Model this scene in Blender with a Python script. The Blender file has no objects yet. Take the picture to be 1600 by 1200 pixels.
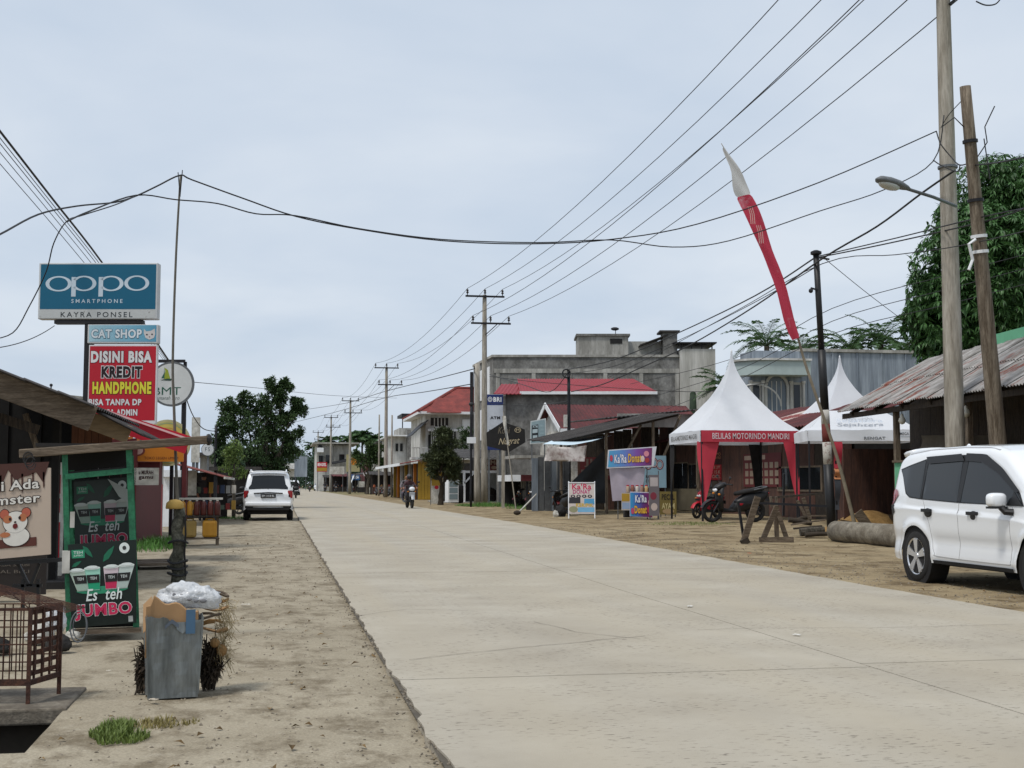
import bpy, bmesh, math, random
from mathutils import Vector, Matrix, noise
R = math.radians
# camera
SC = bpy.context.scene
COL = SC.collection
PITCH, YAW, EYE, FPX = R(4.4885), R(10.3116), 1.25, 2000.0
cam = bpy.data.cameras.new('camera')
cam.sensor_width = 36.0
cam.lens = 45.0
cam.clip_end = 6000
cam.clip_start = 0.05
camo = bpy.data.objects.new('camera', cam)
COL.objects.link(camo)
camo.location = (0, 0, EYE)
camo.rotation_euler = (math.pi / 2 + PITCH, 0, -YAW)
SC.camera = camo
# sky
SUN_EL, SUN_AZ = R(62), R(235)          # azimuth clockwise from +Y (north)
w = bpy.data.worlds.new('World')
SC.world = w
w.use_nodes = True
nt = w.node_tree
nt.nodes.clear()
N = nt.nodes.new
out = N('ShaderNodeOutputWorld')
bg = N('ShaderNodeBackground')
bg.inputs['Strength'].default_value = 0.1
sky = N('ShaderNodeTexSky')
sky.sky_type = 'NISHITA'
sky.sun_disc = False
sky.sun_elevation = SUN_EL
sky.sun_rotation = SUN_AZ
sky.dust_density = 2.5
sky.ozone_density = 1.5
tc = N('ShaderNodeTexCoord')
sep = N('ShaderNodeSeparateXYZ')
nt.links.new(tc.outputs['Generated'], sep.inputs[0])
zmx = N('ShaderNodeMath'); zmx.operation = 'MAXIMUM'; zmx.inputs[1].default_value = 0.0
nt.links.new(sep.outputs['Z'], zmx.inputs[0])
zad = N('ShaderNodeMath'); zad.operation = 'ADD'; zad.inputs[1].default_value = 0.22
nt.links.new(zmx.outputs[0], zad.inputs[0])
dvx = N('ShaderNodeMath'); dvx.operation = 'DIVIDE'
dvy = N('ShaderNodeMath'); dvy.operation = 'DIVIDE'
nt.links.new(sep.outputs['X'], dvx.inputs[0]); nt.links.new(zad.outputs[0], dvx.inputs[1])
nt.links.new(sep.outputs['Y'], dvy.inputs[0]); nt.links.new(zad.outputs[0], dvy.inputs[1])
cmb = N('ShaderNodeCombineXYZ')
nt.links.new(dvx.outputs[0], cmb.inputs[0]); nt.links.new(dvy.outputs[0], cmb.inputs[1])
n1 = N('ShaderNodeTexNoise'); n1.inputs['Scale'].default_value = 1.4
n1.inputs['Detail'].default_value = 5; n1.inputs['Roughness'].default_value = 0.5
n1.inputs['Distortion'].default_value = 0.25
nt.links.new(cmb.outputs[0], n1.inputs['Vector'])
rmp = N('ShaderNodeValToRGB')
rmp.color_ramp.elements[0].position = 0.32; rmp.color_ramp.elements[0].color = (5.7, 6.65, 7.9, 1)
rmp.color_ramp.elements[1].position = 0.66; rmp.color_ramp.elements[1].color = (7.4, 8.05, 8.85, 1)
e = rmp.color_ramp.elements.new(0.5); e.color = (6.5, 7.3, 8.35, 1)
nt.links.new(n1.outputs['Fac'], rmp.inputs[0])
mx = N('ShaderNodeMix'); mx.data_type = 'RGBA'; mx.inputs['Factor'].default_value = 0.88
nt.links.new(sky.outputs[0], mx.inputs['A']); nt.links.new(rmp.outputs[0], mx.inputs['B'])
nt.links.new(mx.outputs['Result'], bg.inputs['Color'])
nt.links.new(bg.outputs[0], out.inputs['Surface'])
# sun through thin cloud
sl = bpy.data.lights.new('sun', 'SUN')
sl.energy = 2.3
sl.angle = R(10)
sl.color = (1.0, 0.96, 0.9)
so = bpy.data.objects.new('sun', sl)
COL.objects.link(so)
so.rotation_euler = (math.pi / 2 - SUN_EL, 0, -SUN_AZ + math.pi)
so.location = (0, 0, 60)
# exposure
SC.render.resolution_x, SC.render.resolution_y = 1024, 768
SC.view_settings.view_transform = 'Standard'
SC.view_settings.look = 'None'
SC.view_settings.exposure = 0.05
SC.view_settings.gamma = 1.0
SC.view_settings.use_curve_mapping = False
# helpers
random.seed(7)
RND = random.random
def U(a, b): return a + (b - a) * random.random()
def V(*a): return Vector(a)
def ray(px, py):
 a = (px - 800) / FPX; b = (600 - py) / FPX
 fy = math.cos(PITCH) - b * math.sin(PITCH); z = math.sin(PITCH) + b * math.cos(PITCH)
 return Vector((a * math.cos(YAW) + fy * math.sin(YAW), -a * math.sin(YAW) + fy * math.cos(YAW), z))
def on_ground(px, py, z=0.0):
 d = ray(px, py); return Vector((0, 0, EYE)) + d * ((z - EYE) / d.z)
def at_y(px, py, Y):
 d = ray(px, py); return Vector((0, 0, EYE)) + d * (Y / d.y)
def at_x(px, py, X):
 d = ray(px, py); return Vector((0, 0, EYE)) + d * (X / d.x)
KD = 5 / 3                       # the setting below is drawn in units of KD metres along the road while OLD is set
OLD = [False]
_oy, _ox, _og = at_y, at_x, on_ground
def _k(p): return Vector((p.x, p.y / KD, p.z)) if OLD[0] else p
def at_y(px, py, Y): return _k(_oy(px, py, Y * (KD if OLD[0] else 1)))
def at_x(px, py, X): return _k(_ox(px, py, X))
def on_ground(px, py, z=0.0): return _k(_og(px, py, z))
def dpt(px, py, d): return Vector((0, 0, EYE)) + ray(px, py) * (d * KD)
def loc_fn(T0, rz):
 RI = Matrix.Rotation(-rz, 3, 'Z'); o_ = RI @ (Vector((0, 0, EYE)) - Vector(T0))
 def K(px, py, dy=0.0):
  r_ = RI @ ray(px, py); return o_ + r_ * ((dy - o_.y) / r_.y)
 return K
def spanx(px0, px1, py, Y): return at_y(px0, py, Y).x, at_y(px1, py, Y).x
def S2L(c): return c / 12.92 if c <= 0.04045 else ((c + 0.055) / 1.055) ** 2.4
def hx(s, k=1.0):
 s = s.lstrip('#'); return tuple(S2L(int(s[i:i + 2], 16) / 255) * k for i in (0, 2, 4))
class MB:
 def __init__(s): s.v = []; s.f = []
 def add(s, vs, fs):
  n = len(s.v); s.v += [tuple(p) for p in vs]; s.f += [[i + n for i in f] for f in fs]; return s
 def box(s, c, d, rz=0.0, M=None):
  hx_, hy, hz = d[0] / 2, d[1] / 2, d[2] / 2
  pts = [Vector((sx * hx_, sy * hy, sz * hz)) for sz in (-1, 1) for sx, sy in ((-1, -1), (1, -1), (1, 1), (-1, 1))]
  if M is None and rz: M = Matrix.Rotation(rz, 3, 'Z')
  if M is not None: pts = [M @ p for p in pts]
  c = Vector(c)
  return s.add([p + c for p in pts], [(3, 2, 1, 0), (4, 5, 6, 7), (0, 1, 5, 4), (1, 2, 6, 5), (2, 3, 7, 6), (3, 0, 4, 7)])
 def bx(s, x0, x1, y0, y1, z0, z1): return s.box(((x0 + x1) / 2, (y0 + y1) / 2, (z0 + z1) / 2), (x1 - x0, y1 - y0, z1 - z0))
 def bar(s, a, b, w, h=None, up=(0, 0, 1)):
  a, b = Vector(a), Vector(b); h = h or w; d = b - a; L = d.length; d.normalize(); up = Vector(up)
  if abs(d.dot(up)) > 0.98: up = Vector((0, 1, 0)) if abs(d.y) < 0.9 else Vector((1, 0, 0))
  x = d.cross(up).normalized(); u = x.cross(d).normalized()
  M = Matrix((x, d, u)).transposed()
  return s.box((a + b) / 2, (w, L, h), M=M)
 def tube(s, pts, r, n=8, caps=True):
  pts = [Vector(p) for p in pts]; m = len(pts)
  rs = r if isinstance(r, (list, tuple)) else [r] * m
  t0 = (pts[1] - pts[0]).normalized()
  x = t0.cross(Vector((0, 0, 1)))
  if x.length < 1e-3: x = Vector((1, 0, 0))
  x.normalize(); vs = []
  for i, p in enumerate(pts):
   t = (pts[min(i + 1, m - 1)] - pts[max(i - 1, 0)])
   if t.length < 1e-9: t = t0.copy()
   t.normalize(); x = (x - t * x.dot(t))
   if x.length < 1e-6: x = t.orthogonal()
   x.normalize(); y = t.cross(x)
   for k in range(n):
    a = 2 * math.pi * k / n; vs.append(p + (x * math.cos(a) + y * math.sin(a)) * rs[i])
  fs = [[i * n + k, i * n + (k + 1) % n, (i + 1) * n + (k + 1) % n, (i + 1) * n + k] for i in range(m - 1) for k in range(n)]
  if caps: fs += [list(range(n))[::-1], [(m - 1) * n + k for k in range(n)]]
  return s.add(vs, fs)
 def lathe(s, prof, n=16, M=None, caps=True):
  vs = []
  for r, z in prof:
   for k in range(n):
    a = 2 * math.pi * k / n; p = Vector((r * math.cos(a), r * math.sin(a), z)); vs.append(M @ p if M else p)
  m = len(prof)
  fs = [[i * n + k, i * n + (k + 1) % n, (i + 1) * n + (k + 1) % n, (i + 1) * n + k] for i in range(m - 1) for k in range(n)]
  if caps: fs += [list(range(n))[::-1], [(m - 1) * n + k for k in range(n)]]
  return s.add(vs, fs)
 def prism(s, poly, d, M=None):
  n = len(poly); vs = [Vector((p[0], p[1], 0)) for p in poly] + [Vector((p[0], p[1], d)) for p in poly]
  if M: vs = [M @ p for p in vs]
  return s.add(vs, [list(range(n))[::-1], list(range(n, 2 * n))] + [[i, (i + 1) % n, n + (i + 1) % n, n + i] for i in range(n)])
 def grid(s, fn, nu, nv):
  vs = [fn(i / nu, j / nv) for i in range(nu + 1) for j in range(nv + 1)]
  return s.add(vs, [[i * (nv + 1) + j, (i + 1) * (nv + 1) + j, (i + 1) * (nv + 1) + j + 1, i * (nv + 1) + j + 1] for i in range(nu) for j in range(nv)])
 def sheet(s, fn, nu, nv, t):
  """a thin closed sheet: fn gives the top, the underside lies t below"""
  a = len(s.v); s.grid(fn, nu, nv); b = len(s.v); k = b - a
  vs = [Vector(p) - Vector((0, 0, t)) for p in s.v[a:b]]; s.v += [tuple(p) for p in vs]
  w_ = nv + 1
  s.f += [[a + k + i * w_ + j, a + k + i * w_ + j + 1, a + k + (i + 1) * w_ + j + 1, a + k + (i + 1) * w_ + j] for i in range(nu) for j in range(nv)]
  rim = [i * w_ for i in range(nu + 1)] + [nu * w_ + j for j in range(1, w_)] + [i * w_ + nv for i in range(nu - 1, -1, -1)] + [j for j in range(nv - 1, 0, -1)]
  for q in range(len(rim)):
   i, j = rim[q], rim[(q + 1) % len(rim)]; s.f.append([a + i, a + k + i, a + k + j, a + j])
  return s
 def ball(s, c, r, n=10, m=7):
  c = Vector(c); rr = r if isinstance(r, (tuple, list)) else (r, r, r)
  vs = [c + Vector((0, 0, -rr[2]))]
  for i in range(1, m):
   a = -math.pi / 2 + math.pi * i / m
   for k in range(n):
    b = 2 * math.pi * k / n; vs.append(c + Vector((rr[0] * math.cos(a) * math.cos(b), rr[1] * math.cos(a) * math.sin(b), rr[2] * math.sin(a))))
  vs.append(c + Vector((0, 0, rr[2]))); L = len(vs) - 1
  fs = [[0, 1 + (k + 1) % n, 1 + k] for k in range(n)]
  fs += [[1 + i * n + k, 1 + i * n + (k + 1) % n, 1 + (i + 1) * n + (k + 1) % n, 1 + (i + 1) * n + k] for i in range(m - 2) for k in range(n)]
  fs += [[1 + (m - 2) * n + k, 1 + (m - 2) * n + (k + 1) % n, L] for k in range(n)]
  return s.add(vs, fs)
 def mesh(s, name, m, smooth=False):
  me = bpy.data.meshes.new(name); me.from_pydata(s.v, [], s.f)
  if m is not None: me.materials.append(m)
  if smooth: me.polygons.foreach_set('use_smooth', [True] * len(me.polygons))
  me.update(); return me
 def build(s, name, m, parent=None, smooth=False, bevel=0, fix=False, sub=0, label=None):
  me = s.mesh(name, m, smooth)
  if fix:
   b = bmesh.new(); b.from_mesh(me); bmesh.ops.recalc_face_normals(b, faces=b.faces); b.to_mesh(me); b.free()
  o = bpy.data.objects.new(name, me); COL.objects.link(o)
  if parent is not None: o.parent = parent
  if bevel:
   md = o.modifiers.new('bevel', 'BEVEL'); md.width = bevel; md.segments = 2; md.limit_method = 'ANGLE'; md.angle_limit = R(40)
  if sub:
   md = o.modifiers.new('sub', 'SUBSURF'); md.levels = sub; md.render_levels = sub
  if label: o['label'] = label
  return o
def part(name, m, parent, **k):
 """decorator-free shortcut: part(name, mat, parent) -> MB whose done() links it"""
 mb = MB(); mb.done = lambda **kk: mb.build(name, m, parent, **{**k, **kk}); return mb
def tag(o, label=None, cat=None, group=None, kind=None):
 if label: o['label'] = label
 if cat: o['category'] = cat
 if group: o['group'] = group
 if kind: o['kind'] = kind
 return o
BIG = ('building', 'house', 'shack', 'shop', 'eatery', 'carport', 'shed', 'roof', 'tarpaulin')
def thing(name, label, cat, loc=(0, 0, 0), rz=0.0, group=None):
 o = bpy.data.objects.new(name, None); o.empty_display_size = 0.2; COL.objects.link(o)
 o.location = loc; o.rotation_euler = (0, 0, rz)
 if OLD[0]:
  o.location.y *= KD
  if cat in BIG: o.scale.y = KD
 return tag(o, label, cat, group)
def struct(o): o['kind'] = 'structure'; return o
def link_copy(src, parent=None, name=None):
 c = src.copy(); COL.objects.link(c); c.parent = parent; return c
def copy_tree(o, parent=None):
 c = link_copy(o, parent)
 for ch in [x for x in bpy.data.objects if x.parent == o]: copy_tree(ch, c)
 return c
# materials
MATS = {}
def mat(name, col, rough=0.8, var=0.0, scale=4.0, col2=None, metal=0.0, bump=0.0, bscale=40.0, stretch=None, spec=0.4, island=0.0,
  col3=None, pos=(0.4, 0.65), coat=0.0, trans=0.0, emit=None, coord='Object', detail=6, alpha=1.0, sss=0.0, pos3=(0.55, 0.7), scale3=1.3):
 if name in MATS: return MATS[name]
 m = bpy.data.materials.new(name); m.use_nodes = True; nt = m.node_tree; b = nt.nodes['Principled BSDF']
 L = nt.links.new; N = nt.nodes.new
 b.inputs['Roughness'].default_value = rough; b.inputs['Metallic'].default_value = metal
 b.inputs['Specular IOR Level'].default_value = spec
 if coat: b.inputs['Coat Weight'].default_value = coat; b.inputs['Coat Roughness'].default_value = 0.08
 if trans: b.inputs['Transmission Weight'].default_value = trans
 if alpha < 1: b.inputs['Alpha'].default_value = alpha
 if emit: b.inputs['Emission Color'].default_value = (*emit[:3], 1); b.inputs['Emission Strength'].default_value = emit[3]
 b.inputs['Base Color'].default_value = (*col, 1)
 if var or col2 or bump or island or col3:
  tcn = N('ShaderNodeTexCoord'); mp = N('ShaderNodeMapping'); L(tcn.outputs[coord], mp.inputs[0])
  if stretch: mp.inputs['Scale'].default_value = stretch
  src = None
  if var or col2:
   nz = N('ShaderNodeTexNoise'); nz.inputs['Scale'].default_value = scale; nz.inputs['Detail'].default_value = detail
   nz.inputs['Roughness'].default_value = 0.65
   L(mp.outputs[0], nz.inputs['Vector'])
   rp = N('ShaderNodeValToRGB'); rp.color_ramp.elements[0].position = pos[0]; rp.color_ramp.elements[1].position = pos[1]
   c2 = col2 or tuple(c * (1 - var) for c in col)
   rp.color_ramp.elements[0].color = (*c2, 1); rp.color_ramp.elements[1].color = (*col, 1)
   L(nz.outputs['Fac'], rp.inputs[0]); src = rp.outputs[0]
   if var and col2:
    nv = N('ShaderNodeTexNoise'); nv.inputs['Scale'].default_value = scale * 7; nv.inputs['Detail'].default_value = 3
    L(mp.outputs[0], nv.inputs['Vector'])
    hv = N('ShaderNodeHueSaturation'); mr = N('ShaderNodeMapRange')
    mr.inputs['From Min'].default_value = 0.3; mr.inputs['From Max'].default_value = 0.7
    mr.inputs['To Min'].default_value = 1 - var; mr.inputs['To Max'].default_value = 1 + var * 0.6
    L(nv.outputs['Fac'], mr.inputs[0]); L(mr.outputs[0], hv.inputs['Value']); L(src, hv.inputs['Color']); src = hv.outputs[0]
  if col3:
   n3 = N('ShaderNodeTexNoise'); n3.inputs['Scale'].default_value = scale3; n3.inputs['Detail'].default_value = 7; n3.inputs['Roughness'].default_value = 0.7
   L(mp.outputs[0], n3.inputs['Vector'])
   r3 = N('ShaderNodeValToRGB'); r3.color_ramp.elements[0].position = pos3[0]; r3.color_ramp.elements[1].position = pos3[1]
   L(n3.outputs['Fac'], r3.inputs[0])
   m3 = N('ShaderNodeMix'); m3.data_type = 'RGBA'; L(r3.outputs[0], m3.inputs['Factor'])
   if src: L(src, m3.inputs['A'])
   else: m3.inputs['A'].default_value = (*col, 1)
   m3.inputs['B'].default_value = (*col3, 1); src = m3.outputs['Result']
  if island:
   g = N('ShaderNodeNewGeometry'); hv = N('ShaderNodeHueSaturation'); mr = N('ShaderNodeMapRange')
   mr.inputs['To Min'].default_value = 1 - island; mr.inputs['To Max'].default_value = 1 + island
   L(g.outputs['Random Per Island'], mr.inputs[0]); L(mr.outputs[0], hv.inputs['Value'])
   if src: L(src, hv.inputs['Color'])
   else: hv.inputs['Color'].default_value = (*col, 1)
   src = hv.outputs[0]
  if src: L(src, b.inputs['Base Color'])
  if bump:
   nb = N('ShaderNodeTexNoise'); nb.inputs['Scale'].default_value = bscale; nb.inputs['Detail'].default_value = 4
   L(mp.outputs[0], nb.inputs['Vector'])
   bp = N('ShaderNodeBump'); bp.inputs['Strength'].default_value = min(1.0, bump); bp.inputs['Distance'].default_value = 0.02
   L(nb.outputs['Fac'], bp.inputs['Height']); L(bp.outputs[0], b.inputs['Normal'])
 if sss:
  tr = N('ShaderNodeBsdfTranslucent'); mxs = N('ShaderNodeMixShader'); mxs.inputs[0].default_value = sss
  src = b.inputs['Base Color'].links[0].from_socket if b.inputs['Base Color'].links else None
  if src: L(src, tr.inputs['Color'])
  else: tr.inputs['Color'].default_value = (*col, 1)
  o_ = [n for n in nt.nodes if n.type == 'OUTPUT_MATERIAL'][0]
  L(b.outputs[0], mxs.inputs[1]); L(tr.outputs[0], mxs.inputs[2]); L(mxs.outputs[0], o_.inputs['Surface'])
 MATS[name] = m; return m
M = {}
def defm(k, *a, **kw): M[k] = mat(k, *a, **kw)
defm('white', hx('e4e6e8'), .55, var=.12, scale=3)
defm('offwhite', hx('cfcdc6'), .75, var=.25, scale=1.2, col2=hx('a9a59b'))
defm('white_wall', hx('d3d3d0'), .85, var=.12, scale=.7, col2=hx('a5a49e'), stretch=(1, 1, .35))
defm('black', (.012, .012, .013), .5)
defm('black_matte', (.018, .017, .017), .9, var=.3)
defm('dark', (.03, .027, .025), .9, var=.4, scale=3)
defm('rubber', (.022, .021, .02), .85, var=.35, scale=9)
defm('chrome', (.62, .63, .65), .22, metal=1.0)
defm('alloy', (.72, .73, .75), .3, metal=.85)
defm('steel_grey', hx('6d7073'), .5, metal=.4, var=.25, scale=5)
defm('dark_steel', hx('27272b'), .55, metal=.3, var=.3, scale=6)
defm('galv', hx('8d9394'), .45, metal=.55, var=.22, scale=2.2, col2=hx('666b6b'), stretch=(3, 3, .5), col3=hx('55504a'), pos3=(.56, .74), scale3=2.2)
defm('rust', hx('5a3a2b'), .9, var=.35, scale=14, col2=hx('3a2620'), bump=.3)
defm('red', hx('b01228'), .5, var=.06, scale=2)
defm('tent_red', hx('b93545'), .7, var=.1, scale=1.5)
defm('tent_white', hx('e6e9ee'), .65, scale=.9, sss=.25, bump=.15, bscale=1.4, col2=hx('dfe2e7'))
defm('plastic_bag', hx('e6e8ea'), .22, var=.12, scale=9, bump=1.0, bscale=26, spec=.6, sss=.3)
defm('cardboard', hx('a98660'), .85, var=.12, scale=5)
defm('concrete_pole', hx('aca69b'), .9, var=.2, scale=2.0, col2=hx('837c70'), stretch=(3, 3, .35), bump=.25, bscale=25)
defm('wood_pole', hx('857a6b'), .95, var=.35, scale=3.0, col2=hx('574c3f'), stretch=(5, 5, .25), bump=.4, bscale=30)
defm('wood', hx('7d6f5f'), .9, var=.3, scale=5.0, col2=hx('564a3d'), stretch=(.6, 6, 6), bump=.35, bscale=22)
defm('wood_v', hx('7f7160'), .9, var=.3, scale=5.0, col2=hx('53483c'), stretch=(6, 6, .6), bump=.35, bscale=22)
defm('wood_dark', hx('473d33'), .9, var=.35, scale=5.0, col2=hx('2c2621'), stretch=(6, 6, .8), bump=.3)
defm('concrete_wall', hx('8c8b88'), .92, var=.25, scale=.8, col2=hx('6a6966'), stretch=(1, 1, .8), col3=hx('454340'), pos3=(.48, .72), scale3=.9, bump=.2, bscale=6)
defm('concrete_pale', hx('aeaca6'), .92, var=.15, scale=1.2, col2=hx('86847e'), stretch=(1.2, 1.2, .3), col3=hx('5c5a56'), pos3=(.58, .78), scale3=.8)
defm('bluegrey_wall', hx('9aa3ac'), .9, var=.15, scale=1.0, col2=hx('727b85'), stretch=(1.5, 1.5, .12), col3=hx('4d535a'), pos3=(.55, .8), scale3=1.4)
defm('roof_red', hx('8c2d35'), .6, var=.1, scale=1.2)
defm('roof_terracotta', hx('86382f'), .75, var=.2, scale=1.2, col2=hx('6a2a23'))
defm('roof_maroon', hx('612626'), .7, var=.15, scale=1.0, col2=hx('481e1d'))
defm('roof_zinc', hx('a8a5a2'), .6, metal=.2, var=.25, scale=1.3, col2=hx('75706b'), stretch=(.5, 2.5, 1), col3=hx('743c2c'), pos3=(.56, .63), scale3=.7)
defm('roof_dark', hx('4e4a48'), .75, metal=.15, var=.3, scale=1.2, col2=hx('2f2c2b'), stretch=(.5, 2, 1))
defm('green_paint', hx('2f7d57'), .55, var=.2, scale=8, col2=hx('1d5a3f'))
defm('green_fascia', hx('6ab08a'), .7, var=.12, scale=2)
defm('yellow', hx('a8862c'), .6, var=.12, scale=2)
defm('orange', hx('c9791c'), .6, var=.12, scale=2)
defm('brown_board', hx('5e4034'), .85, var=.25, scale=2.0, col2=hx('44302a'), stretch=(3, 3, .4))
defm('maroon', hx('5b1f22'), .7, var=.15)
defm('tarp_dark', hx('33373c'), .6, var=.2, scale=2)
defm('glass_dark', (.01, .012, .014), .04, spec=.42)
defm('glass_pane', (.06, .075, .09), .08, spec=.6)
defm('wire', (.02, .02, .022), .6)
defm('car_white', hx('e6e8ea'), .28, spec=.5, coat=1.0)
defm('red_lamp', hx('8f0d15'), .15, coat=.8)
defm('clear_lamp', (.75, .77, .8), .1, spec=.7)
defm('skin', hx('8a5f49'), .6)
defm('navy', hx('1c2f66'), .6)
defm('teal', hx('005a78'), .45, var=.04)
defm('sign_grey', hx('c3c6c8'), .55, var=.1, scale=2)
defm('stone', hx('8b8172'), .95, var=.25, scale=9, island=.3)
def pal(key, h, rough=.55):
 k = 'paint_' + h
 if k not in M: defm(k, hx(h), rough, var=.13, scale=2.5)
 return M[k]
def PC(h, rough=.55): return pal(None, h.lstrip('#'), rough)
# flat print on signs
class Frame:
 """a printed plane: origin o (lower left), right vector r (full width), up vector u (full height)"""
 def __init__(s, o, r, u):
  s.o, s.r, s.u = Vector(o), Vector(r), Vector(u); s.n = s.r.cross(s.u).normalized(); s.W = s.r.length; s.H = s.u.length
 def p(s, a, b, off=0.0): return s.o + s.r * a + s.u * b + s.n * off
def poly(fr, pts, m, parent, off=.004, name='print'):
 mb = MB(); mb.add([fr.p(a, b, off) for a, b in pts], [list(range(len(pts)))]); return mb.build(name, m, parent)
def rect(fr, a0, b0, a1, b1, m, parent, off=.004, name='print'):
 return poly(fr, [(a0, b0), (a1, b0), (a1, b1), (a0, b1)], m, parent, off, name)
def ell(fr, a, b, ra, rb, m, parent, off=.004, n=28, a0=0, a1=2 * math.pi, name='print'):
 return poly(fr, [(a + ra * math.cos(a0 + (a1 - a0) * k / n), b + rb * math.sin(a0 + (a1 - a0) * k / n)) for k in range(n)], m, parent, off, name)
def ring(fr, a, b, ra, rb, ia, ib, m, parent, off=.004, n=36, name='print'):
 mb = MB(); vs = []
 for k in range(n):
  t = 2 * math.pi * k / n
  vs += [fr.p(a + ra * math.cos(t), b + rb * math.sin(t), off), fr.p(a + ia * math.cos(t), b + ib * math.sin(t), off)]
 mb.add(vs, [[2 * k, 2 * ((k + 1) % n), 2 * ((k + 1) % n) + 1, 2 * k + 1] for k in range(n)]); return mb.build(name, m, parent)
TXT = {}
def text_mesh(s, bold=0.0, shear=0.0, space=1.0):
 space = space * (1 + 3.2 * max(0, bold)); key = (s, bold, shear, space)
 if key in TXT: return TXT[key]
 cu = bpy.data.curves.new('t', 'FONT'); cu.body = s; cu.size = 1; cu.offset = bold; cu.shear = shear; cu.space_character = space; cu.resolution_u = 3; cu.fill_mode = 'FRONT'
 ob = bpy.data.objects.new('t', cu); COL.objects.link(ob)
 dg = bpy.context.evaluated_depsgraph_get(); me = bpy.data.meshes.new_from_object(ob.evaluated_get(dg))
 vs = [tuple(v.co) for v in me.vertices]; fs = [list(p.vertices) for p in me.polygons]
 bpy.data.objects.remove(ob); bpy.data.curves.remove(cu); bpy.data.meshes.remove(me)
 TXT[key] = (vs, fs); return TXT[key]
def text(fr, s, a0, b0, a1, b1, m, parent, off=.006, bold=0.0, shear=0.0, grow=0.0, space=1.0, tilt=0.0, arch=0.0, name='lettering', ref=None):
 """lettering filling the box a0..a1 x b0..b1 of the frame (fractions); grow makes the outline layer"""
 sp2 = space * (1 + 3.2 * bold) / (1 + 3.2 * (bold + grow)); vs, fs = text_mesh(s, bold + grow, shear, sp2); rv = text_mesh(s, bold, shear, space)[0]
 if not vs: return None
 x0 = min(v[0] for v in rv); x1 = max(v[0] for v in rv); y0 = min(v[1] for v in rv); y1 = max(v[1] for v in rv)
 mb = MB(); pts = []
 for v in vs:
  fx = (v[0] - x0) / (x1 - x0); fy = (v[1] - y0) / max(1e-6, y1 - y0)
  pts.append(fr.p(a0 + (a1 - a0) * fx, b0 + (b1 - b0) * fy + tilt * fx + arch * (1 - (2 * fx - 1) ** 2), off))
 mb.add(pts, fs); return mb.build(name, m, parent)
def outlined(fr, s, a0, b0, a1, b1, m, mo, parent, off=.006, bold=0.01, grow=.03, **k):
 text(fr, s, a0, b0, a1, b1, mo, parent, off, bold, grow=grow, **k); return text(fr, s, a0, b0, a1, b1, m, parent, off + .003, bold, **k)
def catenary(a, b, sag, n=14):
 a, b = Vector(a), Vector(b); return [a.lerp(b, i / n) - Vector((0, 0, sag * 4 * (i / n) * (1 - i / n))) for i in range(n + 1)]
def corrugated(mb, fn, nu, nv, waves, amp, t=.006):
 """fn(u,v)->(point, normal); corrugation runs along v, waves counted over u"""
 def g(u, v):
  p, n = fn(u, v); return p + n * (amp * math.sin(2 * math.pi * waves * u))
 return mb.sheet(g, nu, nv, t)
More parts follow.
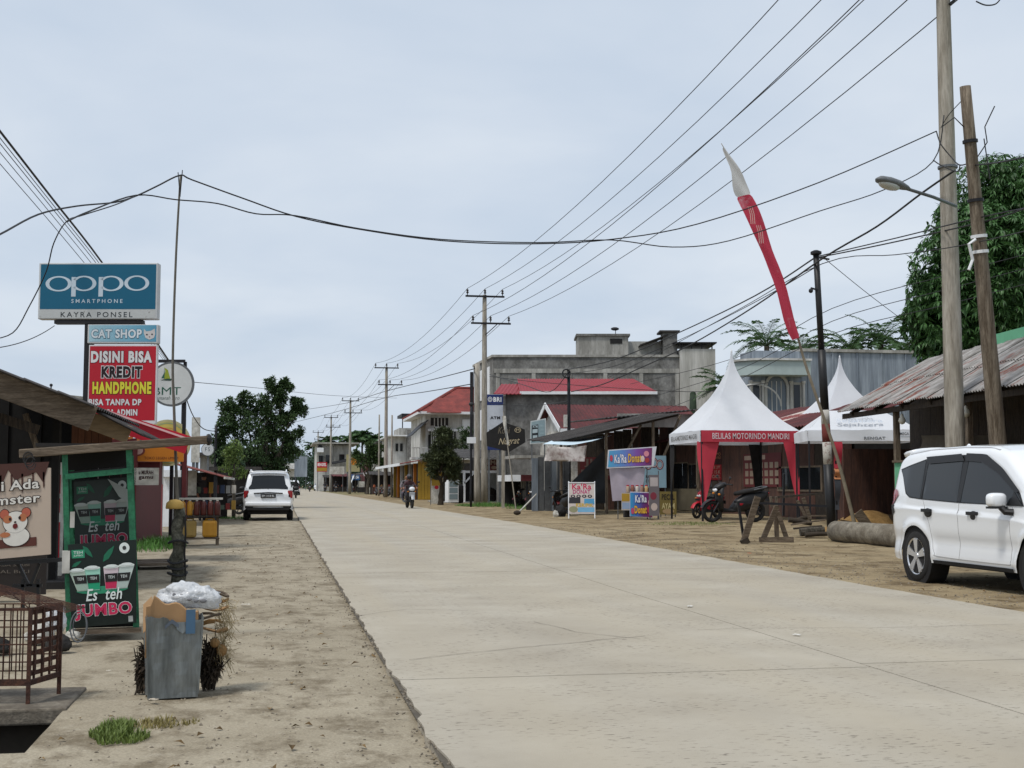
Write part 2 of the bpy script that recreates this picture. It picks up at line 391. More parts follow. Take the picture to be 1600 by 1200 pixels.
# ground, road, shoulders
def nz(x, y, s, seed=0.0): return noise.noise(Vector((x * s + seed, y * s - seed, seed * .37)))
def xl(Y): return .77 + .006 * max(0, Y - 60)
def xr(Y): return 7.22 + .02 * min(max(0, Y - 15), 25)
def road_mat():
 m = bpy.data.materials.new('road_concrete'); m.use_nodes = True; nt = m.node_tree; b = nt.nodes['Principled BSDF']; L = nt.links.new; N = nt.nodes.new
 b.inputs['Roughness'].default_value = .88; b.inputs['Specular IOR Level'].default_value = .25
 g = N('ShaderNodeNewGeometry'); mp = N('ShaderNodeMapping'); L(g.outputs['Position'], mp.inputs[0])
 mp2 = N('ShaderNodeMapping'); mp2.inputs['Scale'].default_value = (.55, 1.6, 1); L(g.outputs['Position'], mp2.inputs[0])
 a = N('ShaderNodeTexNoise'); a.inputs['Scale'].default_value = .7; a.inputs['Detail'].default_value = 8; a.inputs['Roughness'].default_value = .6; L(mp.outputs[0], a.inputs['Vector'])
 r = N('ShaderNodeValToRGB'); r.color_ramp.elements[0].position = .3; r.color_ramp.elements[1].position = .7
 r.color_ramp.elements[0].color = (*hx('958d7f'), 1); r.color_ramp.elements[1].color = (*hx('b0a99b'), 1); L(a.outputs['Fac'], r.inputs[0])
 mp3 = N('ShaderNodeMapping'); mp3.inputs['Scale'].default_value = (1.1, .05, 1); L(g.outputs['Position'], mp3.inputs[0])
 d = N('ShaderNodeTexNoise'); d.inputs['Scale'].default_value = 1.0; d.inputs['Detail'].default_value = 4; L(mp3.outputs[0], d.inputs['Vector'])
 dr = N('ShaderNodeMapRange'); dr.inputs['From Min'].default_value = .35; dr.inputs['From Max'].default_value = .7; L(d.outputs['Fac'], dr.inputs[0])
 m1 = N('ShaderNodeMix'); m1.data_type = 'RGBA'; m1.inputs['B'].default_value = (*hx('a79d8a'), 1); L(r.outputs[0], m1.inputs['A'])
 mm = N('ShaderNodeMath'); mm.operation = 'MULTIPLY'; mm.inputs[1].default_value = .75; L(dr.outputs[0], mm.inputs[0]); L(mm.outputs[0], m1.inputs['Factor'])
 s = N('ShaderNodeTexNoise'); s.inputs['Scale'].default_value = 26; s.inputs['Detail'].default_value = 3; s.inputs['Roughness'].default_value = .55; L(mp2.outputs[0], s.inputs['Vector'])
 q = N('ShaderNodeTexNoise'); q.inputs['Scale'].default_value = 1.3; q.inputs['Detail'].default_value = 3; L(mp.outputs[0], q.inputs['Vector'])
 th = N('ShaderNodeMapRange'); th.inputs['From Min'].default_value = .59; th.inputs['From Max'].default_value = .68; L(s.outputs['Fac'], th.inputs[0])
 qr = N('ShaderNodeMapRange'); qr.inputs['From Min'].default_value = .38; qr.inputs['From Max'].default_value = .62; L(q.outputs['Fac'], qr.inputs[0])
 pm = N('ShaderNodeMath'); pm.operation = 'MULTIPLY'; L(th.outputs[0], pm.inputs[0]); L(qr.outputs[0], pm.inputs[1])
 m2 = N('ShaderNodeMix'); m2.data_type = 'RGBA'; m2.inputs['B'].default_value = (*hx('585147'), 1); L(m1.outputs['Result'], m2.inputs['A']); L(pm.outputs[0], m2.inputs['Factor'])
 f = N('ShaderNodeTexNoise'); f.inputs['Scale'].default_value = 160; f.inputs['Detail'].default_value = 2; L(mp.outputs[0], f.inputs['Vector'])
 fr_ = N('ShaderNodeMapRange'); fr_.inputs['To Min'].default_value = .86; fr_.inputs['To Max'].default_value = 1.12; L(f.outputs['Fac'], fr_.inputs[0])
 hs = N('ShaderNodeHueSaturation'); L(m2.outputs['Result'], hs.inputs['Color']); L(fr_.outputs[0], hs.inputs['Value'])
 L(hs.outputs[0], b.inputs['Base Color'])
 bp = N('ShaderNodeBump'); bp.inputs['Strength'].default_value = .35; bp.inputs['Distance'].default_value = .006; bp.invert = True
 L(th.outputs[0], bp.inputs['Height']); L(bp.outputs[0], b.inputs['Normal'])
 return m
def dirt_mat(name, c1, c2, c3, c4, streak=(1.6, .22, 1)):
 m = bpy.data.materials.new(name); m.use_nodes = True; nt = m.node_tree; b = nt.nodes['Principled BSDF']; L = nt.links.new; N = nt.nodes.new
 b.inputs['Roughness'].default_value = .97; b.inputs['Specular IOR Level'].default_value = .15
 g = N('ShaderNodeNewGeometry')
 def nse(sc, det, vec, rough=.62):
  n = N('ShaderNodeTexNoise'); n.inputs['Scale'].default_value = sc; n.inputs['Detail'].default_value = det; n.inputs['Roughness'].default_value = rough; L(vec, n.inputs['Vector']); return n.outputs['Fac']
 def rampf(v, a, z):
  r = N('ShaderNodeMapRange'); r.inputs['From Min'].default_value = a; r.inputs['From Max'].default_value = z; L(v, r.inputs[0]); return r.outputs[0]
 mp = N('ShaderNodeMapping'); mp.inputs['Scale'].default_value = streak; L(g.outputs['Position'], mp.inputs[0])
 P = g.outputs['Position']
 def mixc(A, B, f, k=1.0):
  x = N('ShaderNodeMix'); x.data_type = 'RGBA'
  if k != 1.0:
   mu = N('ShaderNodeMath'); mu.operation = 'MULTIPLY'; mu.inputs[1].default_value = k; L(f, mu.inputs[0]); f = mu.outputs[0]
  L(f, x.inputs['Factor'])
  if isinstance(A, tuple): x.inputs['A'].default_value = (*A, 1)
  else: L(A, x.inputs['A'])
  x.inputs['B'].default_value = (*B, 1); return x.outputs['Result']
 c = mixc(c1, c2, rampf(nse(.7, 6, P), .4, .68))
 c = mixc(c, c3, rampf(nse(1.1, 8, mp.outputs[0], .75), .47, .62), .9)
 c = mixc(c, c4, rampf(nse(9, 5, P, .7), .56, .72), .65)
 fine = nse(70, 4, P, .7)
 mr = N('ShaderNodeMapRange'); mr.inputs['From Min'].default_value = .25; mr.inputs['From Max'].default_value = .75; mr.inputs['To Min'].default_value = .68; mr.inputs['To Max'].default_value = 1.26; L(fine, mr.inputs[0])
 hs = N('ShaderNodeHueSaturation'); L(c, hs.inputs['Color']); L(mr.outputs[0], hs.inputs['Value']); L(hs.outputs[0], b.inputs['Base Color'])
 bp = N('ShaderNodeBump'); bp.inputs['Strength'].default_value = .5; bp.inputs['Distance'].default_value = .02; L(nse(26, 6, P, .7), bp.inputs['Height']); L(bp.outputs[0], b.inputs['Normal'])
 return m
M['road'] = road_mat()
M['dirt_left'] = dirt_mat('dirt_left', hx('a09683'), hx('908673'), hx('706553'), hx('aba291'), (2.4, 1.5, 1))
M['dirt_right'] = dirt_mat('dirt_right', hx('98896d'), hx('827156'), hx('594a36'), hx('a29579'), (1.0, .8, 1))
M['soil'] = dirt_mat('soil', hx('8d7f62'), hx('6d6a48'), hx('5d5f3c'), hx('9a8c70'))
g = MB()
def quad(x0, x1, y0, y1, z=-.06): g.add([(x0, y0, z), (x1, y0, z), (x1, y1, z), (x0, y1, z)], [(0, 1, 2, 3)])
quad(-1600, 1600, 560, 4200); quad(-1600, 1600, -400, -8); quad(-1600, -11, -8, 560); quad(34, 1600, -8, 560)
quad(-11, 34, 160, 560)
struct(g.build('ground', M['soil'])); bpy.data.objects['ground']['label'] = 'bare brown ground reaching to the horizon'
b = MB()
ys = [-8 + 4 * i for i in range(145)]
b.add([(x, y, -.012) for y in ys for x in (xl(y) - .02, xr(y) + .02)], [[2 * i, 2 * i + 1, 2 * i + 3, 2 * i + 2] for i in range(len(ys) - 1)])
rd = struct(b.build('road', mat('joint_fill', hx('5d564b'), .95, var=.3, scale=9)))
rd['label'] = 'grey cast concrete two-lane road with slab joints running into the distance'
yy = -6.5; k = 0
while yy < 175:
 for lane in (0, 1):
  mb = MB(); oy = (0.0 if lane else -.17); g_ = .006
  nY = 8; nX = 6
  def f(u, v, lane=lane, oy=oy, yy=yy):
   y = yy + oy + g_ + (5.0 - 2 * g_) * v; a, c = xl(y), xr(y); mid = (a + c) / 2 + .03
   x0, x1 = (a, mid - g_) if lane == 0 else (mid + g_, c)
   x = x0 + (x1 - x0) * u
   if lane == 0 and u < .01: x += .035 * nz(0, y, 1.3, 3) + .03 * nz(0, y, 5, 5) + .02 * nz(0, y, 13, 5)
   if lane == 1 and u > .99: x += .05 * nz(0, y, 1.1, 8) + .02 * nz(0, y, 5, 6)
   return Vector((x, y, .0015 * nz(x, y, .7) + .001 * k % .002))
  mb.sheet(f, 6, 40 if yy < 30 else 6, .16)
  mb.build('slab', M['road'], rd)
 yy += 5.0; k += 1
b = MB(); ys = [yy + 6 * i for i in range(66)]
b.add([(x, y, .002) for y in ys for x in (xl(y), xr(y))], [[2 * i, 2 * i + 1, 2 * i + 3, 2 * i + 2] for i in range(len(ys) - 1)])
b.build('far_slab', M['road'], rd)
def crack(pts, w_):
 q = [on_ground(*p, .0) for p in pts]; mb = MB(); vs = []
 for i in range(len(q) - 1):
  for j in range(12):
   p = q[i].lerp(q[i + 1], j / 12); n_ = (q[i + 1] - q[i]).normalized().cross(V(0, 0, 1)); p = p + n_ * (.03 * nz(p.x, p.y, 3.3, 7) + .012 * nz(p.x, p.y, 14, 2)); ww = w_ * (.55 + .6 * abs(nz(p.x, p.y, 6, 1))); vs += [V(p.x, p.y, .0055) + n_ * ww, V(p.x, p.y, .0055) - n_ * ww]
 mb.add(vs, [[2 * i, 2 * i + 1, 2 * i + 3, 2 * i + 2] for i in range(len(vs) // 2 - 1)]); mb.build('crack', mat('crack_dark', hx('6d665b'), .95, var=.3, scale=20), rd)
for pts, w_ in (([(640, 1032), (700, 1024), (860, 1008), (1021, 993)], .006), ([(1090, 985), (1184, 982), (1400, 981), (1600, 976)], .005), ([(835, 972), (900, 988), (1010, 1000)], .004), ([(560, 962), (640, 952), (740, 955)], .005), ([(620, 905), (760, 898), (900, 893)], .006)): crack(pts, w_)
DX1, DY0, DY1 = -1.14, 6.6, 7.72                     # the open drain
def gz_left(x, y):
 d = .77 - x
 return -.028 + .012 * nz(x, y, .8, 1) + .007 * nz(x, y, 3.1, 2) - .018 * math.exp(-(d / .25) ** 2) + .006 * nz(x * 2.5, y * .4, 1.2, 4)
def gz_right(x, y):
 return -.03 + .02 * nz(x, y, .5, 11) + .014 * nz(x, y, 1.7, 12) + .018 * nz(x * .8, y * 1.8, 1.4, 14) * min(1, max(0, (x - 7.3) / 1.5)) + .02 * min(1, max(0, (x - 9) / 6))
def patch(name, m, x0, x1, xs, y0, y1, ysn, fn, hole=None, edge=None):
 mb = MB()
 X = [x0 + (x1 - x0) * i / xs for i in range(xs + 1)]
 Y = []
 y = y0;
 while y < y1: Y.append(y); y += max(.09, .014 * abs(y)) if name != 'far' else 2
 Y.append(y1)
 vs = []
 for y in Y:
  for i, x in enumerate(X):
   if edge and i == len(X) - 1 and edge == 'r': x = xl(y) + .015
   if edge and i == 0 and edge == 'l': x = xr(y) - .015
   vs.append((x, y, fn(x, y)))
 n = len(X); fs = []
 for j in range(len(Y) - 1):
  for i in range(n - 1):
   cx = (X[i] + X[i + 1]) / 2; cy = (Y[j] + Y[j + 1]) / 2
   if hole and hole(cx, cy): continue
   fs.append([j * n + i, j * n + i + 1, (j + 1) * n + i + 1, (j + 1) * n + i])
 mb.add(vs, fs); o = mb.build(name, m, smooth=True); return struct(o)
hole = lambda x, y: x < -1.2 and DY0 < y < DY1 + .14
o = patch('left_shoulder', M['dirt_left'], -11, .785, 150, -8, 160, 0, gz_left, hole, 'r'); o['label'] = 'pale hard-packed dirt shoulder left of the road'
o = patch('right_shoulder', M['dirt_right'], 7.2, 34, 150, -8, 160, 0, gz_right, None, 'l'); o['label'] = 'rutted tan dirt shoulder right of the road'
d = MB(); d.bx(-11, DX1 + .25, DY0 - .2, DY1 + .2, -.95, -.9); d.bx(-11, DX1 + .3, DY0 - .3, DY0 - .16, -.95, -.075)
d.bx(-11, DX1 + .3, DY1 + .16, DY1 + .3, -.95, -.075); d.bx(DX1 + .2, DX1 + .3, DY0 - .16, DY1 + .16, -.95, -.075)
o = struct(d.build('drain_channel', mat('drain_wall', hx('4d473f'), .95, var=.3, scale=5))); o['label'] = 'dark open concrete drain beside the rusty cage'
d = MB(); d.bx(-3.2, -1.16, DY1 - .04, DY1 + .75, -.1, -.008)
o = struct(d.build('drain_cover', mat('cover_slab', hx('7d7568'), .95, var=.2, scale=6, col2=hx('5b5348'), bump=.4), bevel=.012)); o['label'] = 'thick concrete slab covering the drain'
def leafmat(k, c, isl=.35, sss=.25, rough=.55): defm(k, c, rough, island=isl, sss=sss, spec=.3)
leafmat('grass', hx('66763a')); leafmat('grass_dry', hx('8f8455')); leafmat('weed', hx('4f7a34'))
def grass(name, label, cx, cy, rx, ry, n, h, m='grass', dry=.3, rot=0.0, z=-.03):
 a = MB(); c_, s_ = math.cos(rot), math.sin(rot)
 for i in range(n):
  t = 2 * math.pi * RND(); r = math.sqrt(RND()) * (1 + .25 * nz(math.cos(t), math.sin(t), 2, cx)); u, v = rx * r * math.cos(t), ry * r * math.sin(t)
  if nz(u, v, 5, cy) < -.25: continue
  x, y = cx + u * c_ - v * s_, cy + u * s_ + v * c_; hh = h * U(.4, 1.1) * (1.05 - .6 * r); t2 = RND() * 6.28; w_ = U(.0018, .004) * (1 + h * 5)
  lean = U(.2, .9) * hh; dx, dy = math.cos(t2), math.sin(t2); px_, py_ = -dy * w_, dx * w_
  a.add([(x - px_, y - py_, z), (x + px_, y + py_, z), (x + dx * lean * .4 + px_ * .7, y + dy * lean * .4 + py_ * .7, z + hh * .65), (x + dx * lean * .4 - px_ * .7, y + dy * lean * .4 - py_ * .7, z + hh * .65), (x + dx * lean, y + dy * lean, z + hh)],
              [(0, 1, 2, 3), (3, 2, 4)])
 o = a.build(name, M[m]); tag(o, label, 'grass', kind='stuff'); return o
grass('grass_tuft', 'small green grass tuft on the dirt in front of the metal bin', -.78, 6.95, .15, .28, 1500, .085, rot=.1)
grass('grass_tuft', 'thin dry grass streak beside the green tuft', -.57, 7.2, .19, .14, 420, .055, 'grass_dry', rot=.25)
grass('weeds', 'low weeds at the foot of the red column on the left', -2.45, 27.5, .55, 2.2, 1100, .3, 'weed')
grass('weeds', 'short weeds round the trunk of the small left tree', -1.6, 49.4, .6, 1.5, 700, .16, 'weed')
grass('weeds', 'bright green weeds round the foot of the paired poles', 12.6, 75, 2.4, 4, 2600, .34, 'weed')
grass('weeds', 'green weeds in front of the black hexagon sign', 13.6, 66, 1.8, 2.6, 1500, .3, 'weed')
grass('weeds', 'low grass at the foot of the red and white tent', 13.0, 39.5, 1.4, 1.6, 1500, .13, 'grass')
grass('weeds', 'thin grass along the lying concrete pole', 13.4, 27.6, 1.0, .6, 700, .1, 'grass_dry')
def stones(name, label, region, n, s0, s1, fn):
 a = MB()
 for i in range(n):
  x, y = region(); s = U(s0, s1); z = fn(x, y)
  q = Matrix.Rotation(RND() * 6.28, 3, 'Z') @ Matrix.Rotation(RND() * 3, 3, 'X')
  vs = [q @ Vector(p) * s * U(.7, 1.2) for p in ((1, 0, 0), (-1, 0, 0), (0, .8, 0), (0, -.8, 0), (0, 0, .6), (0, 0, -.6))]
  a.add([v + Vector((x, y, z + s * .15)) for v in vs], [(0, 2, 4), (2, 1, 4), (1, 3, 4), (3, 0, 4), (2, 0, 5), (1, 2, 5), (3, 1, 5), (0, 3, 5)])
 tag(a.build(name, M['stone']), label, 'gravel', kind='stuff')
stones('gravel', 'fine gravel scattered over the right dirt shoulder', lambda: (7.3 + abs(random.gauss(0, 1.3)), U(6, 40)), 3200, .006, .02, gz_right)
stones('gravel', 'loose grit scattered over the left dirt shoulder', lambda: (U(-1.1, .75), 5 + 30 * RND() ** 1.6), 2200, .004, .013, gz_left)
stones('gravel', 'crumbs of soil along the left road edge', lambda: (.77 + random.gauss(0, .05), 5 + 33 * RND() ** 1.4), 900, .005, .016, lambda x, y: -.01)
# buildings on the right
def rY(mb, px0, py0, px1, py1, Y, t, proud=0.0):
 """box on the plane y=Y spanning the pixel box, t thick, standing proud towards the viewer"""
 x0 = at_y(px0, (py0 + py1) / 2, Y).x; x1 = at_y(px1, (py0 + py1) / 2, Y).x
 z1 = at_y((px0 + px1) / 2, py0, Y).z; z0 = at_y((px0 + px1) / 2, py1, Y).z
 mb.bx(min(x0, x1), max(x0, x1), Y - proud, Y - proud + t, max(z0, -.1), z1); return x0, x1, z0, z1
def rX(mb, px0, py0, px1, py1, X, t, proud=0.0):
 y0 = at_x(px0, (py0 + py1) / 2, X).y; y1 = at_x(px1, (py0 + py1) / 2, X).y
 z1 = at_x((px0 + px1) / 2, py0, X).z; z0 = at_x((px0 + px1) / 2, py1, X).z
 mb.bx(X - proud, X - proud + t, min(y0, y1), max(y0, y1), max(z0, -.1), z1); return y0, y1, z0, z1
def boxY(name, m, par, px0, py0, px1, py1, Y, t=.1, proud=0.0, **k):
 mb = MB(); rY(mb, px0, py0, px1, py1, Y, t, proud); return mb.build(name, m, par, **k)
def boxX(name, m, par, px0, py0, px1, py1, X, t=.1, proud=0.0, **k):
 mb = MB(); rX(mb, px0, py0, px1, py1, X, t, proud); return mb.build(name, m, par, **k)
def frameY(fr_m, gl_m, par, px0, py0, px1, py1, Y, name='window', proud=.06, bars=1):
 x0 = at_y(px0, py0, Y).x; x1 = at_y(px1, py0, Y).x; z1 = at_y(px0, py0, Y).z; z0 = at_y(px0, py1, Y).z
 w_ = min(.09, (x1 - x0) * .12); mb = MB()
 mb.bx(x0, x1, Y - proud, Y + .04, z1 - w_, z1); mb.bx(x0, x1, Y - proud, Y + .04, z0, z0 + w_)
 mb.bx(x0, x0 + w_, Y - proud, Y + .04, z0 + w_, z1 - w_); mb.bx(x1 - w_, x1, Y - proud, Y + .04, z0 + w_, z1 - w_)
 for i in range(bars):
  c = x0 + (x1 - x0) * (i + 1) / (bars + 1); mb.bx(c - w_ / 3, c + w_ / 3, Y - proud + .01, Y + .03, z0 + w_, z1 - w_)
 o = mb.build(name, fr_m, par); p = MB(); p.bx(x0 + w_, x1 - w_, Y - .02, Y + .01, z0 + w_, z1 - w_); p.build('pane', gl_m, o); return o
def roofq(mb, a, b, c, d, waves=0, amp=.02, t=.05, nu=None):
 """sloped sheet: a,b eave ends, d,c ridge ends; corrugation runs from eave to ridge"""
 a, b, c, d = map(Vector, (a, b, c, d)); nrm = (b - a).cross(d - a).normalized()
 if nrm.z < 0: nrm = -nrm
 def f(u, v):
  p = a.lerp(b, u).lerp(d.lerp(c, u), v)
  return p + nrm * (amp * math.sin(2 * math.pi * waves * u)) if waves else p
 mb.sheet(f, nu or (max(2, int(waves * 6)) if waves else 2), 3 if waves else 1, t); return mb
defm('stained_white', hx('c6c4be'), .9, var=.15, scale=1.0, col2=hx('a3a19a'), stretch=(1.2, 1.2, .12), col3=hx('6c6a65'), pos3=(.6, .78), scale3=1.3)
# ---- large bare concrete building with a rooftop block
YB = 103.0; X0 = at_y(770, 640, YB).x; KB = loc_fn((X0, YB, 0), -YAW); X1 = X0 + KB(1062, 640).x; X2 = X0 + KB(1118, 640).x
t = thing('concrete_building', 'large grey bare concrete building with rooftop stair block behind the red roofs', 'building', (X0, YB, 0), -YAW)
def L(*p): return Vector(p) - Vector((X0, YB, 0))
def lb(mb, x0, x1, y0, y1, z0, z1): mb.bx(x0 - X0, x1 - X0, y0 - YB, y1 - YB, z0, z1)
W1 = X1 - X0; sk = -9 * math.sin(YAW) * 1.15; mb = MB(); mb.prism([(0, 0), (W1, 0), (W1 + sk, 9), (sk, 9)], 11.65); mb.build('wall', M['concrete_wall'], t, fix=True)
mb = MB(); lb(mb, X1 + .02, X2, YB - .25, YB + 6, 0, 12.3); mb.build('side_wall', M['stained_white'], t, label='paler unpainted end bay with vertical stains')
mb = MB(); mb.prism([(-.08, -.1), (W1, -.1), (W1 + sk, 9), (sk - .1, 9)], .2, Matrix.Translation((0, 0, 11.65))); mb.build('coping', M['concrete_pale'], t, fix=True)
for z in (10.35, 6.6): mb = MB(); lb(mb, X0 + .1, X1, YB - .07, YB + .02, z, z + .35); mb.build('floor_beam', M['concrete_pale'], t)
for i in range(6):
 x = X0 + .25 + (X1 - X0 - .6) * i / 5; mb = MB(); lb(mb, x, x + .32, YB - .055, YB + .02, 0, 10.34); mb.build('pilaster', M['concrete_pale'], t)
for z in (8.4, 5.0):
 mb = MB(); q_ = V(sk / 9, 1, 0); a_, b_ = q_ * 1.2, q_ * 8.2; mb.bar(V(a_.x - .03, a_.y, z + 1.3), V(b_.x - .03, b_.y, z + 1.3), .08, 2.6); mb.build('white_panel', M['white'], t)
mb = MB(); mb.bx(sk - .3, sk - .02, 8.7, 9.1, 0, 11.2); mb.build('end_fin', M['dark_steel'], t)
za = KB(940, 525, 2).z; xa, xb = X0 + KB(902, 540, 2).x, X0 + KB(980, 540, 2).x
mb = MB(); lb(mb, xa, xb, YB + 1, YB + 4.5, 11.85, za - .12); o = mb.build('stair_block', M['concrete_pale'], t)
mb = MB(); lb(mb, xa - .15, xb + .15, YB + .85, YB + 4.65, za - .12, za + .06); mb.build('roof_slab', M['concrete_wall'], o)
mb = MB(); lb(mb, xb - 1.5, xb - .5, YB + .96, YB + 1.02, za - .75, za - .35); mb.build('vent_opening', M['black_matte'], o)
mb = MB(); lb(mb, xb + .02, xb + 3.6, YB + 2, YB + 4, 11.85, za - .45); mb.build('white_parapet', M['white_wall'], t)
xa, xm, xc = [X0 + KB(q_, 540, .5).x for q_ in (1000, 1036, 1060)]
mb = MB(); roofq(mb, L(xa, YB + .3, 12.75), L(xa, YB + 3, 12.75), L(xm + .4, YB + 3, 13.6), L(xm + .4, YB + .3, 13.6), t=.08); mb.build('lean_to_roof', M['roof_dark'], t)
mb = MB(); lb(mb, xm, xc - .1, YB + .4, YB + 2.2, 11.85, 13.75); o = mb.build('tank_stand', M['concrete_wall'], t)
mb = MB(); lb(mb, xm - .3, xc + .1, YB + .2, YB + 2.4, 13.75, 13.9); mb.build('tank_cover', M['roof_dark'], o)
mb = MB(); lb(mb, X1 - .5, X2 + .1, YB - .5, YB + 4, 12.75, 12.85); o = mb.build('canopy', M['dark_steel'], t)
for i in range(4): mb = MB(); xq = X1 + .1 + i * (X2 - X1 - .4) / 3; lb(mb, xq, xq + .1, YB - .2, YB - .1, 12.3, 12.75); mb.build('canopy_post', M['dark_steel'], o)
mb = MB(); mb.tube([L(xb - 1.0, YB + 1.6, za), L(xb - 1.0, YB + 1.6, za + .5)], .03); mb.ball(L(xb - 1.05, YB + 1.6, za + .55), (.35, .2, .15)); mb.build('antenna', M['dark_steel'], t)
# ---- low building with bright red roof
YR = 85.0; XR = at_y(776, 640, YR).x; KR = loc_fn((XR, YR, 0), -YAW); T0 = V(0, 0, 0)
t = thing('red_roof_building', 'long grey building with bright red sheet roof below the concrete building', 'building', (XR, YR, 0), -YAW)
xa, xb = KR(790, 640, .4).x, KR(1032, 640, .4).x
mb = MB(); mb.bx(xa, xb, .4, 8, 0, 7.45); mb.build('wall', M['concrete_wall'], t)
e0, e1 = KR(812, 617), KR(1027, 613); ze = 7.5; YR = 0
r0, r1 = KR(815, 594, 4), KR(990, 592, 4); zr = 8.7
mb = MB(); roofq(mb, V(e0.x, YR, ze) - T0, V(e1.x, YR, ze) - T0, V(r1.x, YR + 4, zr) - T0, V(r0.x - .3, YR + 4, zr) - T0, waves=44, amp=.025); o = mb.build('roof', M['roof_red'], t)
mb = MB(); roofq(mb, V(e1.x, YR, ze) - T0, V(e1.x, YR + 8, ze) - T0, V(r1.x, YR + 4.2, zr) - T0, V(r1.x, YR + 4, zr) - T0); mb.build('hip_end', M['roof_red'], o)
mb = MB(); mb.bar(V(e0.x, YR - .03, ze - .08) - T0, V(e1.x, YR - .03, ze - .08) - T0, .06, .2); mb.build('gutter', M['white'], o)
a0 = KR(776, 612, .3); mb = MB(); roofq(mb, V(a0.x - .2, YR - .2, ze - .15) - T0, V(e0.x + .1, YR - .2, ze - .15) - T0, V(e0.x + .5, YR + 3, zr - .45) - T0, V(a0.x + .3, YR + 3, zr - .45) - T0, waves=7, amp=.025); mb.build('lower_roof', M['roof_red'], t)
mb = MB(); mb.bx(a0.x, xa, .1, 6, 0, 7.2); mb.build('end_wall', M['concrete_wall'], t)
# ---- house with maroon roof and white bargeboards
t = thing('gabled_house', 'low house with maroon sheet roof and white gable boards beside the ATM board', 'house', (15.4, 70, 0)); T0 = V(15.5, 42, 0); t.scale = (.8, 1.19, 1)
mb = MB(); mb.bx(.5, 11, .5, 6, 0, 4.35); mb.build('wall', M['offwhite'], t)
mb = MB(); mb.add([(.5, .5, 4.35), (.5, 6, 4.35), (.5, 3.1, 5.75)], [(0, 1, 2)]); mb.add([(.58, .5, 4.35), (.58, 6, 4.35), (.58, 3.1, 5.75)], [(0, 2, 1)]); mb.build('gable_wall', M['white_wall'], t)
mb = MB(); roofq(mb, (0, -.2, 4.35), (10.8, -.2, 4.35), (10.8, 3.1, 5.95), (0, 3.1, 5.95), waves=40, amp=.02); mb.build('roof', M['roof_maroon'], t)
mb = MB(); roofq(mb, (10.8, 6.4, 4.35), (0, 6.4, 4.35), (0, 3.1, 5.95), (10.8, 3.1, 5.95), waves=40, amp=.02); mb.build('roof', M['roof_maroon'], t)
for s_, y in ((1, -.25), (-1, 6.45)):
 mb = MB(); mb.bar((-.03, y, 4.28), (-.03, 3.1, 5.92), .05, .3); mb.build('bargeboard', M['white'], t)
mb = MB(); mb.bx(0, 10.8, -.27, -.23, 4.08, 4.36); mb.build('fascia', M['white'], t)
OLD[0] = True
# ---- grey board shack with dark sloping roof (donut stall stands in front)
t = thing('roadside_shack', 'dark timber shack under a low sloping sheet roof behind the donut stall', 'shack', (12, 33, 0)); T0 = V(12, 33, 0)
def W(px, py, Y): return at_y(px, py, Y) - T0
lo, hi = W(866, 694, 32), W(1062, 646, 32)
for i in range(6):
 y0, y1 = i * .6 - 1, i * .6 - .36
 mb = MB(); roofq(mb, (lo.x, y0, lo.z + .1 + .05 * i), (lo.x, y1, lo.z + .14 + .05 * i), (hi.x, y1, hi.z + .05 * i + .04), (hi.x, y0, hi.z + .05 * i), waves=11, amp=.022, t=.012); mb.build('roof_sheet', M['roof_dark'], t)
a, b_ = W(935, 655, 36), W(1105, 640, 36)
mb = MB(); roofq(mb, (a.x, 2.2, a.z), (b_.x, 2.2, a.z + .55), (b_.x, 7, a.z + .75), (a.x, 7, a.z + .2), waves=26, amp=.02); mb.build('upper_roof', M['roof_dark'], t)
mb = MB(); mb.bx(a.x + .8, b_.x, 2.6, 2.7, 4.0, a.z + .25); mb.build('clerestory_board', M['concrete_pale'], t)
for i in range(14):
 x = 2.6 + i * .47; mb = MB(); mb.bx(x, x + .44, 4.2 + .02 * (i % 3), 4.25 + .02 * (i % 3), 0, 3.6 + .08 * i); mb.build('wall_board', M['wood_dark'] if i % 3 else M['brown_board'], t)
for i in range(6):
 x = -.15 + i * .31; mb = MB(); mb.bx(x, x + .29, 2.9 + .03 * (i % 2), 2.94 + .03 * (i % 2), .0, 2.5 + .05 * i); mb.build('wall_sheet', M['steel_grey'] if i % 3 else M['bluegrey_wall'], t)
for x in (-.1, 1.9, 4.0, 6.0): mb = MB(); mb.bar((x, -.8, 0), (x, -.8, lo.z + (hi.z - lo.z) * (x - lo.x) / (hi.x - lo.x) - .02), .09); mb.build('post', M['wood_v'], t)
mb = MB(); mb.bar((lo.x, -.85, lo.z), (hi.x, -.85, hi.z - .05), .06, .1); mb.build('rafter', M['wood_dark'], t)
for x in (2.6, 4.4): mb = MB(); mb.bar((x, -.7, 2.2), (x + .9, -.7, lo.z + (hi.z - lo.z) * (x + .9 - lo.x) / (hi.x - lo.x) - .1), .08); mb.build('brace', M['wood_v'], t)
fr = Frame(V(2.7, 4.16, 1.5), V(2.1, 0, 0), V(0, 0, 1.1)); M['scrawl'] = PC('6a5a52', .9)
rect(fr, 0, 0, 1, 1, M['maroon'], t, 0.0, 'painted_board'); text(fr, 'JUAL', .1, .55, .9, .93, M['scrawl'], t, bold=.03); text(fr, 'DOGAN', .02, .08, .95, .45, M['scrawl'], t, bold=.03)
mb = MB(); p = [(.35, 1.3, .75), (2.6, 1.5, 2.9), (2.6, 1.5, .4), (.9, 1.35, .35)]
def f(u, v):
 q = Vector(p[0]).lerp(Vector(p[3]), u).lerp(Vector(p[1]).lerp(Vector(p[2]), u), v); q.y += .06 * math.sin(9 * u + 5 * v); return q
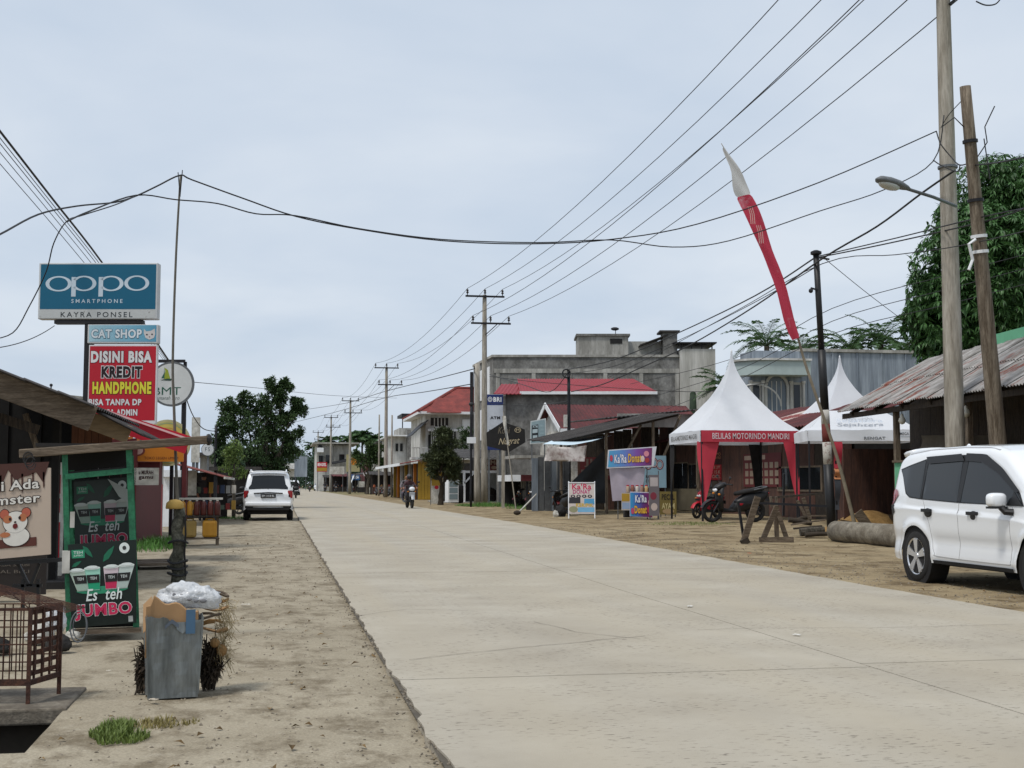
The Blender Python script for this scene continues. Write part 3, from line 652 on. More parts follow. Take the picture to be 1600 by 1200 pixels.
mb.grid(f, 14, 14); tag(mb.build('tarpaulin', M['tarp_dark'], None, smooth=True), 'dark grey tarpaulin hung as a side wall of the timber shack', 'tarpaulin'); bpy.data.objects['tarpaulin'].location = V(T0.x, T0.y * KD, 0)
mb = MB(); a, b_, c_, d_ = at_y(848, 694, 31), at_y(925, 690, 31), at_y(956, 681, 33.5), at_y(868, 686, 33.5)
def f(u, v): q = a.lerp(b_, u).lerp(d_.lerp(c_, u), v); q.z -= .07 * math.sin(math.pi * u) * (1 - v) - .02 * math.sin(8 * u); return q
mb.sheet(f, 14, 6, .006); tag(mb.build('plastic_awning', mat('awning_blue', hx('c5d8e2'), .5, var=.1, scale=2), smooth=True), 'pale blue plastic sheet awning over the limp white banner', 'awning').scale.y = KD
mb = MB(); a, b_, c_, d_ = at_y(850, 720, 31), at_y(914, 721, 31), at_y(917, 696, 31), at_y(857, 697, 31)
def f(u, v): q = a.lerp(b_, u).lerp(d_.lerp(c_, u), v); q.y += .05 * math.sin(7 * u + 3 * v) * (1 - .4 * v); q.z -= .06 * math.sin(math.pi * u) * v; return q
mb.sheet(f, 16, 8, .004); bn = mb.build('limp_banner', mat('banner_print', hx('c9c2bd'), .6, col2=hx('8e7b76'), scale=3, pos=(.35, .55), col3=hx('b4552f'), pos3=(.62, .68), scale3=1.4), smooth=True)
tag(bn, 'crumpled white and red printed banner hanging from the plastic awning', 'banner').scale.y = KD
# ---- brown shop row behind the tents (faces the road)
XS = 19.2
t = thing('brown_shop', 'low brown boarded shop with maroon sheet roof behind the tents', 'shop', (XS, 24.6, 0))
def SX(px, py): return at_x(px, py, XS)
yN, yF = 24.6, 39.0
n = 16
for i in range(n):
 y0 = (yF - yN) * i / n; mb = MB(); mb.bx(0, .06 + .015 * (i % 2), y0, y0 + (yF - yN) / n - .02, 0, 3.4); mb.build('wall_panel', M['brown_board'] if i % 4 != 1 else M['wood_dark'], t)
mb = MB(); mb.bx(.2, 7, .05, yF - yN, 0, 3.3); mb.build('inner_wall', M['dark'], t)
for (p0, p1, q0, q1) in ((1215, 1285, 728, 768), (1052, 1076, 722, 768), (1075, 1092, 724, 800)):
 y1, y0 = SX(p0, 740).y - yN, SX(p1, 740).y - yN; z1, z0 = SX((p0 + p1) / 2, q0).z, max(.05, SX((p0 + p1) / 2, q1).z)
 mb = MB(); mb.bx(-.03, .02, y0, y1, z1 - .07, z1); mb.bx(-.03, .02, y0, y1, z0, z0 + .07); mb.bx(-.03, .02, y0, y0 + .07, z0 + .07, z1 - .07); mb.bx(-.03, .02, y1 - .07, y1, z0 + .07, z1 - .07)
 o = mb.build('window' if q1 < 790 else 'door', M['wood_v'], t); p = MB(); p.bx(-.012, -.004, y0 + .07, y1 - .07, z0 + .07, z1 - .07); p.build('pane', M['glass_dark'], o)
mb = MB(); mb.bx(-.05, -.002, 8, 14.4, .02, 1.05); mb.build('wainscot', mat('wainscot', hx('6b6350'), .9, var=.2, scale=2), t)
y1, y0 = SX(1163, 745).y, SX(1222, 745).y
fr = Frame(V(-.03, y1 - yN, 1.15), V(0, y0 - y1, 0), V(0, 0, 1.35)); rect(fr, 0, 0, 1, 1, M['maroon'], t, 0, 'menu_board')
for r in range(3):
 for c_ in range(7): rect(fr, .05 + c_ * .132, .08 + r * .24, .14 + c_ * .132, .25 + r * .24, PC('8b7a6a'), t, .006)
rect(fr, .03, .82, .6, .95, PC('a08a7a'), t, .006)
zr0, zr1 = 3.35, 4.7
for i in range(9):
 y0 = -.5 + i * 1.7; y1 = y0 + 1.74
 mb = MB(); roofq(mb, (-.7, y0, zr0), (-.7, y1, zr0), (4, y1, zr1), (4, y0, zr1 + .02 * (i % 2)), waves=10, amp=.025, t=.012); o = mb.build('roof_sheet', M['roof_maroon'] if i not in (3,) else mat('roof_patched', hx('7c3a36'), .65, col3=hx('b9aca4'), pos3=(.5, .53), scale3=.5, var=.1), t)
# ---- pale blue-grey house with arched window and curved canopy
YA = 44.0; XA = at_y(1190, 640, YA).x
t = thing('arched_house', 'blue-grey two-storey house with arched window and curved white canopy', 'house', (XA, YA, 0)); T0 = V(XA, YA, 0)
def A(px, py, dy=0.0): return at_y(px, py, YA + dy) - T0
wx0 = A(1178, 640).x; wx1 = A(1500, 640).x; zt = 9.35
mb = MB(); t.scale.y = 1; mb.bx(wx0, wx1, 0, 2.2, 0, zt); mb.build('wall', M['bluegrey_wall'], t)
mb = MB(); mb.bx(A(1250, 600).x, wx1 + .1, -.12, 2.3, zt, zt + .18); mb.build('coping', M['concrete_pale'], t)
for i in range(8): x = A(1262, 600).x + i * 1.6; mb = MB(); mb.bx(x, x + .1, -.05, .02, 4, zt); mb.build('downpipe_rib', M['bluegrey_wall'], t)
cx0, cx1, z0, z1 = A(1150, 575).x, A(1252, 575).x, A(1190, 588).z, A(1190, 566).z
pl = [(cx1, 0.5), (cx1, -1.4)] + [(cx0 + 1.9 - 1.9 * math.sin(a), .5 - 1.9 * math.cos(a)) for a in [math.pi / 2 * k / 10 for k in range(11)]]
mb = MB(); mb.prism([(x, y) for x, y in pl], z1 - z0, Matrix.Translation((0, 0, z0))); o = mb.build('canopy', mat('canopy_mint', hx('aab8b6'), .8, var=.12, scale=1), t, fix=True)
mb = MB(); mb.prism([(x * 1.0 + (-.12 if x < cx1 else .05), y - .12) for x, y in pl], .12, Matrix.Translation((0, 0, z1))); mb.build('canopy_rim', M['white_wall'], o, fix=True)
wc = A(1213, 620).x; zb = A(1213, 652).z; zs = A(1213, 606).z; rad = .62
mb = MB(); pts = []
for rr in (rad + .16, rad): pts.append([(wc - rr, zb)] + [(wc + rr * math.cos(a), zs + rr * 1.15 * math.sin(a)) for a in [math.pi - math.pi * k / 14 for k in range(15)]] + [(wc + rr, zb)])
n = len(pts[0]); vs = [V(x, y_, z) for y_ in (-.14, .01) for ring_ in pts for x, z in ring_]
fs = [[i, i + 1, n + i + 1, n + i] for i in range(n - 1)] + [[n + i, n + i + 1, 3 * n + i + 1, 3 * n + i] for i in range(n - 1)] + [[i, 2 * n + i, 2 * n + i + 1, i + 1] for i in range(n - 1)]
mb.add(vs, fs); o = mb.build('arched_window', M['white_wall'], t)
mb = MB(); mb.add([V(x, -.03, z) for x, z in pts[1]], [list(range(n))]); mb.build('pane', mat('pane_grey', hx('5d6872'), .25), o)
for k in (-.3, 0, .3): mb = MB(); mb.bx(wc + k - .025, wc + k + .025, -.06, -.031, zb, zs + .4); mb.build('glazing_bar', M['white_wall'], o)
for sx in (-1, 1):
 x = wc + sx * 1.3
 mb = MB(); mb.bx(x - .32, x + .32, -.05, .01, zb, zs + .35); o = mb.build('side_window', M['white_wall'], t)
 mb = MB(); mb.bx(x - .2, x + .2, -.07, -.052, zb, zs + .2); mb.build('pane', mat('pane_dark', hx('2a2f36'), .2), o)
 for s2 in (-1, 1):
  mb = MB(); mb.lathe([(.12, zb), (.12, zb + .15), (.09, zb + .2), (.085, zs + .2), (.13, zs + .3), (.13, zs + .42)], 10, Matrix.Translation((x + s2 * .4 * 1.0, -.15, 0))); mb.build('column', M['white_wall'], t)
mb = MB(); p0 = A(1150, 640); mb.tube([V(cx0 + .4 + 2 * math.cos(a) * .8 + .6, -.6, A(1160, 640).z + .2 + 1.3 * math.sin(a)) for a in [math.pi * k / 12 for k in range(13)]], .05, 6); mb.build('arched_rail', M['white_wall'], t)
mb = MB(); mb.bx(cx0 + .2, wx0 + 2, -1.3, -.05, A(1160, 652).z - .2, A(1160, 652).z); mb.build('balcony_slab', M['offwhite'], t)
OLD[0] = False
# ---- open hut with rusty corrugated roof at the right edge
t = thing('corrugated_hut', 'open timber hut under a weathered rust-streaked corrugated roof at the right edge', 'hut')
EF, EN = dpt(1308, 641, 20.5), dpt(1640, 606, 14.2)
UP = V(2.8, .35, 1.45)
EF.z = EN.z = 3.18; EN = EF + (EN - EF) * 1.6
nS = 19
for i in range(nS):
 for j in range(2):
  a = EF.lerp(EN, i / nS); b_ = EF.lerp(EN, (i + 1.08) / nS)
  off = V(0, 0, .03 * (i % 2) + .03 * j)
  p0, p1 = a + UP * (.5 * j - .02 * j) + off, b_ + UP * (.5 * j - .02 * j) + off; p3, p2 = a + UP * (.5 * j + .53) + off, b_ + UP * (.5 * j + .53) + off
  mb = MB(); roofq(mb, p0, p1, p2, p3, waves=8, amp=.02, t=.008); mb.build('roof_sheet', M['roof_zinc'], t)
mb = MB(); mb.bar(EF + V(.2, .05, -.12), EN + V(.2, .05, -.12), .07, .13); mb.build('eave_beam', M['wood_dark'], t)
for f_ in (.19, .41, .62, .8, .98):
 a = EF.lerp(EN, f_) + V(.35, .2, 0); mb = MB(); mb.bar((a.x, a.y, -.05), (a.x, a.y, 3.15), .12); mb.build('post', M['wood_v'], t)
for i in range(11):
 a = EF.lerp(EN, (i + .5) / 11); mb = MB(); mb.bar(a + V(.1, .05, -.09), a + UP + V(0, 0, -.12), .06, .1); mb.build('rafter', M['wood_dark'], t)
bk = UP.copy(); bk.z = 0
a, b_ = EF + bk * .8, EN + bk * .8
for i in range(26):
 p0, p1 = a.lerp(b_, i / 26), a.lerp(b_, (i + .97) / 26); mb = MB(); mb.bar(V(p0.x, p0.y, 2.05), V(p1.x, p1.y, 2.05), .04, 4.1); mb.build('back_board', M['wood_dark'], t)
p0 = EF + bk * .05; p1 = EF + bk * .8
for i in range(8):
 q0, q1 = p0.lerp(p1, i / 8), p0.lerp(p1, (i + .96) / 8); mb = MB(); mb.bar(V(q0.x, q0.y, 1.1), V(q1.x, q1.y, 1.1), .04, 2.2); mb.build('side_board', M['brown_board'], t)
fa, fb = EF + UP * 1.0, EN + UP * 1.0
def FZ(p, dz): return V(p.x, p.y, p.z + dz)
mb = MB(); mb.bar(FZ(fa.lerp(fb, .19), .12), FZ(fb, .3), .06, .3); mb.build('fascia', M['green_fascia'], t)
mb = MB(); mb.bar(FZ(fa.lerp(fb, .19) + bk * .02, -.15), FZ(fb + bk * .02, -.0), .05, .4); mb.build('gap_board', M['black_matte'], t)
mb = MB(); roofq(mb, FZ(fa.lerp(fb, .19), .27), FZ(fb, .45), FZ(fb + bk, .9), FZ(fa.lerp(fb, .19) + bk, .7)); mb.build('rear_roof', M['green_fascia'], t)
for k, (px, py) in enumerate(((1409, 636), (1509, 632))):
 a = EF.lerp(EN, .19 if k == 0 else .39); q = at_x(px, py, a.x + .25)
 mb = MB(); mb.tube([(0, 0, .28), (0, 0, .1)], .012, 6); mb.build_ = None
 tb = thing('light_bulb', 'bare bulb hanging under the hut eave %s' % ('near the white tents' if k == 0 else 'between the two big poles'), 'light bulb', (q.x, q.y, 2.82))
 mb.build('cord', M['wire'], tb); b2 = MB(); b2.lathe([(.02, .12), (.035, .1), (.04, .06), (.075, 0), (.085, -.05), (.06, -.11), (.01, -.135)], 12); b2.build('bulb', mat('bulb_glass', hx('c9c5b8'), .25), tb, smooth=True)
a = EF.lerp(EN, .25) + bk * .45
mb = MB()
def f(u, v): return V(a.x - .8 + 1.8 * u + .1 * math.sin(9 * v), a.y + .15 * math.sin(7 * u + 3 * v) - .8 * u, 1.2 + 1.2 * v)
mb.grid(f, 16, 10); tag(mb.build('cloth_screen', mat('sack_cloth', hx('6f675c'), .9, var=.3, scale=4), smooth=True), 'grey sacking screen hanging inside the corrugated hut', 'cloth')
tb = thing('green_counter', 'green painted counter box inside the corrugated hut', 'counter', (a.x - .9, a.y - .9, 0), -.5)
mb = MB(); mb.bx(-.9, .9, -.3, .3, .05, 1.75); mb.build('body', M['green_fascia'], tb, bevel=.01); mb = MB(); mb.bx(-.95, .95, -.35, .35, 1.75, 1.8); mb.build('top', M['wood'], tb)
# farther buildings on the right
OLD[0] = True
YC = 53.0; XC = at_y(640, 760, YC).x
t = thing('open_cafe', 'open-fronted eatery with dark roof and lettered fascia behind the paired poles', 'eatery', (XC, YC, 0)); T0 = V(XC, YC, 0)
def C(px, py, dy=0.0): return at_y(px, py, YC + dy) - T0
a, b_ = C(690, 712), C(845, 715)
mb = MB(); roofq(mb, (a.x, -.5, a.z - .15), (b_.x, -.5, a.z - .15), (b_.x, 5, a.z + .7), (a.x, 5, a.z + .7), waves=22, amp=.02); mb.build('roof', M['roof_dark'], t)
mb = MB(); rb = (C(752, 735), C(838, 718)); mb.bx(rb[0].x, rb[1].x, -.12, -.04, rb[0].z, rb[1].z); o = mb.build('fascia_board', M['maroon'], t)
fr = Frame(V(rb[0].x, -.12, rb[0].z), V(rb[1].x - rb[0].x, 0, 0), V(0, 0, rb[1].z - rb[0].z))
text(fr, 'PEMPEK', .04, .52, .45, .92, PC('b9a595'), o, bold=.03); text(fr, 'BAKSO', .5, .5, .95, .9, PC('b9a595'), o, bold=.03)
for i in range(7): ell(fr, .08 + i * .14, .25, .05, .16, PC('97836f'), o, .004)
mb = MB(); mb.bx(a.x + .5, b_.x, -.1, -.02, rb[0].z - .18, rb[0].z - .02); mb.build('beam', M['white'], t)
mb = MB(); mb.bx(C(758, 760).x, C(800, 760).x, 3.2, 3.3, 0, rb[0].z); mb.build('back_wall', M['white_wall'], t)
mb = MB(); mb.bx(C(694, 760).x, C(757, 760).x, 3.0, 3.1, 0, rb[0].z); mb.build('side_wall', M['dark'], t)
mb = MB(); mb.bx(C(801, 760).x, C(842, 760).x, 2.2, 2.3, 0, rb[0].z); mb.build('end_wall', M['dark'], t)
mb = MB(); mb.bx(a.x, b_.x, -.2, 5, -.03, .04); mb.build('floor', M['concrete_pale'], t)
for px in (725, 811):
 x = C(px, 760).x; mb = MB(); mb.bar((x, -.05, 0), (x, -.05, rb[0].z), .14); mb.build('post', M['white'], t)
x = C(725, 760).x; mb = MB(); mb.bar((x, -.07, rb[0].z - .9), (x + .75, -.07, rb[0].z - .1), .1); mb.build('brace', M['white'], t)
def table(loc, label, m, rz=0, w=.9, d=.6, h=.75):
 t = thing('table', label, 'table', loc, rz); mb = MB(); mb.bx(-w / 2, w / 2, -d / 2, d / 2, h - .04, h); mb.build('table_top', m, t)
 for sx in (-1, 1):
  for sy in (-1, 1): mb = MB(); mb.bar((sx * (w / 2 - .05), sy * (d / 2 - .05), 0), (sx * (w / 2 - .05), sy * (d / 2 - .05), h - .04), .05); mb.build('leg', m, t)
 return t
def chair(loc, label, m, rz=0):
 t = thing('chair', label, 'chair', loc, rz); mb = MB(); mb.bx(-.2, .2, -.2, .2, .42, .46); mb.build('seat', m, t)
 mb = MB(); mb.bx(-.2, .2, .17, .2, .5, .88); mb.build('backrest', m, t)
 for sx in (-1, 1):
  for sy in (-1, 1): mb = MB(); mb.bar((sx * .17, sy * .17, 0), (sx * .19, sy * .19, .42), .04); mb.build('leg', m, t)
 return t
p = at_y(786, 776, YC + 1.4); table((p.x, p.y, .04), 'dark wooden table before the seated figure in the eatery', M['wood_dark'])
p = at_y(770, 778, YC + .9); chair((p.x, p.y, .04), 'dark chair left of the table in the eatery', M['wood_dark'], .4)
p = at_y(766, 765, YC + 2.4); t2 = thing('wheel_cover', 'round dark basket leaning on the white eatery wall', 'basket', (p.x, p.y, .5)); mb = MB(); mb.lathe([(.55, 0), (.5, .15), (.2, .2)], 18, Matrix.Rotation(R(80), 4, 'X')); mb.build('basket', M['black_matte'], t2)
p = at_y(706, 770, YC - 1.5); t2 = thing('drinks_freezer', 'white glass-fronted drinks freezer beside the bushy round tree', 'freezer', (p.x, p.y, 0), .25)
mb = MB(); mb.bx(-.38, .38, -.3, .3, .05, 1.55); mb.build('body', M['white'], t2, bevel=.02)
for i in range(3): mb = MB(); mb.bx(-.3, .3, -.32, -.302, .25 + i * .42, .6 + i * .42); mb.build('glass_door', mat('fridge_glass', hx('7d8b90'), .2), t2)
p = at_y(714, 770, YC - 1.0); t2 = thing('water_drum', 'black plastic water drum with white lid by the eatery post', 'drum', (p.x, p.y, 0))
mb = MB(); mb.lathe([(.4, 0), (.45, .1), (.45, 1.1), (.4, 1.25), (.2, 1.3)], 18); mb.build('drum', M['black_matte'], t2, smooth=True); mb = MB(); mb.lathe([(.2, 1.3), (.2, 1.48), (.17, 1.52), (.02, 1.53)], 14); mb.build('lid', M['white'], t2)
# ---- carport with maroon and white edge, below the ATM board
YP = 42.5; XP = at_y(795, 760, YP).x
t = thing('carport', 'small flat carport with white and maroon roof edge beside the hexagon sign', 'carport', (XP, YP, 0)); T0 = V(XP, YP, 0)
def C(px, py, dy=0.0): return at_y(px, py, YP + dy) - T0
a, b_, c_ = C(797, 752), C(813, 742), C(846, 752)
mb = MB(); mb.bx(a.x, b_.x, -.08, 2.5, a.z, b_.z); mb.build('white_edge', M['white'], t)
mb = MB(); mb.bx(b_.x + .01, C(848, 748).x, -.06, 2.5, a.z + .02, b_.z); mb.build('roof_edge', M['maroon'], t)
for px in (824, 841): x = C(px, 770).x; mb = MB(); mb.bar((x, .1, 0), (x, .1, a.z), .11); mb.build('post', M['dark_steel'], t)
for i in range(6):
 x = C(828, 740).x + i * .1; mb = MB(); mb.bx(x, x + .05, 1.6, 1.64, .4, 1.5); mb.build('railing_bar', M['white_wall'], t)
a_, b2 = C(802, 716), C(866, 710); mb = MB(); mb.bx(a_.x, b2.x, -.3, 2.0, a_.z, a_.z + .16); mb.build('upper_roof', M['concrete_pale'], t)
mb = MB(); mb.bx(C(822, 740).x, C(868, 740).x, 2.2, 2.3, 0, a.z); mb.build('back_wall', M['dark'], t)
mb = MB(); mb.bx(C(801, 760).x, C(822, 760).x, 1.9, 2.0, 0, a.z); mb.build('dark_panel', M['black_matte'], t)
# ---- yellow shop
YY = 64.0; XY = at_y(653, 760, YY).x
t = thing('yellow_shop', 'yellow boarded shop with white edged awning behind the oncoming motorbike', 'shop', (XY, YY, 0)); T0 = V(XY, YY, 0)
def C(px, py, dy=0.0): return at_y(px, py, YY + dy) - T0
z = C(660, 716).z; x1 = C(690, 750).x
for i in range(7):
 a, b_ = x1 * i / 7, x1 * (i + .93) / 7; mb = MB(); mb.bx(a, b_, 0, .06, 0, z - .12 * abs(i - 2)); mb.build('wall_board', M['yellow'] if i < 4 else M['wood_dark'], t)
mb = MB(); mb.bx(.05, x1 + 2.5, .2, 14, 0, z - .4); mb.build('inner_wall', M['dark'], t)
mb = MB(); roofq(mb, (-1.6, -.5, z - .45), (-1.6, 15, z - .45), (2.2, 15, z + .2), (2.2, -.5, z + .2), waves=30, amp=.02); mb.build('roof', M['roof_terracotta'], t)
mb = MB(); mb.bx(-1.68, -1.6, -.5, 15, z - .65, z - .42); mb.build('awning_edge', M['white'], t)
for i, m_ in enumerate(('orange', 'white_wall', 'yellow', 'white_wall', 'orange', 'yellow')):
 mb = MB(); mb.bar((-.02, 1.2 + i * 2.3, 0), (-.02, 1.2 + i * 2.3, z - .4), .3); mb.build('shop_post', M[m_], t)
# ---- two storey house with red tiled hip roof
YH = 80.0; XH = at_y(672, 700, YH).x
t = thing('red_hip_house', 'two-storey white house with dull red hip roof above the bushy round tree', 'house', (XH, YH, 0)); T0 = V(XH, YH, 0)
def C(px, py, dy=0.0): return at_y(px, py, YH + dy) - T0
ze = C(700, 648).z; zm = C(700, 715).z; x1 = C(760, 690).x; x0 = C(668, 690).x - .2
mb = MB(); mb.bx(x0, x1, 0, 9, 0, ze); mb.build('wall', M['white_wall'], t)
mb = MB(); mb.bx(x0 - .9, x1 + .5, -.9, 9.5, ze, ze + .25); mb.build('eave', M['white'], t)
ap = C(746, 606, 4); r0 = V(x0 - .9, -.9, ze + .25)
mb = MB(); E4 = [V(x0 - .9, -.9, ze + .25), V(x1 + .5, -.9, ze + .25), V(x1 + .5, 9.5, ze + .25), V(x0 - .9, 9.5, ze + .25)]
rA, rB = V(x0 + 4.2, 4.3, ap.z), V(x1 + .5, 4.3, ap.z)
mb.add(E4 + [rA, rB], [(0, 1, 5, 4), (1, 2, 5), (2, 3, 4, 5), (3, 0, 4), (3, 2, 1, 0)]); o = mb.build('roof', M['roof_terracotta'], t)
for p, q in ((E4[0], rA), (E4[3], rA), (rA, rB)): mb = MB(); mb.tube([p, q], .16, 6); mb.build('ridge_tiles', M['roof_terracotta'], o)
lw = V(C(662, 680).x, -1.2, 0)
mb = MB(); roofq(mb, (lw.x, -1.6, ze + .1), (x0 + 3.4, -1.6, ze + .1), (x0 + 3.0, 1.2, ze + 1.9), (lw.x + 1.6, 1.2, ze + 1.9)); mb.build('porch_roof', M['roof_terracotta'], t)
frameY(M['white'], M['glass_dark'], t, 678, 656, 698, 668, YH, proud=.06, bars=2)
def fix_to(t):   # windows built in world space: bring into the thing's frame
 for o in [x for x in COL.objects if x.parent == t and x.name.startswith('window') and not x.get('_fx')]:
  o.location = (-t.location.x, -t.location.y / KD, 0)
fix_to(t)
for i, (p0, p1) in enumerate(((668, 676), (676, 684), (686, 694))):
 mb = MB(); mb.bx(C(p0 + 1, 700).x, C(p1 - 1, 700).x, -.05, .01, zm + .3, ze - 2.1); mb.build('shutter', M['wood_dark'] if i else M['glass_dark'], t)
for (p0, q0, p1, q1) in ((673, 653, 700, 665), (671, 671, 686, 709), (692, 671, 712, 709)):
 mb = MB(); mb.bx(C(p0, 680).x, C(p1, 680).x, -.07, .01, C(690, q1).z, C(690, q0).z); o = mb.build('loggia_shade', M['dark'], t)  # flat dark panel on the wall, painted shade of a recess
 for k in range(1, 5): x = C(p0 + (p1 - p0) * k / 5, 680).x; mb = MB(); mb.bx(x - .05, x + .05, -.13, -.071, C(690, q1).z, C(690, q0).z); mb.build('window_post', M['white_wall'], o)
mb = MB(); mb.bx(C(668, 700).x, C(745, 700).x, -.12, -.01, ze - 1.75, ze - 1.5); mb.build('string_course', M['white'], t)
mb = MB(); mb.bx(C(640, 715).x, x1, -1.4, -.02, zm - .25, zm); mb.build('balcony', M['white_wall'], t)
for i in range(10): x = C(643, 710).x + i * .28; mb = MB(); mb.bx(x, x + .05, -1.38, -1.33, zm, zm + .9); mb.build('baluster', M['white_wall'], t)
mb = MB(); mb.bx(C(640, 715).x, C(664, 715).x, -1.4, -1.32, zm + .9, zm + 1.0); mb.build('handrail', M['white_wall'], t)
mb = MB(); mb.bx(C(722, 660).x, C(737, 660).x, -.2, -.02, ze - 1.7, ze - .5); mb.build('white_panel', M['white'], t)
mb = MB(); roofq(mb, (C(641, 690).x, -1.0, ze - 2.2), (C(641, 690).x, 3, ze - 2.2), (x0 + .1, 3, ze - .6), (x0 + .1, -1.0, ze - .6), t=.1); mb.build('side_awning', M['dark_steel'], t)
# ---- grey block and white block farther on
YG = 98.0; XG = at_y(613, 700, YG).x
t = thing('grey_block', 'grey and white two-storey block left of the red hip house', 'building', (XG, YG, 0)); T0 = V(XG, YG, 0)
def C(px, py, dy=0.0): return at_y(px, py, YG + dy) - T0
mb = MB(); mb.bx(0, C(635, 700).x, 0, 10, 0, C(625, 682).z); mb.build('wall', M['white_wall'], t)
mb = MB(); mb.bx(C(635, 700).x + .01, C(668, 700).x, -.5, 10, 0, C(650, 672).z); mb.build('grey_wall', M['concrete_wall'], t)
mb = MB(); mb.bx(-.6, C(635, 700).x, -.6, 10, C(625, 682).z, C(625, 680).z); mb.build('roof_slab', M['white'], t)
for p0 in (618, 625): mb = MB(); mb.bx(C(p0, 700).x, C(p0 + 4, 700).x, -.06, .01, C(p0, 705).z, C(p0, 693).z); mb.build('window', M['glass_dark'], t)
mb = MB(); mb.bx(C(626, 660).x, C(648, 660).x, 1, 6, C(640, 674).z - 2, C(640, 668).z); mb.build('roof_room', M['concrete_pale'], t)
a, b_ = C(628, 649, 2), C(675, 647, 2); mb = MB(); mb.bx(a.x, b_.x, 2, 6, a.z - .12, a.z + .25); o = mb.build('flat_canopy', M['dark_steel'], t)
for x in (a.x + .1, a.x + 1.8, b_.x - .2): mb = MB(); mb.bar((x, 2.1, C(640, 672).z), (x, 2.1, a.z), .12); mb.build('post', M['dark_steel'], o)
for k, (p0, p1, q0, q1, Yk, m_) in enumerate(((590, 613, 693, 760, 118, 'concrete_pale'), (572, 592, 712, 760, 126, 'roof_maroon'))):
 x0, x1 = spanx(p0, p1, 730, Yk); zt = at_y(p0, q0, Yk).z
 t = thing('shop_house', ('pale narrow shop-house behind the tall pole' if k == 0 else 'low maroon shop behind the roadside tree'), 'shop', (x0, Yk, 0))
 mb = MB(); mb.bx(0, x1 - x0, 0, 8, 0, zt); mb.build('wall', M[m_], t); mb = MB(); mb.bx(-.4, x1 - x0 + .4, -.4, 8.4, zt, zt + .3); mb.build('roof_slab', M['roof_dark'], t)
 for i in range(3):
  mb = MB(); mb.bx((x1 - x0) * (i + .15) / 3, (x1 - x0) * (i + .8) / 3, -.05, .01, .2, 2.6); mb.build('shutter', M['wood_dark'], t)
  if k == 0: mb = MB(); mb.bx((x1 - x0) * (i + .25) / 3, (x1 - x0) * (i + .7) / 3, -.05, .01, 3.8, 5.2); mb.build('window', M['glass_dark'], t)
# ---- far two storey white house
YW = 150.0; XW = at_y(495, 720, YW).x
t = thing('far_white_house', 'far two-storey white house with balcony at the end of the road', 'house', (XW, YW, 0)); T0 = V(XW, YW, 0)
def C(px, py, dy=0.0): return at_y(px, py, YW + dy) - T0
zt = C(510, 694).z
mb = MB(); mb.bx(0, C(521, 720).x, 0, 10, 0, zt); mb.build('wall', M['white_wall'], t)
mb = MB(); mb.bx(C(521, 720).x + .02, C(546, 720).x, -.3, 10, 0, zt - .2); mb.build('brick_wall', M['concrete_pale'], t)
mb = MB(); mb.bx(-.8, C(560, 720).x, -1.2, 11, zt, zt + .3); mb.build('roof_slab', M['concrete_pale'], t)
mb = MB(); mb.bx(C(495, 700).x, C(505, 700).x, -1.3, -.02, C(500, 707).z, C(500, 700).z); mb.build('balcony', M['white'], t)
for (p0, p1, q0, q1) in ((497, 503, 695, 699), (498, 505, 712, 722), (509, 516, 711, 724), (530, 538, 710, 719)): mb = MB(); mb.bx(C(p0, 700).x, C(p1, 700).x, -.36, .01, C(p0, q1).z, C(p0, q0).z); mb.build('window', M['glass_dark'], t)
mb = MB(); roofq(mb, C(516, 725, -4), C(546, 719, -4), C(546, 716, -1), C(516, 722, -1), t=.15); mb.build('awning', M['dark_steel'], t)
def board(name, label, cat, px0, py0, px1, py1, Y, m_, posts=True, lines=None, lcol='ffffff'):
 x0, x1 = spanx(px0, px1, (py0 + py1) / 2, Y); z1, z0 = at_y(px0, py0, Y).z, at_y(px0, py1, Y).z
 t = thing(name, label, cat, ((x0 + x1) / 2, Y, 0)); w_ = x1 - x0; mb = MB(); mb.bx(-w_ / 2, w_ / 2, -.06, .06, z0, z1); o = mb.build('panel', m_, t)
 if posts:
  for s_ in (-1, 1): mb = MB(); mb.bar((s_ * w_ * .4, .1, 0), (s_ * w_ * .4, .1, z1 - .1), .1); mb.build('post', M['steel_grey'], t)
 fr = Frame((-w_ / 2, -.06, z0), (w_, 0, 0), (0, 0, z1 - z0))
 for (s_, a0, b0, a1, b1) in lines or []: text(fr, s_, a0, b0, a1, b1, PC(lcol), o, .01, bold=.02)
 return t, fr, o
board('billboard', 'grey back of a tall billboard far down the road', 'billboard', 460, 713, 480, 745, 172, M['bluegrey_wall'])
t, fr, o = board('shop_sign', 'red and yellow shop sign before the far white house', 'sign', 495, 722, 511, 737, 140, M['red'], lines=[('BENGKEL', .08, .58, .92, .9)]); rect(fr, .03, .06, .97, .42, M['yellow'], o, .01)
t, fr, o = board('hoarding', 'faded yellow hoarding beside the roadside tree', 'billboard', 541, 710, 562, 737, 118, mat('faded_yellow', hx('a39a72'), .8, var=.15, scale=.7)); ell(fr, .5, .6, .3, .2, M['orange'], o, .02)
board('shop_banner', 'long white shop banner left of the tarp stall', 'banner', 515, 729, 538, 741, 128, M['offwhite'])
x0, x1 = spanx(445, 462, 740, 190)
t = thing('far_shed', 'pale low shed at the far end of the road', 'shed', (x0, 190, 0)); mb = MB(); mb.bx(0, x1 - x0, 0, 8, 0, 5); mb.build('wall', M['offwhite'], t); mb = MB(); roofq(mb, (-.5, -.8, 5), (x1 - x0 + .5, -.8, 5), (x1 - x0 + .5, 8, 6.6), (-.5, 8, 6.6)); mb.build('roof', M['concrete_pale'], t)
for i in range(2): mb = MB(); mb.bx(.4 + i * 1.4, 1.4 + i * 1.4, -.05, .01, 1, 3); mb.build('window', M['glass_dark'], t)
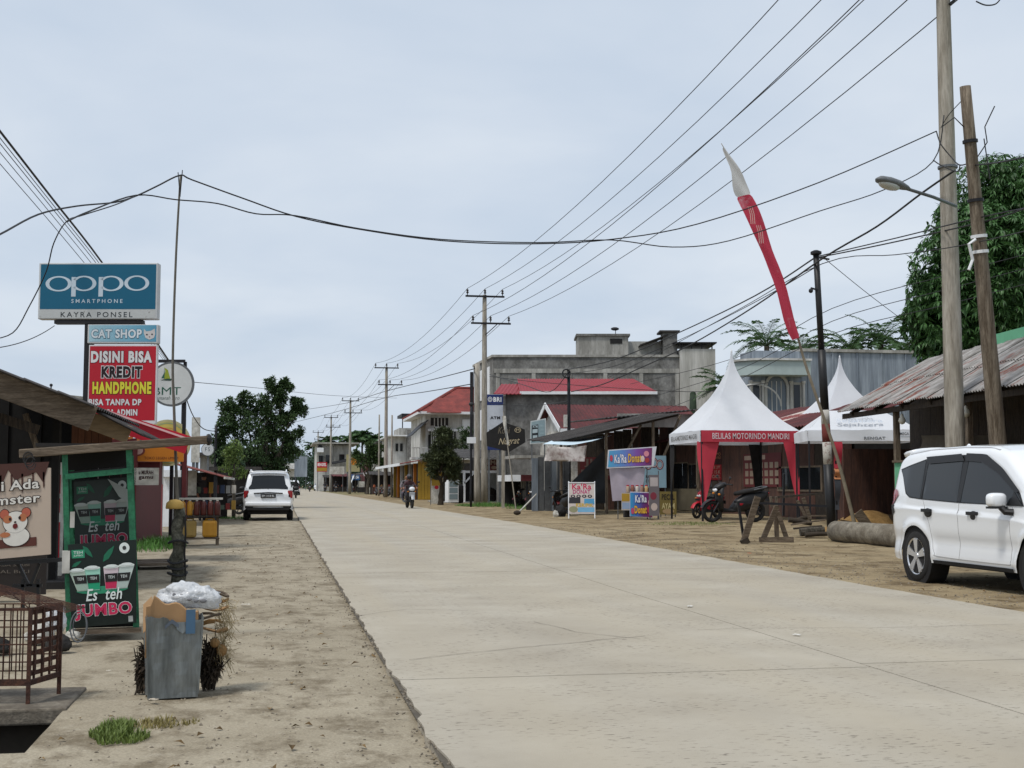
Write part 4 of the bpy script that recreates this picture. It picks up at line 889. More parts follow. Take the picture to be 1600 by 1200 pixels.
board('shop_sign', 'blue and white shop sign over the low maroon stall', 'sign', 549, 741, 562, 750, 118, PC('2f5a8a'), lines=[('PULSA', .1, .25, .9, .75)])
board('shop_sign', 'dark red shop sign behind the dark-roofed fruit stall', 'sign', 612, 727, 630, 737, 112, PC('7a2226'), lines=[('BUAH', .15, .25, .85, .75)])
board('shop_sign', 'white shop sign with green lettering right of the tarp stall', 'sign', 575, 733, 590, 741, 114, M['offwhite'], lines=[('JAMU', .12, .25, .88, .75)], lcol='2f6a3a')
p = at_y(571, 768, 112); t = thing('tarp_stall', 'market stall with white tarp side and dark top far right of the road', 'stall', (p.x, p.y, 0))
mb = MB(); roofq(mb, (-1.7, -1.2, 2.6), (2.2, -1.2, 3.1), (2.2, 1.5, 3.3), (-1.7, 1.5, 2.8), t=.06); mb.build('roof', M['roof_dark'], t)
mb = MB(); mb.grid(lambda u, v: V(-1.65 - .7 * (1 - v), -1.2 + 2.5 * u, .9 + 1.7 * v), 3, 5); mb.build('tarp_side', M['white'], t)
for x in (-1.5, 2.0):
 for y in (-1.1, 1.3): mb = MB(); mb.bar((x, y, 0), (x, y, 2.9), .08); mb.build('post', M['wood_dark'], t)
mb = MB(); mb.bx(-1.2, .1, -1.1, -.4, .1, .85); mb.bx(.3, 1.9, -1.0, -.2, .1, .75); mb.build('counter', M['dark'], t); mb = MB(); mb.bx(-1.0, .7, -.9, -.2, .87, 1.7); mb.build('display_case', M['offwhite'], t)
p = at_y(534, 766, 140); t = thing('food_cart', 'white glass food cart left of the tarp stall', 'cart', (p.x, p.y, 0)); mb = MB(); mb.bx(-.8, .8, -.4, .4, .3, 1.6); mb.build('body', M['offwhite'], t)
for s_ in (-1, 1): mb = MB(); mb.lathe([(.28, -.04), (.28, .04)], 14, Matrix.Translation((s_ * .6, -.42, .28)) @ Matrix.Rotation(R(90), 4, 'X')); mb.build('wheel', M['rubber'], t)
def kerb_stall(label, px, Y, w_, h_, rm, cm, goods):
 p = at_y(px, 757, Y); t = thing('kerb_stall', label, 'stall', (p.x, Y, 0)); mb = MB(); roofq(mb, (-w_ / 2 - .3, -1.2, h_), (w_ / 2 + .3, -1.2, h_ - .15), (w_ / 2 + .3, 1.4, h_ + .35), (-w_ / 2 - .3, 1.4, h_ + .45), waves=8, amp=.02, t=.04); mb.build('roof', rm, t)
 for x in (-w_ / 2, w_ / 2):
  for y in (-1.0, 1.2): mb = MB(); mb.bar((x, y, -.05), (x, y, h_ + .1), .09); mb.build('post', M['wood_dark'], t)
 mb = MB(); mb.bx(-w_ / 2 + .1, w_ / 2 - .1, -.9, -.2, .05, .85); mb.build('counter', cm, t); mb = MB(); mb.bx(-w_ / 2, w_ / 2, 1.1, 1.16, 0, h_); mb.build('back_wall', M['dark'], t)
 for i, g in enumerate(goods): x = -w_ / 2 + .35 + i * (w_ - .6) / max(1, len(goods) - 1); mb = MB(); mb.lathe([(.12, .86), (.17, .95), (.15, 1.12), (.04, 1.25)], 9, Matrix.Translation((x, -.55, 0))); mb.build('goods', PC(g), t)
kerb_stall('dark-roofed fruit stall behind the row of parked motorbikes', 601, 98, 3.4, 2.5, M['roof_dark'], M['brown_board'], ('b5603a', 'b98a4a', '8a3a2a', 'c0a58a'))
kerb_stall('grey-roofed stall with white counter right of the tarp stall', 586, 106, 2.6, 2.4, M['roof_zinc'], M['offwhite'], ('8d8d88', '5a6a4a', 'a8744a'))
kerb_stall('low maroon-roofed stall before the far white house', 540, 132, 4.5, 2.7, M['roof_maroon'], M['dark'], ('7a7a78', '9a5a4a', '5a5a62', 'b0a890'))
kerb_stall('small dark stall beside the far food cart', 520, 146, 3.2, 2.6, M['roof_dark'], M['concrete_pale'], ('6a5a4a', '8a3a3a', '9a9a90'))
t = thing('upright_banner', 'yellow and white upright banner beside the trunk of the round bushy tree', 'banner', (at_y(683, 760, 48).x, 48, 0))
z1 = at_y(683, 736, 48).z; mb = MB(); mb.bx(-.37, .37, -.02, .02, .05, z1); mb.build('panel', M['offwhite'], t); fr = Frame((-.37, -.02, .05), (.74, 0, 0), (0, 0, z1 - .05))
rect(fr, .03, .55, .97, .97, M['yellow'], t); ell(fr, .5, .8, .38, .08, PC('3a3a2a'), t, .008); ell(fr, .45, .5, .18, .06, M['red'], t, .01)
for s_ in (-1, 1): mb = MB(); mb.bar((s_ * .4, .03, -.03), (s_ * .4, .03, z1 + .05), .04); mb.build('post', M['steel_grey'], t)
# buildings on the left
defm('shaded_wood', (.012, .011, .010), .95, var=.3)  # near-black wood: the shack's interior shade is put into its colour
# ---- wooden shack at the left edge
t = thing('wooden_shack', 'old dark wooden shack with weathered eave boards at the left edge', 'shack', (-3.5, 9.5, 0)); T0 = V(-3.5, 9.5, 0)
def Q(px, py, Y): return at_y(px, py, Y) - T0
a, b_ = Q(-120, 556, 9.5), Q(145, 655, 9.5); sl_ = (b_.z - a.z) / (b_.x - a.x)
mb = MB(); mb.bar(V(a.x, 0, a.z - .0), V(b_.x, 0, b_.z), .035, .3); o = mb.build('bargeboard', M['wood'], t, bevel=.004)
c_, d_ = Q(92, 645, 10.2), Q(204, 678, 10.2)
mb = MB(); mb.bar(V(c_.x, .62, c_.z + .05), V(d_.x, .62, d_.z - .02), .035, .22); mb.build('bargeboard', mat('wood_tan', hx('8d7a60'), .9, var=.25, scale=5, stretch=(.8, 5, 5)), t, bevel=.004)
e = Q(-40, 640, 9.9); f_ = Q(60, 672, 9.9); mb = MB(); mb.bar(V(e.x, .4, e.z), V(f_.x, .4, f_.z), .05, .12); mb.build('rafter', M['wood_dark'], t)
def rz_(x): return a.z + sl_ * (x - a.x)
for i in range(5):
 x0, x1 = a.x + (b_.x - a.x) * i / 5, a.x + (b_.x - a.x) * (i + 1.06) / 5
 mb = MB(); roofq(mb, (x1, -.12, rz_(x1) + .16), (x1, 3, rz_(x1) + .16), (x0, 3, rz_(x0) + .17), (x0, -.12, rz_(x0) + .17), waves=24, amp=.018, t=.008); mb.build('roof_sheet', M['roof_dark'], t)
x0, x1 = b_.x - .1, Q(222, 676, 10.0).x
mb = MB(); roofq(mb, (x1, .45, rz_(x1) + .04), (x1, 2.6, rz_(x1) + .04), (x0, 2.6, rz_(x0) + .12), (x0, .45, rz_(x0) + .12), waves=22, amp=.018, t=.008); mb.build('roof_sheet', M['roof_dark'], t)
for i in range(16):
 x = -3.2 + i * .24; mb = MB(); mb.bx(x, x + .235, 2.85 + .02 * (i % 2), 2.89 + .02 * (i % 2), 0, min(2.75, rz_(x + .24) + .1)); mb.build('back_board', M['shaded_wood'], t)
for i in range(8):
 y = .4 + i * .3; mb = MB(); mb.bx(-3.3, -3.26, y, y + .29, 0, 2.9); mb.build('side_board', M['shaded_wood'], t)
for px, Y in ((-30, 9.8), (88, 10.2), (128, 12.2)):
 p = Q(px, 700, Y); mb = MB(); mb.bar((p.x, p.y, -.05), (p.x, p.y, rz_(p.x) + .05), .09); mb.build('post', M['shaded_wood'], t)
p = Q(50, 690, 10); mb = MB(); mb.bar(V(p.x - .12, .6, p.z + .35), V(p.x + .06, .6, p.z - .15), .06); mb.build('brace', M['wood_v'], t)
for i in range(6):
 p0 = Q(112 + i * 10.5, 680, 11.2); p1 = Q(112 + (i + .94) * 10.5, 680, 11.2); mb = MB(); mb.bx(p0.x, p1.x, 1.7, 1.73, p0.z - .25, p0.z + .16 - .012 * i); mb.build('panel_board', mat('plank_orange', hx('6e4630'), .9, var=.3, scale=5, stretch=(5, 5, .8)), t)
for i in range(7):
 p0 = Q(80 + i * 18, 800, 12.4); p1 = Q(80 + (i + .95) * 18, 800, 12.4); mb = MB(); mb.bx(p0.x, p1.x, 2.9, 2.93, -.02, 1.9); mb.build('wall_board', M['shaded_wood'], t)
mb = MB(); mb.bx(-3.2, b_.x + .1, .4, 2.8, -.05, .06); mb.build('floor', M['dark'], t)  # dark floor colour also carries the interior shade
p0, p1 = Q(80, 830, 10.6), Q(97, 830, 10.6); mb = MB(); mb.bx(p0.x, p1.x, 1.1, 1.16, 0, p0.z + .9); o = mb.build('sign_strip', M['offwhite'], t);
fr = Frame((p0.x, 1.1, .2), (p1.x - p0.x, 0, 0), (0, 0, p0.z + .6)); rect(fr, .2, .05, .8, .45, M['red'], o); rect(fr, .25, .55, .75, .7, M['red'], o); rect(fr, .25, .75, .75, .95, M['red'], o)
# ---- hamster banner on a black table frame
t = thing('hamster_banner', 'beige printed banner with hamster drawing on a black stand inside the shack', 'banner', at_y(10, 900, 8.3)); t.location.z = 0; t.scale.y = KD
T0 = at_y(10, 900, 8.3); T0.z = 0
o0, o1, o3 = at_y(-75, 880, 8.3) - T0, at_y(79, 866, 8.3) - T0, at_y(-75, 728, 8.3) - T0
o1t = at_y(79, 731, 8.3) - T0
mb = MB()
P4 = [o0, o1, o1t, o3]; mb.add(P4 + [p + V(0, .02, 0) for p in P4], [(0, 1, 2, 3), (7, 6, 5, 4), (0, 4, 5, 1), (1, 5, 6, 2), (2, 6, 7, 3), (3, 7, 4, 0)]); bn = mb.build('panel', mat('banner_beige', hx('b9a898'), .6, var=.06, scale=2), t)
fr = Frame(o0, o1 - o0, o3 - o0)
def fp(px, py): return ((px + 75) / 154, (873 - py) / 145)
def drawp(pts, m_, off): poly(fr, [fp(*p) for p in pts], m_, bn, off)
drip = [(-75, 729)] + [(-75 + i * 11, 744 + (14 if i % 2 else 3) + 7 * math.sin(i * 2.1)) for i in range(14)] + [(78, 733)]
mb = MB(); pts = [fr.p(*fp(*p), .003) for p in drip]; mb.add(pts, [list(range(len(pts)))[::-1]]); mb.build('print', PC('4a2a22'), bn)
for i in range(8): x = -50 + i * 17.0; drawp([(x - 1.5, 748), (x - 1.2, 765 + 4 * (i % 3)), (x, 768 + 5 * (i % 3)), (x + 1.2, 765 + 4 * (i % 3)), (x + 1.5, 748)][::1], PC('4a2a22'), .003)
def tx(s_, p0, q0, p1, q1, m_, mo, **k):
 a0, b0 = fp(p0, q1); a1, b1 = fp(p1, q0); outlined(fr, s_, a0, b0, a1, b1, m_, mo, bn, **k)
DK = PC('2a1c1a'); WH = PC('dedad2')
tx('Disini Ada', -58, 757, 62, 772, WH, DK, bold=.02, grow=.05, tilt=.0); tx('Hamster', -40, 779, 63, 793, WH, DK, bold=.02, grow=.05)
def el(px, py, ra, rb, m_, off): ell(fr, *fp(px, py), ra / 154, rb / 145, m_, bn, off)
rect(fr, *fp(-20, 858), *fp(57, 845), PC('5b2f26'), bn, .003)
el(25, 842, 22, 15, DK, .005); el(25, 842, 21, 14, WH, .007); el(24, 820, 20, 17, DK, .006); el(24, 820, 19, 16, WH, .008)
for s_ in (-1, 1): el(24 + s_ * 17, 807, 8, 8, DK, .005); el(24 + s_ * 17, 807, 7, 7, PC('b5604a'), .0085)
el(12, 815, 7, 6, PC('b5704a'), .009); el(36, 814, 6, 6, PC('b5704a'), .009); el(16, 815, 2, 2.5, DK, .011); el(31, 814, 2, 2.5, DK, .011); el(24, 820, 2, 1.3, DK, .011); el(24, 826, 4, 4, PC('6a1c1c'), .011); el(8, 838, 8, 4, PC('b5704a'), .0095)
mb = MB(); mb.bar(o0 + V(-.1, .05, -.04), at_y(112, 874, 8.3) - T0 + V(0, .05, 0), .04); mb.build('rail', M['black'], t)
for (x0, y0, x1, y1) in ((28, 880, 45, 915), (62, 880, 48, 915), (20, 915, 66, 915), (36, 905, 36, 990), (60, 905, 60, 990)):
 mb = MB(); mb.bar(at_y(x0, y0, 8.4) - T0, at_y(x1, y1, 8.4) - T0, .03); mb.build('leg', M['black'], t)
p = at_y(30, 895, 8.9); t = thing('painted_panel', 'dark painted panel with faint lettering under the hamster banner', 'panel', (p.x, p.y, 0))
mb = MB(); mb.bx(-.6, .28, 0, .04, .05, .55); o = mb.build('panel', PC('2b2624', .8), t); fr2 = Frame((-.6, -.002, .05), (.88, 0, 0), (0, 0, .5)); text(fr2, 'SERBA SERBI', .35, .62, .8, .68, PC('6d665e'), o); text(fr2, 'JUAL BELI', .35, .45, .8, .54, PC('6d665e'), o)
# ---- red corner shop
t = thing('red_corner_shop', 'shop with red awning, orange sign and red column behind the drinks cart', 'shop', (-3.2, 15, 0)); T0 = V(-3.2, 15, 0)
def Q(px, py, Y): return at_y(px, py, Y) - T0
a, b_ = Q(150, 640, 13.0), Q(294, 686, 13.0)
mb = MB(); roofq(mb, (b_.x, b_.y, b_.z), (b_.x, b_.y + 1.0, b_.z), (a.x, a.y + 1.0, a.z + .03), (a.x, a.y, a.z + .03), t=.03); o = mb.build('awning', M['red'], t)
mb = MB(); mb.bar(V(a.x, a.y - .02, a.z - .1), V(b_.x, b_.y - .02, b_.z - .1), .02, .3); mb.build('awning_valance', M['red'], o)
mb = MB(); mb.bar(V(a.x, a.y - .05, a.z + .04), V(b_.x, b_.y - .05, b_.z - .0), .02, .03); mb.build('awning_piping', PC('e6b8b8'), o)
def brd(name, p0, q0, p1, q1, Y, m_, tk=.08): A0 = Q(p0, q1, Y); A1 = Q(p1, q0, Y); mb = MB(); mb.bx(A0.x, A1.x, A0.y, A0.y + tk, A0.z, A1.z); return mb.build(name, m_, t), Frame((A0.x, A0.y, A0.z), (A1.x - A0.x, 0, 0), (0, 0, A1.z - A0.z))
o, fr = brd('orange_sign', 205, 693, 287, 721, 16.5, M['orange']); text(fr, 'TOKO LEGEN UMKM', .25, .12, .9, .26, PC('5a1d12'), o); ell(fr, .12, .6, .14, .3, PC('7a3a30'), o); ell(fr, .12, .6, .1, .22, PC('c9a59a'), o, .008)
brd('red_fascia', 206, 722, 250, 731, 16.6, M['maroon'])
o, fr = brd('milk_sign', 206, 731, 248, 758, 16.4, M['offwhite'], .05); text(fr, 'u MURAH', .25, .62, .8, .85, PC('3a1d20'), o, bold=.03); text(fr, 'gamu', .25, .3, .8, .52, PC('3a1d20'), o, bold=.03)
mb = MB(); A0 = Q(213, 835, 20); A1 = Q(252, 757, 20); mb.bx(A0.x - 2, A1.x - .12, A0.y + .05, A0.y + 1.2, -.03, A1.z + .9); mb.build('wall', M['white_wall'], t)
mb = MB(); x_ = Q(246, 800, 20).x; mb.bx(x_ - .11, x_ + .1, A0.y - .1, A0.y + .12, -.03, A1.z); mb.build('column', M['red'], t)
for p in (226, 232): x_ = Q(p, 800, 20).x; mb = MB(); mb.bx(x_ - .03, x_ + .03, A0.y - .0, A0.y + .04, 0, A1.z); mb.build('stripe_post', M['dark_steel'], t)
mb = MB(); mb.bx(Q(150, 800, 16).x, Q(206, 800, 16).x, 1.4, 5, -.03, 2.2); mb.build('side_wall', M['maroon'], t)
fr = Frame(Q(158, 694, 15.5), V(.85, 0, 0), V(0, 0, .42)); text(fr, 'Shop', 0, 0, 1, 1, PC('a9632c'), t, .0, bold=.02)
p0, p1 = Q(289, 700, 16.8), Q(289, 800, 16.8); mb = MB(); mb.bar((p0.x, p0.y, -.05), (p0.x, p0.y, p0.z), .09); mb.build('sign_post', M['maroon'], t)
# ---- goods shop with red-brown awning
t = thing('goods_shop', 'open goods shop with red-brown corrugated awning left of the small tree', 'shop', (-3.4, 25, 0)); T0 = V(-3.4, 25, 0)
a, b_ = Q(284, 728, 25), Q(352, 746, 25)
a, b_ = at_y(284, 727, 25) - T0, at_y(350, 745, 25) - T0
for i in range(4):
 y0 = i * 1.3; mb = MB(); roofq(mb, (b_.x, y0, b_.z), (b_.x, y0 + 1.34, b_.z), (a.x - .6, y0 + 1.34, a.z + .15), (a.x - .6, y0, a.z + .15), waves=8, amp=.02, t=.012); mb.build('awning_sheet', mat('awning_brown', hx('7c4038'), .7, var=.2, scale=2), t)
mb = MB(); mb.bar((b_.x + .02, -.05, b_.z - .03), (b_.x + .02, 5.3, b_.z - .03), .05, .08); mb.build('awning_edge', M['offwhite'], t)
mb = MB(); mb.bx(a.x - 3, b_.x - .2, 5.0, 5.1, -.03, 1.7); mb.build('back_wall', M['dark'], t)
mb = MB(); mb.bx(a.x - 3, a.x - .7, .9, 1.0, -.03, 1.95); mb.build('white_wall', M['white'], t)
A0 = at_y(253, 745, 24) - T0; A1 = at_y(282, 737, 24) - T0; mb = MB(); mb.bx(A0.x, A1.x, -1, .6, A0.z, A1.z + .05); mb.build('white_canopy', M['white'], t)
A0 = at_y(253, 800, 24.2) - T0; A1 = at_y(270, 800, 24.2) - T0; mb = MB(); mb.bx(A0.x, A1.x, -.8, -.7, -.03, 1.6); mb.build('white_panel', M['white'], t)
for px in (290, 336): x_ = (at_y(px, 770, 25) - T0).x; mb = MB(); mb.bar((x_, .1, -.05), (x_, .1, b_.z + .1 + (.2 if px < 300 else 0)), .1); mb.build('post', M['maroon'] if px < 300 else M['dark_steel'], t)
for r in range(2):
 mb = MB(); mb.bx(a.x - .2, b_.x - .5, 3.2, 3.6, .35 + r * .55, .4 + r * .55); mb.build('shelf', M['wood_dark'], t)
cols = ['8b2f2a', 'c9c3b8', '3a4a6a', 'b08a3a', '5a6a5a', '9a9a98', '6a3030']
k = 0
for r in range(2):
 for i in range(9):
  x_ = a.x - .1 + i * .19
  tb = MB(); hgt = U(.15, .4); tb.bx(x_ + .02, x_ + .16, 3.22, 3.42, .4 + r * .55, .4 + r * .55 + hgt)
  tag(tb.build('goods_box', PC(cols[(i * 3 + r * 5) % 7])), '%s packet on the %s shelf of the goods shop, %s' % (['red', 'pale', 'blue', 'ochre', 'green', 'grey', 'maroon'][(i * 3 + r * 5) % 7], ('lower', 'upper')[r], ['leftmost', 'second from left', 'third from left', 'fourth from left', 'middle one', 'fourth from right', 'third from right', 'second from right', 'rightmost'][i]), 'goods', 'packages on the shop shelves').location = V(T0.x, T0.y * KD, 0)
mb = MB(); mb.bx(a.x + .1, a.x + .42, .7, .74, .9, 1.7); tag(mb.build('hanging_shirt', M['offwhite']), 'white cloth hanging under the red-brown awning', 'cloth').location = V(T0.x, T0.y * KD, 0)
for (nm, lb_, p0, q0, p1, q1, Y, m_) in (('roof_board', 'pale upright shop board rising above the red-brown awning', 299, 652, 312, 730, 34, 'offwhite'), ('far_left_house', 'far grey house wall behind the round white sign', 312, 712, 350, 775, 48, 'concrete_pale'), ('low_shop', 'low dark shop wall behind the small left tree', 340, 735, 395, 790, 40, 'dark')):
 x0, x1 = spanx(p0, p1, (q0 + q1) / 2, Y); z1 = at_y(p0, q0, Y).z
 t = thing(nm, lb_, 'board' if 'board' in nm else 'building', (x0, Y, 0)); mb = MB(); mb.bx(0, x1 - x0, 0, .25 if 'board' in nm else 6, -.03 if nm != 'roof_board' else 2.2, z1); mb.build('wall' if 'board' not in nm else 'panel', M[m_], t)
 if 'board' in nm: mb = MB(); mb.bar((.1, .1, 0), (.1, .1, 2.2), .12); mb.bar((x1 - x0 - .1, .1, 0), (x1 - x0 - .1, .1, 2.2), .12); mb.build('post', M['steel_grey'], t)
 else: mb = MB(); mb.bx(-.4, x1 - x0 + .4, -.5, 6.3, z1, z1 + .18); mb.build('roof', M['roof_dark'], t)
p = at_y(72, 610, 24); t = thing('rear_roof', 'pale far roof edge with a small finial behind the wooden shack', 'roof', (p.x, 24, 0)); mb = MB(); z_ = p.z
mb.bx(-.6, 1.4, 0, 3, 0, z_ - .25); mb.build('wall', M['offwhite'], t); mb = MB(); roofq(mb, (-.8, -.3, z_), (1.6, -.3, z_ - .25), (1.4, 3, z_ + .05), (-.6, 3, z_ + .2), t=.08); mb.build('roof_sheet', M['concrete_pale'], t); mb = MB(); mb.tube([(.0, .5, z_), (0, .5, z_ + .2)], .02, 6); mb.ball((0, .5, z_ + .22), .05); mb.build('finial', M['dark_steel'], t)
OLD[0] = False
# poles and cables
def taper_pole(parent, m, h, r0, r1, name='shaft', lean=(0, 0), n=14, z0=-.1):
 mb = MB(); k = 7
 mb.tube([(lean[0] * i / k, lean[1] * i / k, z0 + (h - z0) * i / k) for i in range(k + 1)], [r0 + (r1 - r0) * i / k for i in range(k + 1)], n); return mb.build(name, m, parent, smooth=True)
INS = [(.0, .0), (.03, .02), (.03, .1), (.075, .12), (.085, .17), (.04, .2), (.07, .24), (.075, .29), (.035, .33), (.03, .36)]
PH = 13.0
POLES = [(13.81, 24.51), (12.45, 77.95), (10.5, 127.96), (9.75, 179.6), (8.9, 225.0), (8.6, 290.0)]
names = ['thick concrete power pole behind the white car at the right edge', 'tall concrete power pole with two crossarms left of the blue bank sign', 'second tall power pole down the road above the yellow shop', 'third power pole down the road over the far white house', 'fourth slim power pole beyond the far white house', 'farthest small power pole at the end of the road']
UPo = [(-1.1, .0), (0.0, .08), (1.1, .05)]; LOo = [(-.75, -1.62), (.35, -1.65), (1.5, -1.68)]
for i, (x, y) in enumerate(POLES):
 t = thing('power_pole', names[i], 'power pole', (x, y, 0), group='concrete power poles along the right side')
 ZP = PH + (.9 if i == 0 else 0); taper_pole(t, M['concrete_pole'], ZP, .215, .13)
 for nm, offs, zz in (('crossarm', UPo, ZP - .12), ('crossarm', LOo, ZP - 1.8)):
  mb = MB(); mb.bx(offs[0][0] - .12, offs[-1][0] + .12, -.22, -.12, zz - .05, zz + .06); arm = mb.build(nm, M['dark_steel'], t)
  for ox, _ in offs:
   mb = MB(); mb.lathe([(r_, z_ * 1.1) for r_, z_ in INS], 10, Matrix.Translation((ox, -.17, zz + .06))); mb.build('insulator', mat('porcelain', (.03, .025, .022), .35), arm, smooth=True)
 mb = MB(); mb.bar((.05, -.17, ZP - 2.5), (.75, -.17, ZP - 1.85), .05); mb.build('brace', M['dark_steel'], t)
 if i == 0:
  for z in (7.9,): mb = MB(); mb.lathe([(.205, z), (.205, z + .05)], 14); mb.build('clamp_band', M['steel_grey'], t)
rowname = ['upper left', 'upper middle', 'upper right', 'lower left', 'lower middle', 'lower right']
for k in range(6):
 ox, oz = (UPo + LOo)[k]; z = (PH - .06 + .42) if k < 3 else (PH - 1.74 + .42)
 pts = []
 P = [(POLES[0][0] + (POLES[0][0] - POLES[1][0]), -28.0)] + POLES
 for i in range(len(P) - 1):
  c = catenary((P[i][0] + ox, P[i][1] - .17, z + (.9 if i < 2 else 0)), (P[i + 1][0] + ox, P[i + 1][1] - .17, z + (.9 if i == 0 else 0)), 1.0 if i else .8, 14)
  pts += c if not pts else c[1:]
 mb = MB(); mb.tube(pts, .014, 5); tag(mb.build('power_line', M['wire']), rowname[k] + ' wire strung between the concrete power poles', 'power line', 'wires of the main power line')
def plain_pole(label, base, h, r0, r1, m, lean=(0, 0), cat='pole', name='utility_pole', n=12):
 t = thing(name, label, cat, base); taper_pole(t, m, h, r0, r1, lean=lean, n=n); return t
p = dpt(745.5, 760, 46.5); plain_pole('shorter concrete pole standing beside the tall power pole by the bank sign', (p.x, p.y, 0), 8.6, .2, .15, M['concrete_pole'])
p = dpt(612, 740, 78); plain_pole('dark slim pole close to the second tall power pole', (p.x, p.y, 0), 8.3, .1, .08, M['concrete_pole'])
p = dpt(592, 740, 84); plain_pole('short dark pole left of the second tall power pole', (p.x, p.y, 0), 8.9, .1, .08, M['concrete_pole'])
p = dpt(736, 700, 44); t = plain_pole('thin dark iron pole with a box left of the paired poles', (p.x, p.y, 0), 5.9, .07, .06, M['dark_steel'])
mb = MB(); mb.bx(-.25, .25, -.2, -.06, 3.6, 3.95); mb.build('meter_box', M['white'], t); mb = MB(); mb.ball((0, 0, 5.85), (.14, .12, .12)); mb.build('cable_coil', M['wire'], t)
p = dpt(889, 690, 37); MIDP = V(p.x, p.y, 6.65); t = plain_pole('dark iron pole with cable coil rising before the maroon roof', (p.x, p.y, 0), 6.75, .1, .075, M['dark_steel'])
mb = MB()
for k in range(5): mb.tube([V(-.14 + .2 * math.cos(a) * (1 - .06 * k), -.12 + .03 * k, 6.6 + .2 * math.sin(a)) for a in [2 * math.pi * j / 14 for j in range(15)]], .03, 5)
mb.build('cable_coil', M['wire'], t); mb = MB(); mb.bx(-.26, -.1, -.12, .02, 4.0, 4.6); mb.build('meter_box', M['offwhite'], t)
p = dpt(1300, 836, 19.0); BP = V(p.x, p.y, 7.0)
t = thing('banded_steel_pole', 'black steel pole with white and red bands between the two white tents', 'pole', (p.x, p.y, 0)); lx = (at_y(1275, 395, p.y).x - p.x)
segs = [(-.1, 1.75, 'black', .115), (1.75, 2.3, 'white', .112), (2.3, 2.75, 'rust_red', .11), (2.75, 3.1, 'white', .108), (3.1, 4.6, 'black', .105), (4.6, 7.0, 'black', .078)]
M['rust_red'] = mat('rust_red', hx('7d3a33'), .8, var=.25, scale=6); M['worn_white'] = mat('worn_white', hx('c4bfb6'), .8, col2=hx('7a4a40'), pos=(.36, .48), scale=5)
for z0, z1, m_, r_ in segs:
 mb = MB(); mb.tube([(lx * z0 / 7, 0, z0), (lx * (z0 + z1) / 14, 0, (z0 + z1) / 2), (lx * z1 / 7, 0, z1)], [r_, r_ - .001, r_ - .002], 14); mb.build('pole_section', M['worn_white' if m_ == 'white' else m_], t, smooth=True)
mb = MB(); mb.lathe([(.1, 7.0), (.14, 7.02), (.14, 7.08), (.05, 7.12)], 10, Matrix.Translation((lx, 0, 0))); mb.bar((lx - .05, 0, 6.95), (lx + .35, 0, 6.9), .04); mb.build('cap', M['dark_steel'], t)
mb = MB(); mb.bar((lx * .85 - .02, -.05, 6.1), (lx * .85 - .22, -.05, 6.15), .04); mb.ball((lx * .85 - .22, -.05, 6.08), .06, 8, 6); mb.build('hook', M['dark_steel'], t)
BPT = V(p.x + lx, p.y, 6.95)
p = dpt(1560, 700, 15.0); b0 = V(p.x, p.y, 0); top = dpt(1508, 135, 15.0);
t = thing('wooden_pole', 'weathered round wooden pole leaning left beside the concrete power pole', 'pole', b0)
dz = (dpt(1560, 700, 15.0).z); slope = (top.x - p.x) / (top.z - dz), (top.y - p.y) / (top.z - dz)
def WP(z): return V(slope[0] * (z - dz), slope[1] * (z - dz), z)
mb = MB(); mb.tube([WP(z) for z in [-.1 + (top.z + .1) * i / 10 for i in range(11)]], [.185 - .08 * (i / 10) for i in range(11)], 14); mb.build('shaft', M['wood_pole'], t, smooth=True)
for z, m_ in ((5.75, 'white'), (6.05, 'white'), (6.75, 'dark_steel'), (7.9, 'dark_steel')):
 q = WP(z); mb = MB(); mb.tube([q, WP(z + .06)], .155 if z < 7 else .145, 14); mb.build('wire_band', M[m_], t)
mb = MB(); mb.tube([WP(6.0) + V(-.14, -.1, 0), WP(5.9) + V(-.3, -.12, 0), WP(5.6) + V(-.24, -.1, 0), WP(5.4) + V(-.34, -.1, 0)], .03, 6); mb.build('tied_strip', M['white'], t)
for k, pp in enumerate((((.1, 0, 7.6), (.3, -.1, 7.9), (.28, -.1, 8.2), (.5, -.15, 8.6)), ((-.1, 0, 8.2), (-.35, -.1, 8.35), (-.55, 0, 8.2)), ((.1, 0, 7.4), (.35, 0, 7.2), (.3, 0, 8.0)))):
 mb = MB(); mb.tube([V(*q) + WP(q[2]) - V(0, 0, q[2]) for q in pp], .012, 5); mb.build('loose_wire', M['wire'], t)
pp = POLES[0]; t = thing('street_lamp', 'grey cobra-head street lamp on an arm from the big concrete pole', 'street lamp', (pp[0], pp[1], 0))
T0 = V(pp[0], pp[1], 0); h0 = dpt(1420, 296, 14.8) - T0; a0 = dpt(1494, 322, 15.7) - T0
d = (h0 - a0).normalized(); tip = dpt(1370, 280, 14.4) - T0
mb = MB(); mb.tube([a0, a0.lerp(h0, .5) + V(0, 0, .02), h0 + d * .1], .034, 8); mb.build('arm', M['steel_grey'], t, smooth=True)
ax = (tip - h0).normalized(); side = ax.cross(V(0, 0, 1)).normalized(); upv = side.cross(ax).normalized(); Ln = (tip - h0).length
Mx = Matrix((side, upv, -ax)).transposed().to_4x4();
def headfn(scale_up, scale_dn, r):
 mb = MB(); prof = [(0, .32), (.12, .62), (.35, .95), (.65, 1.0), (.88, .8), (1.0, .25)]
 vs = []
 for u, k in prof:
  for j in range(12):
   a = 2 * math.pi * j / 12; c, s = math.cos(a), math.sin(a)
   vs.append(h0 + ax * Ln * u + side * c * r * k + upv * s * r * k * (scale_up if s > 0 else scale_dn))
 fs = [[i * 12 + j, i * 12 + (j + 1) % 12, (i + 1) * 12 + (j + 1) % 12, (i + 1) * 12 + j] for i in range(len(prof) - 1) for j in range(12)] + [list(range(12))[::-1], [(len(prof) - 1) * 12 + j for j in range(12)]]
 return mb.add(vs, fs)
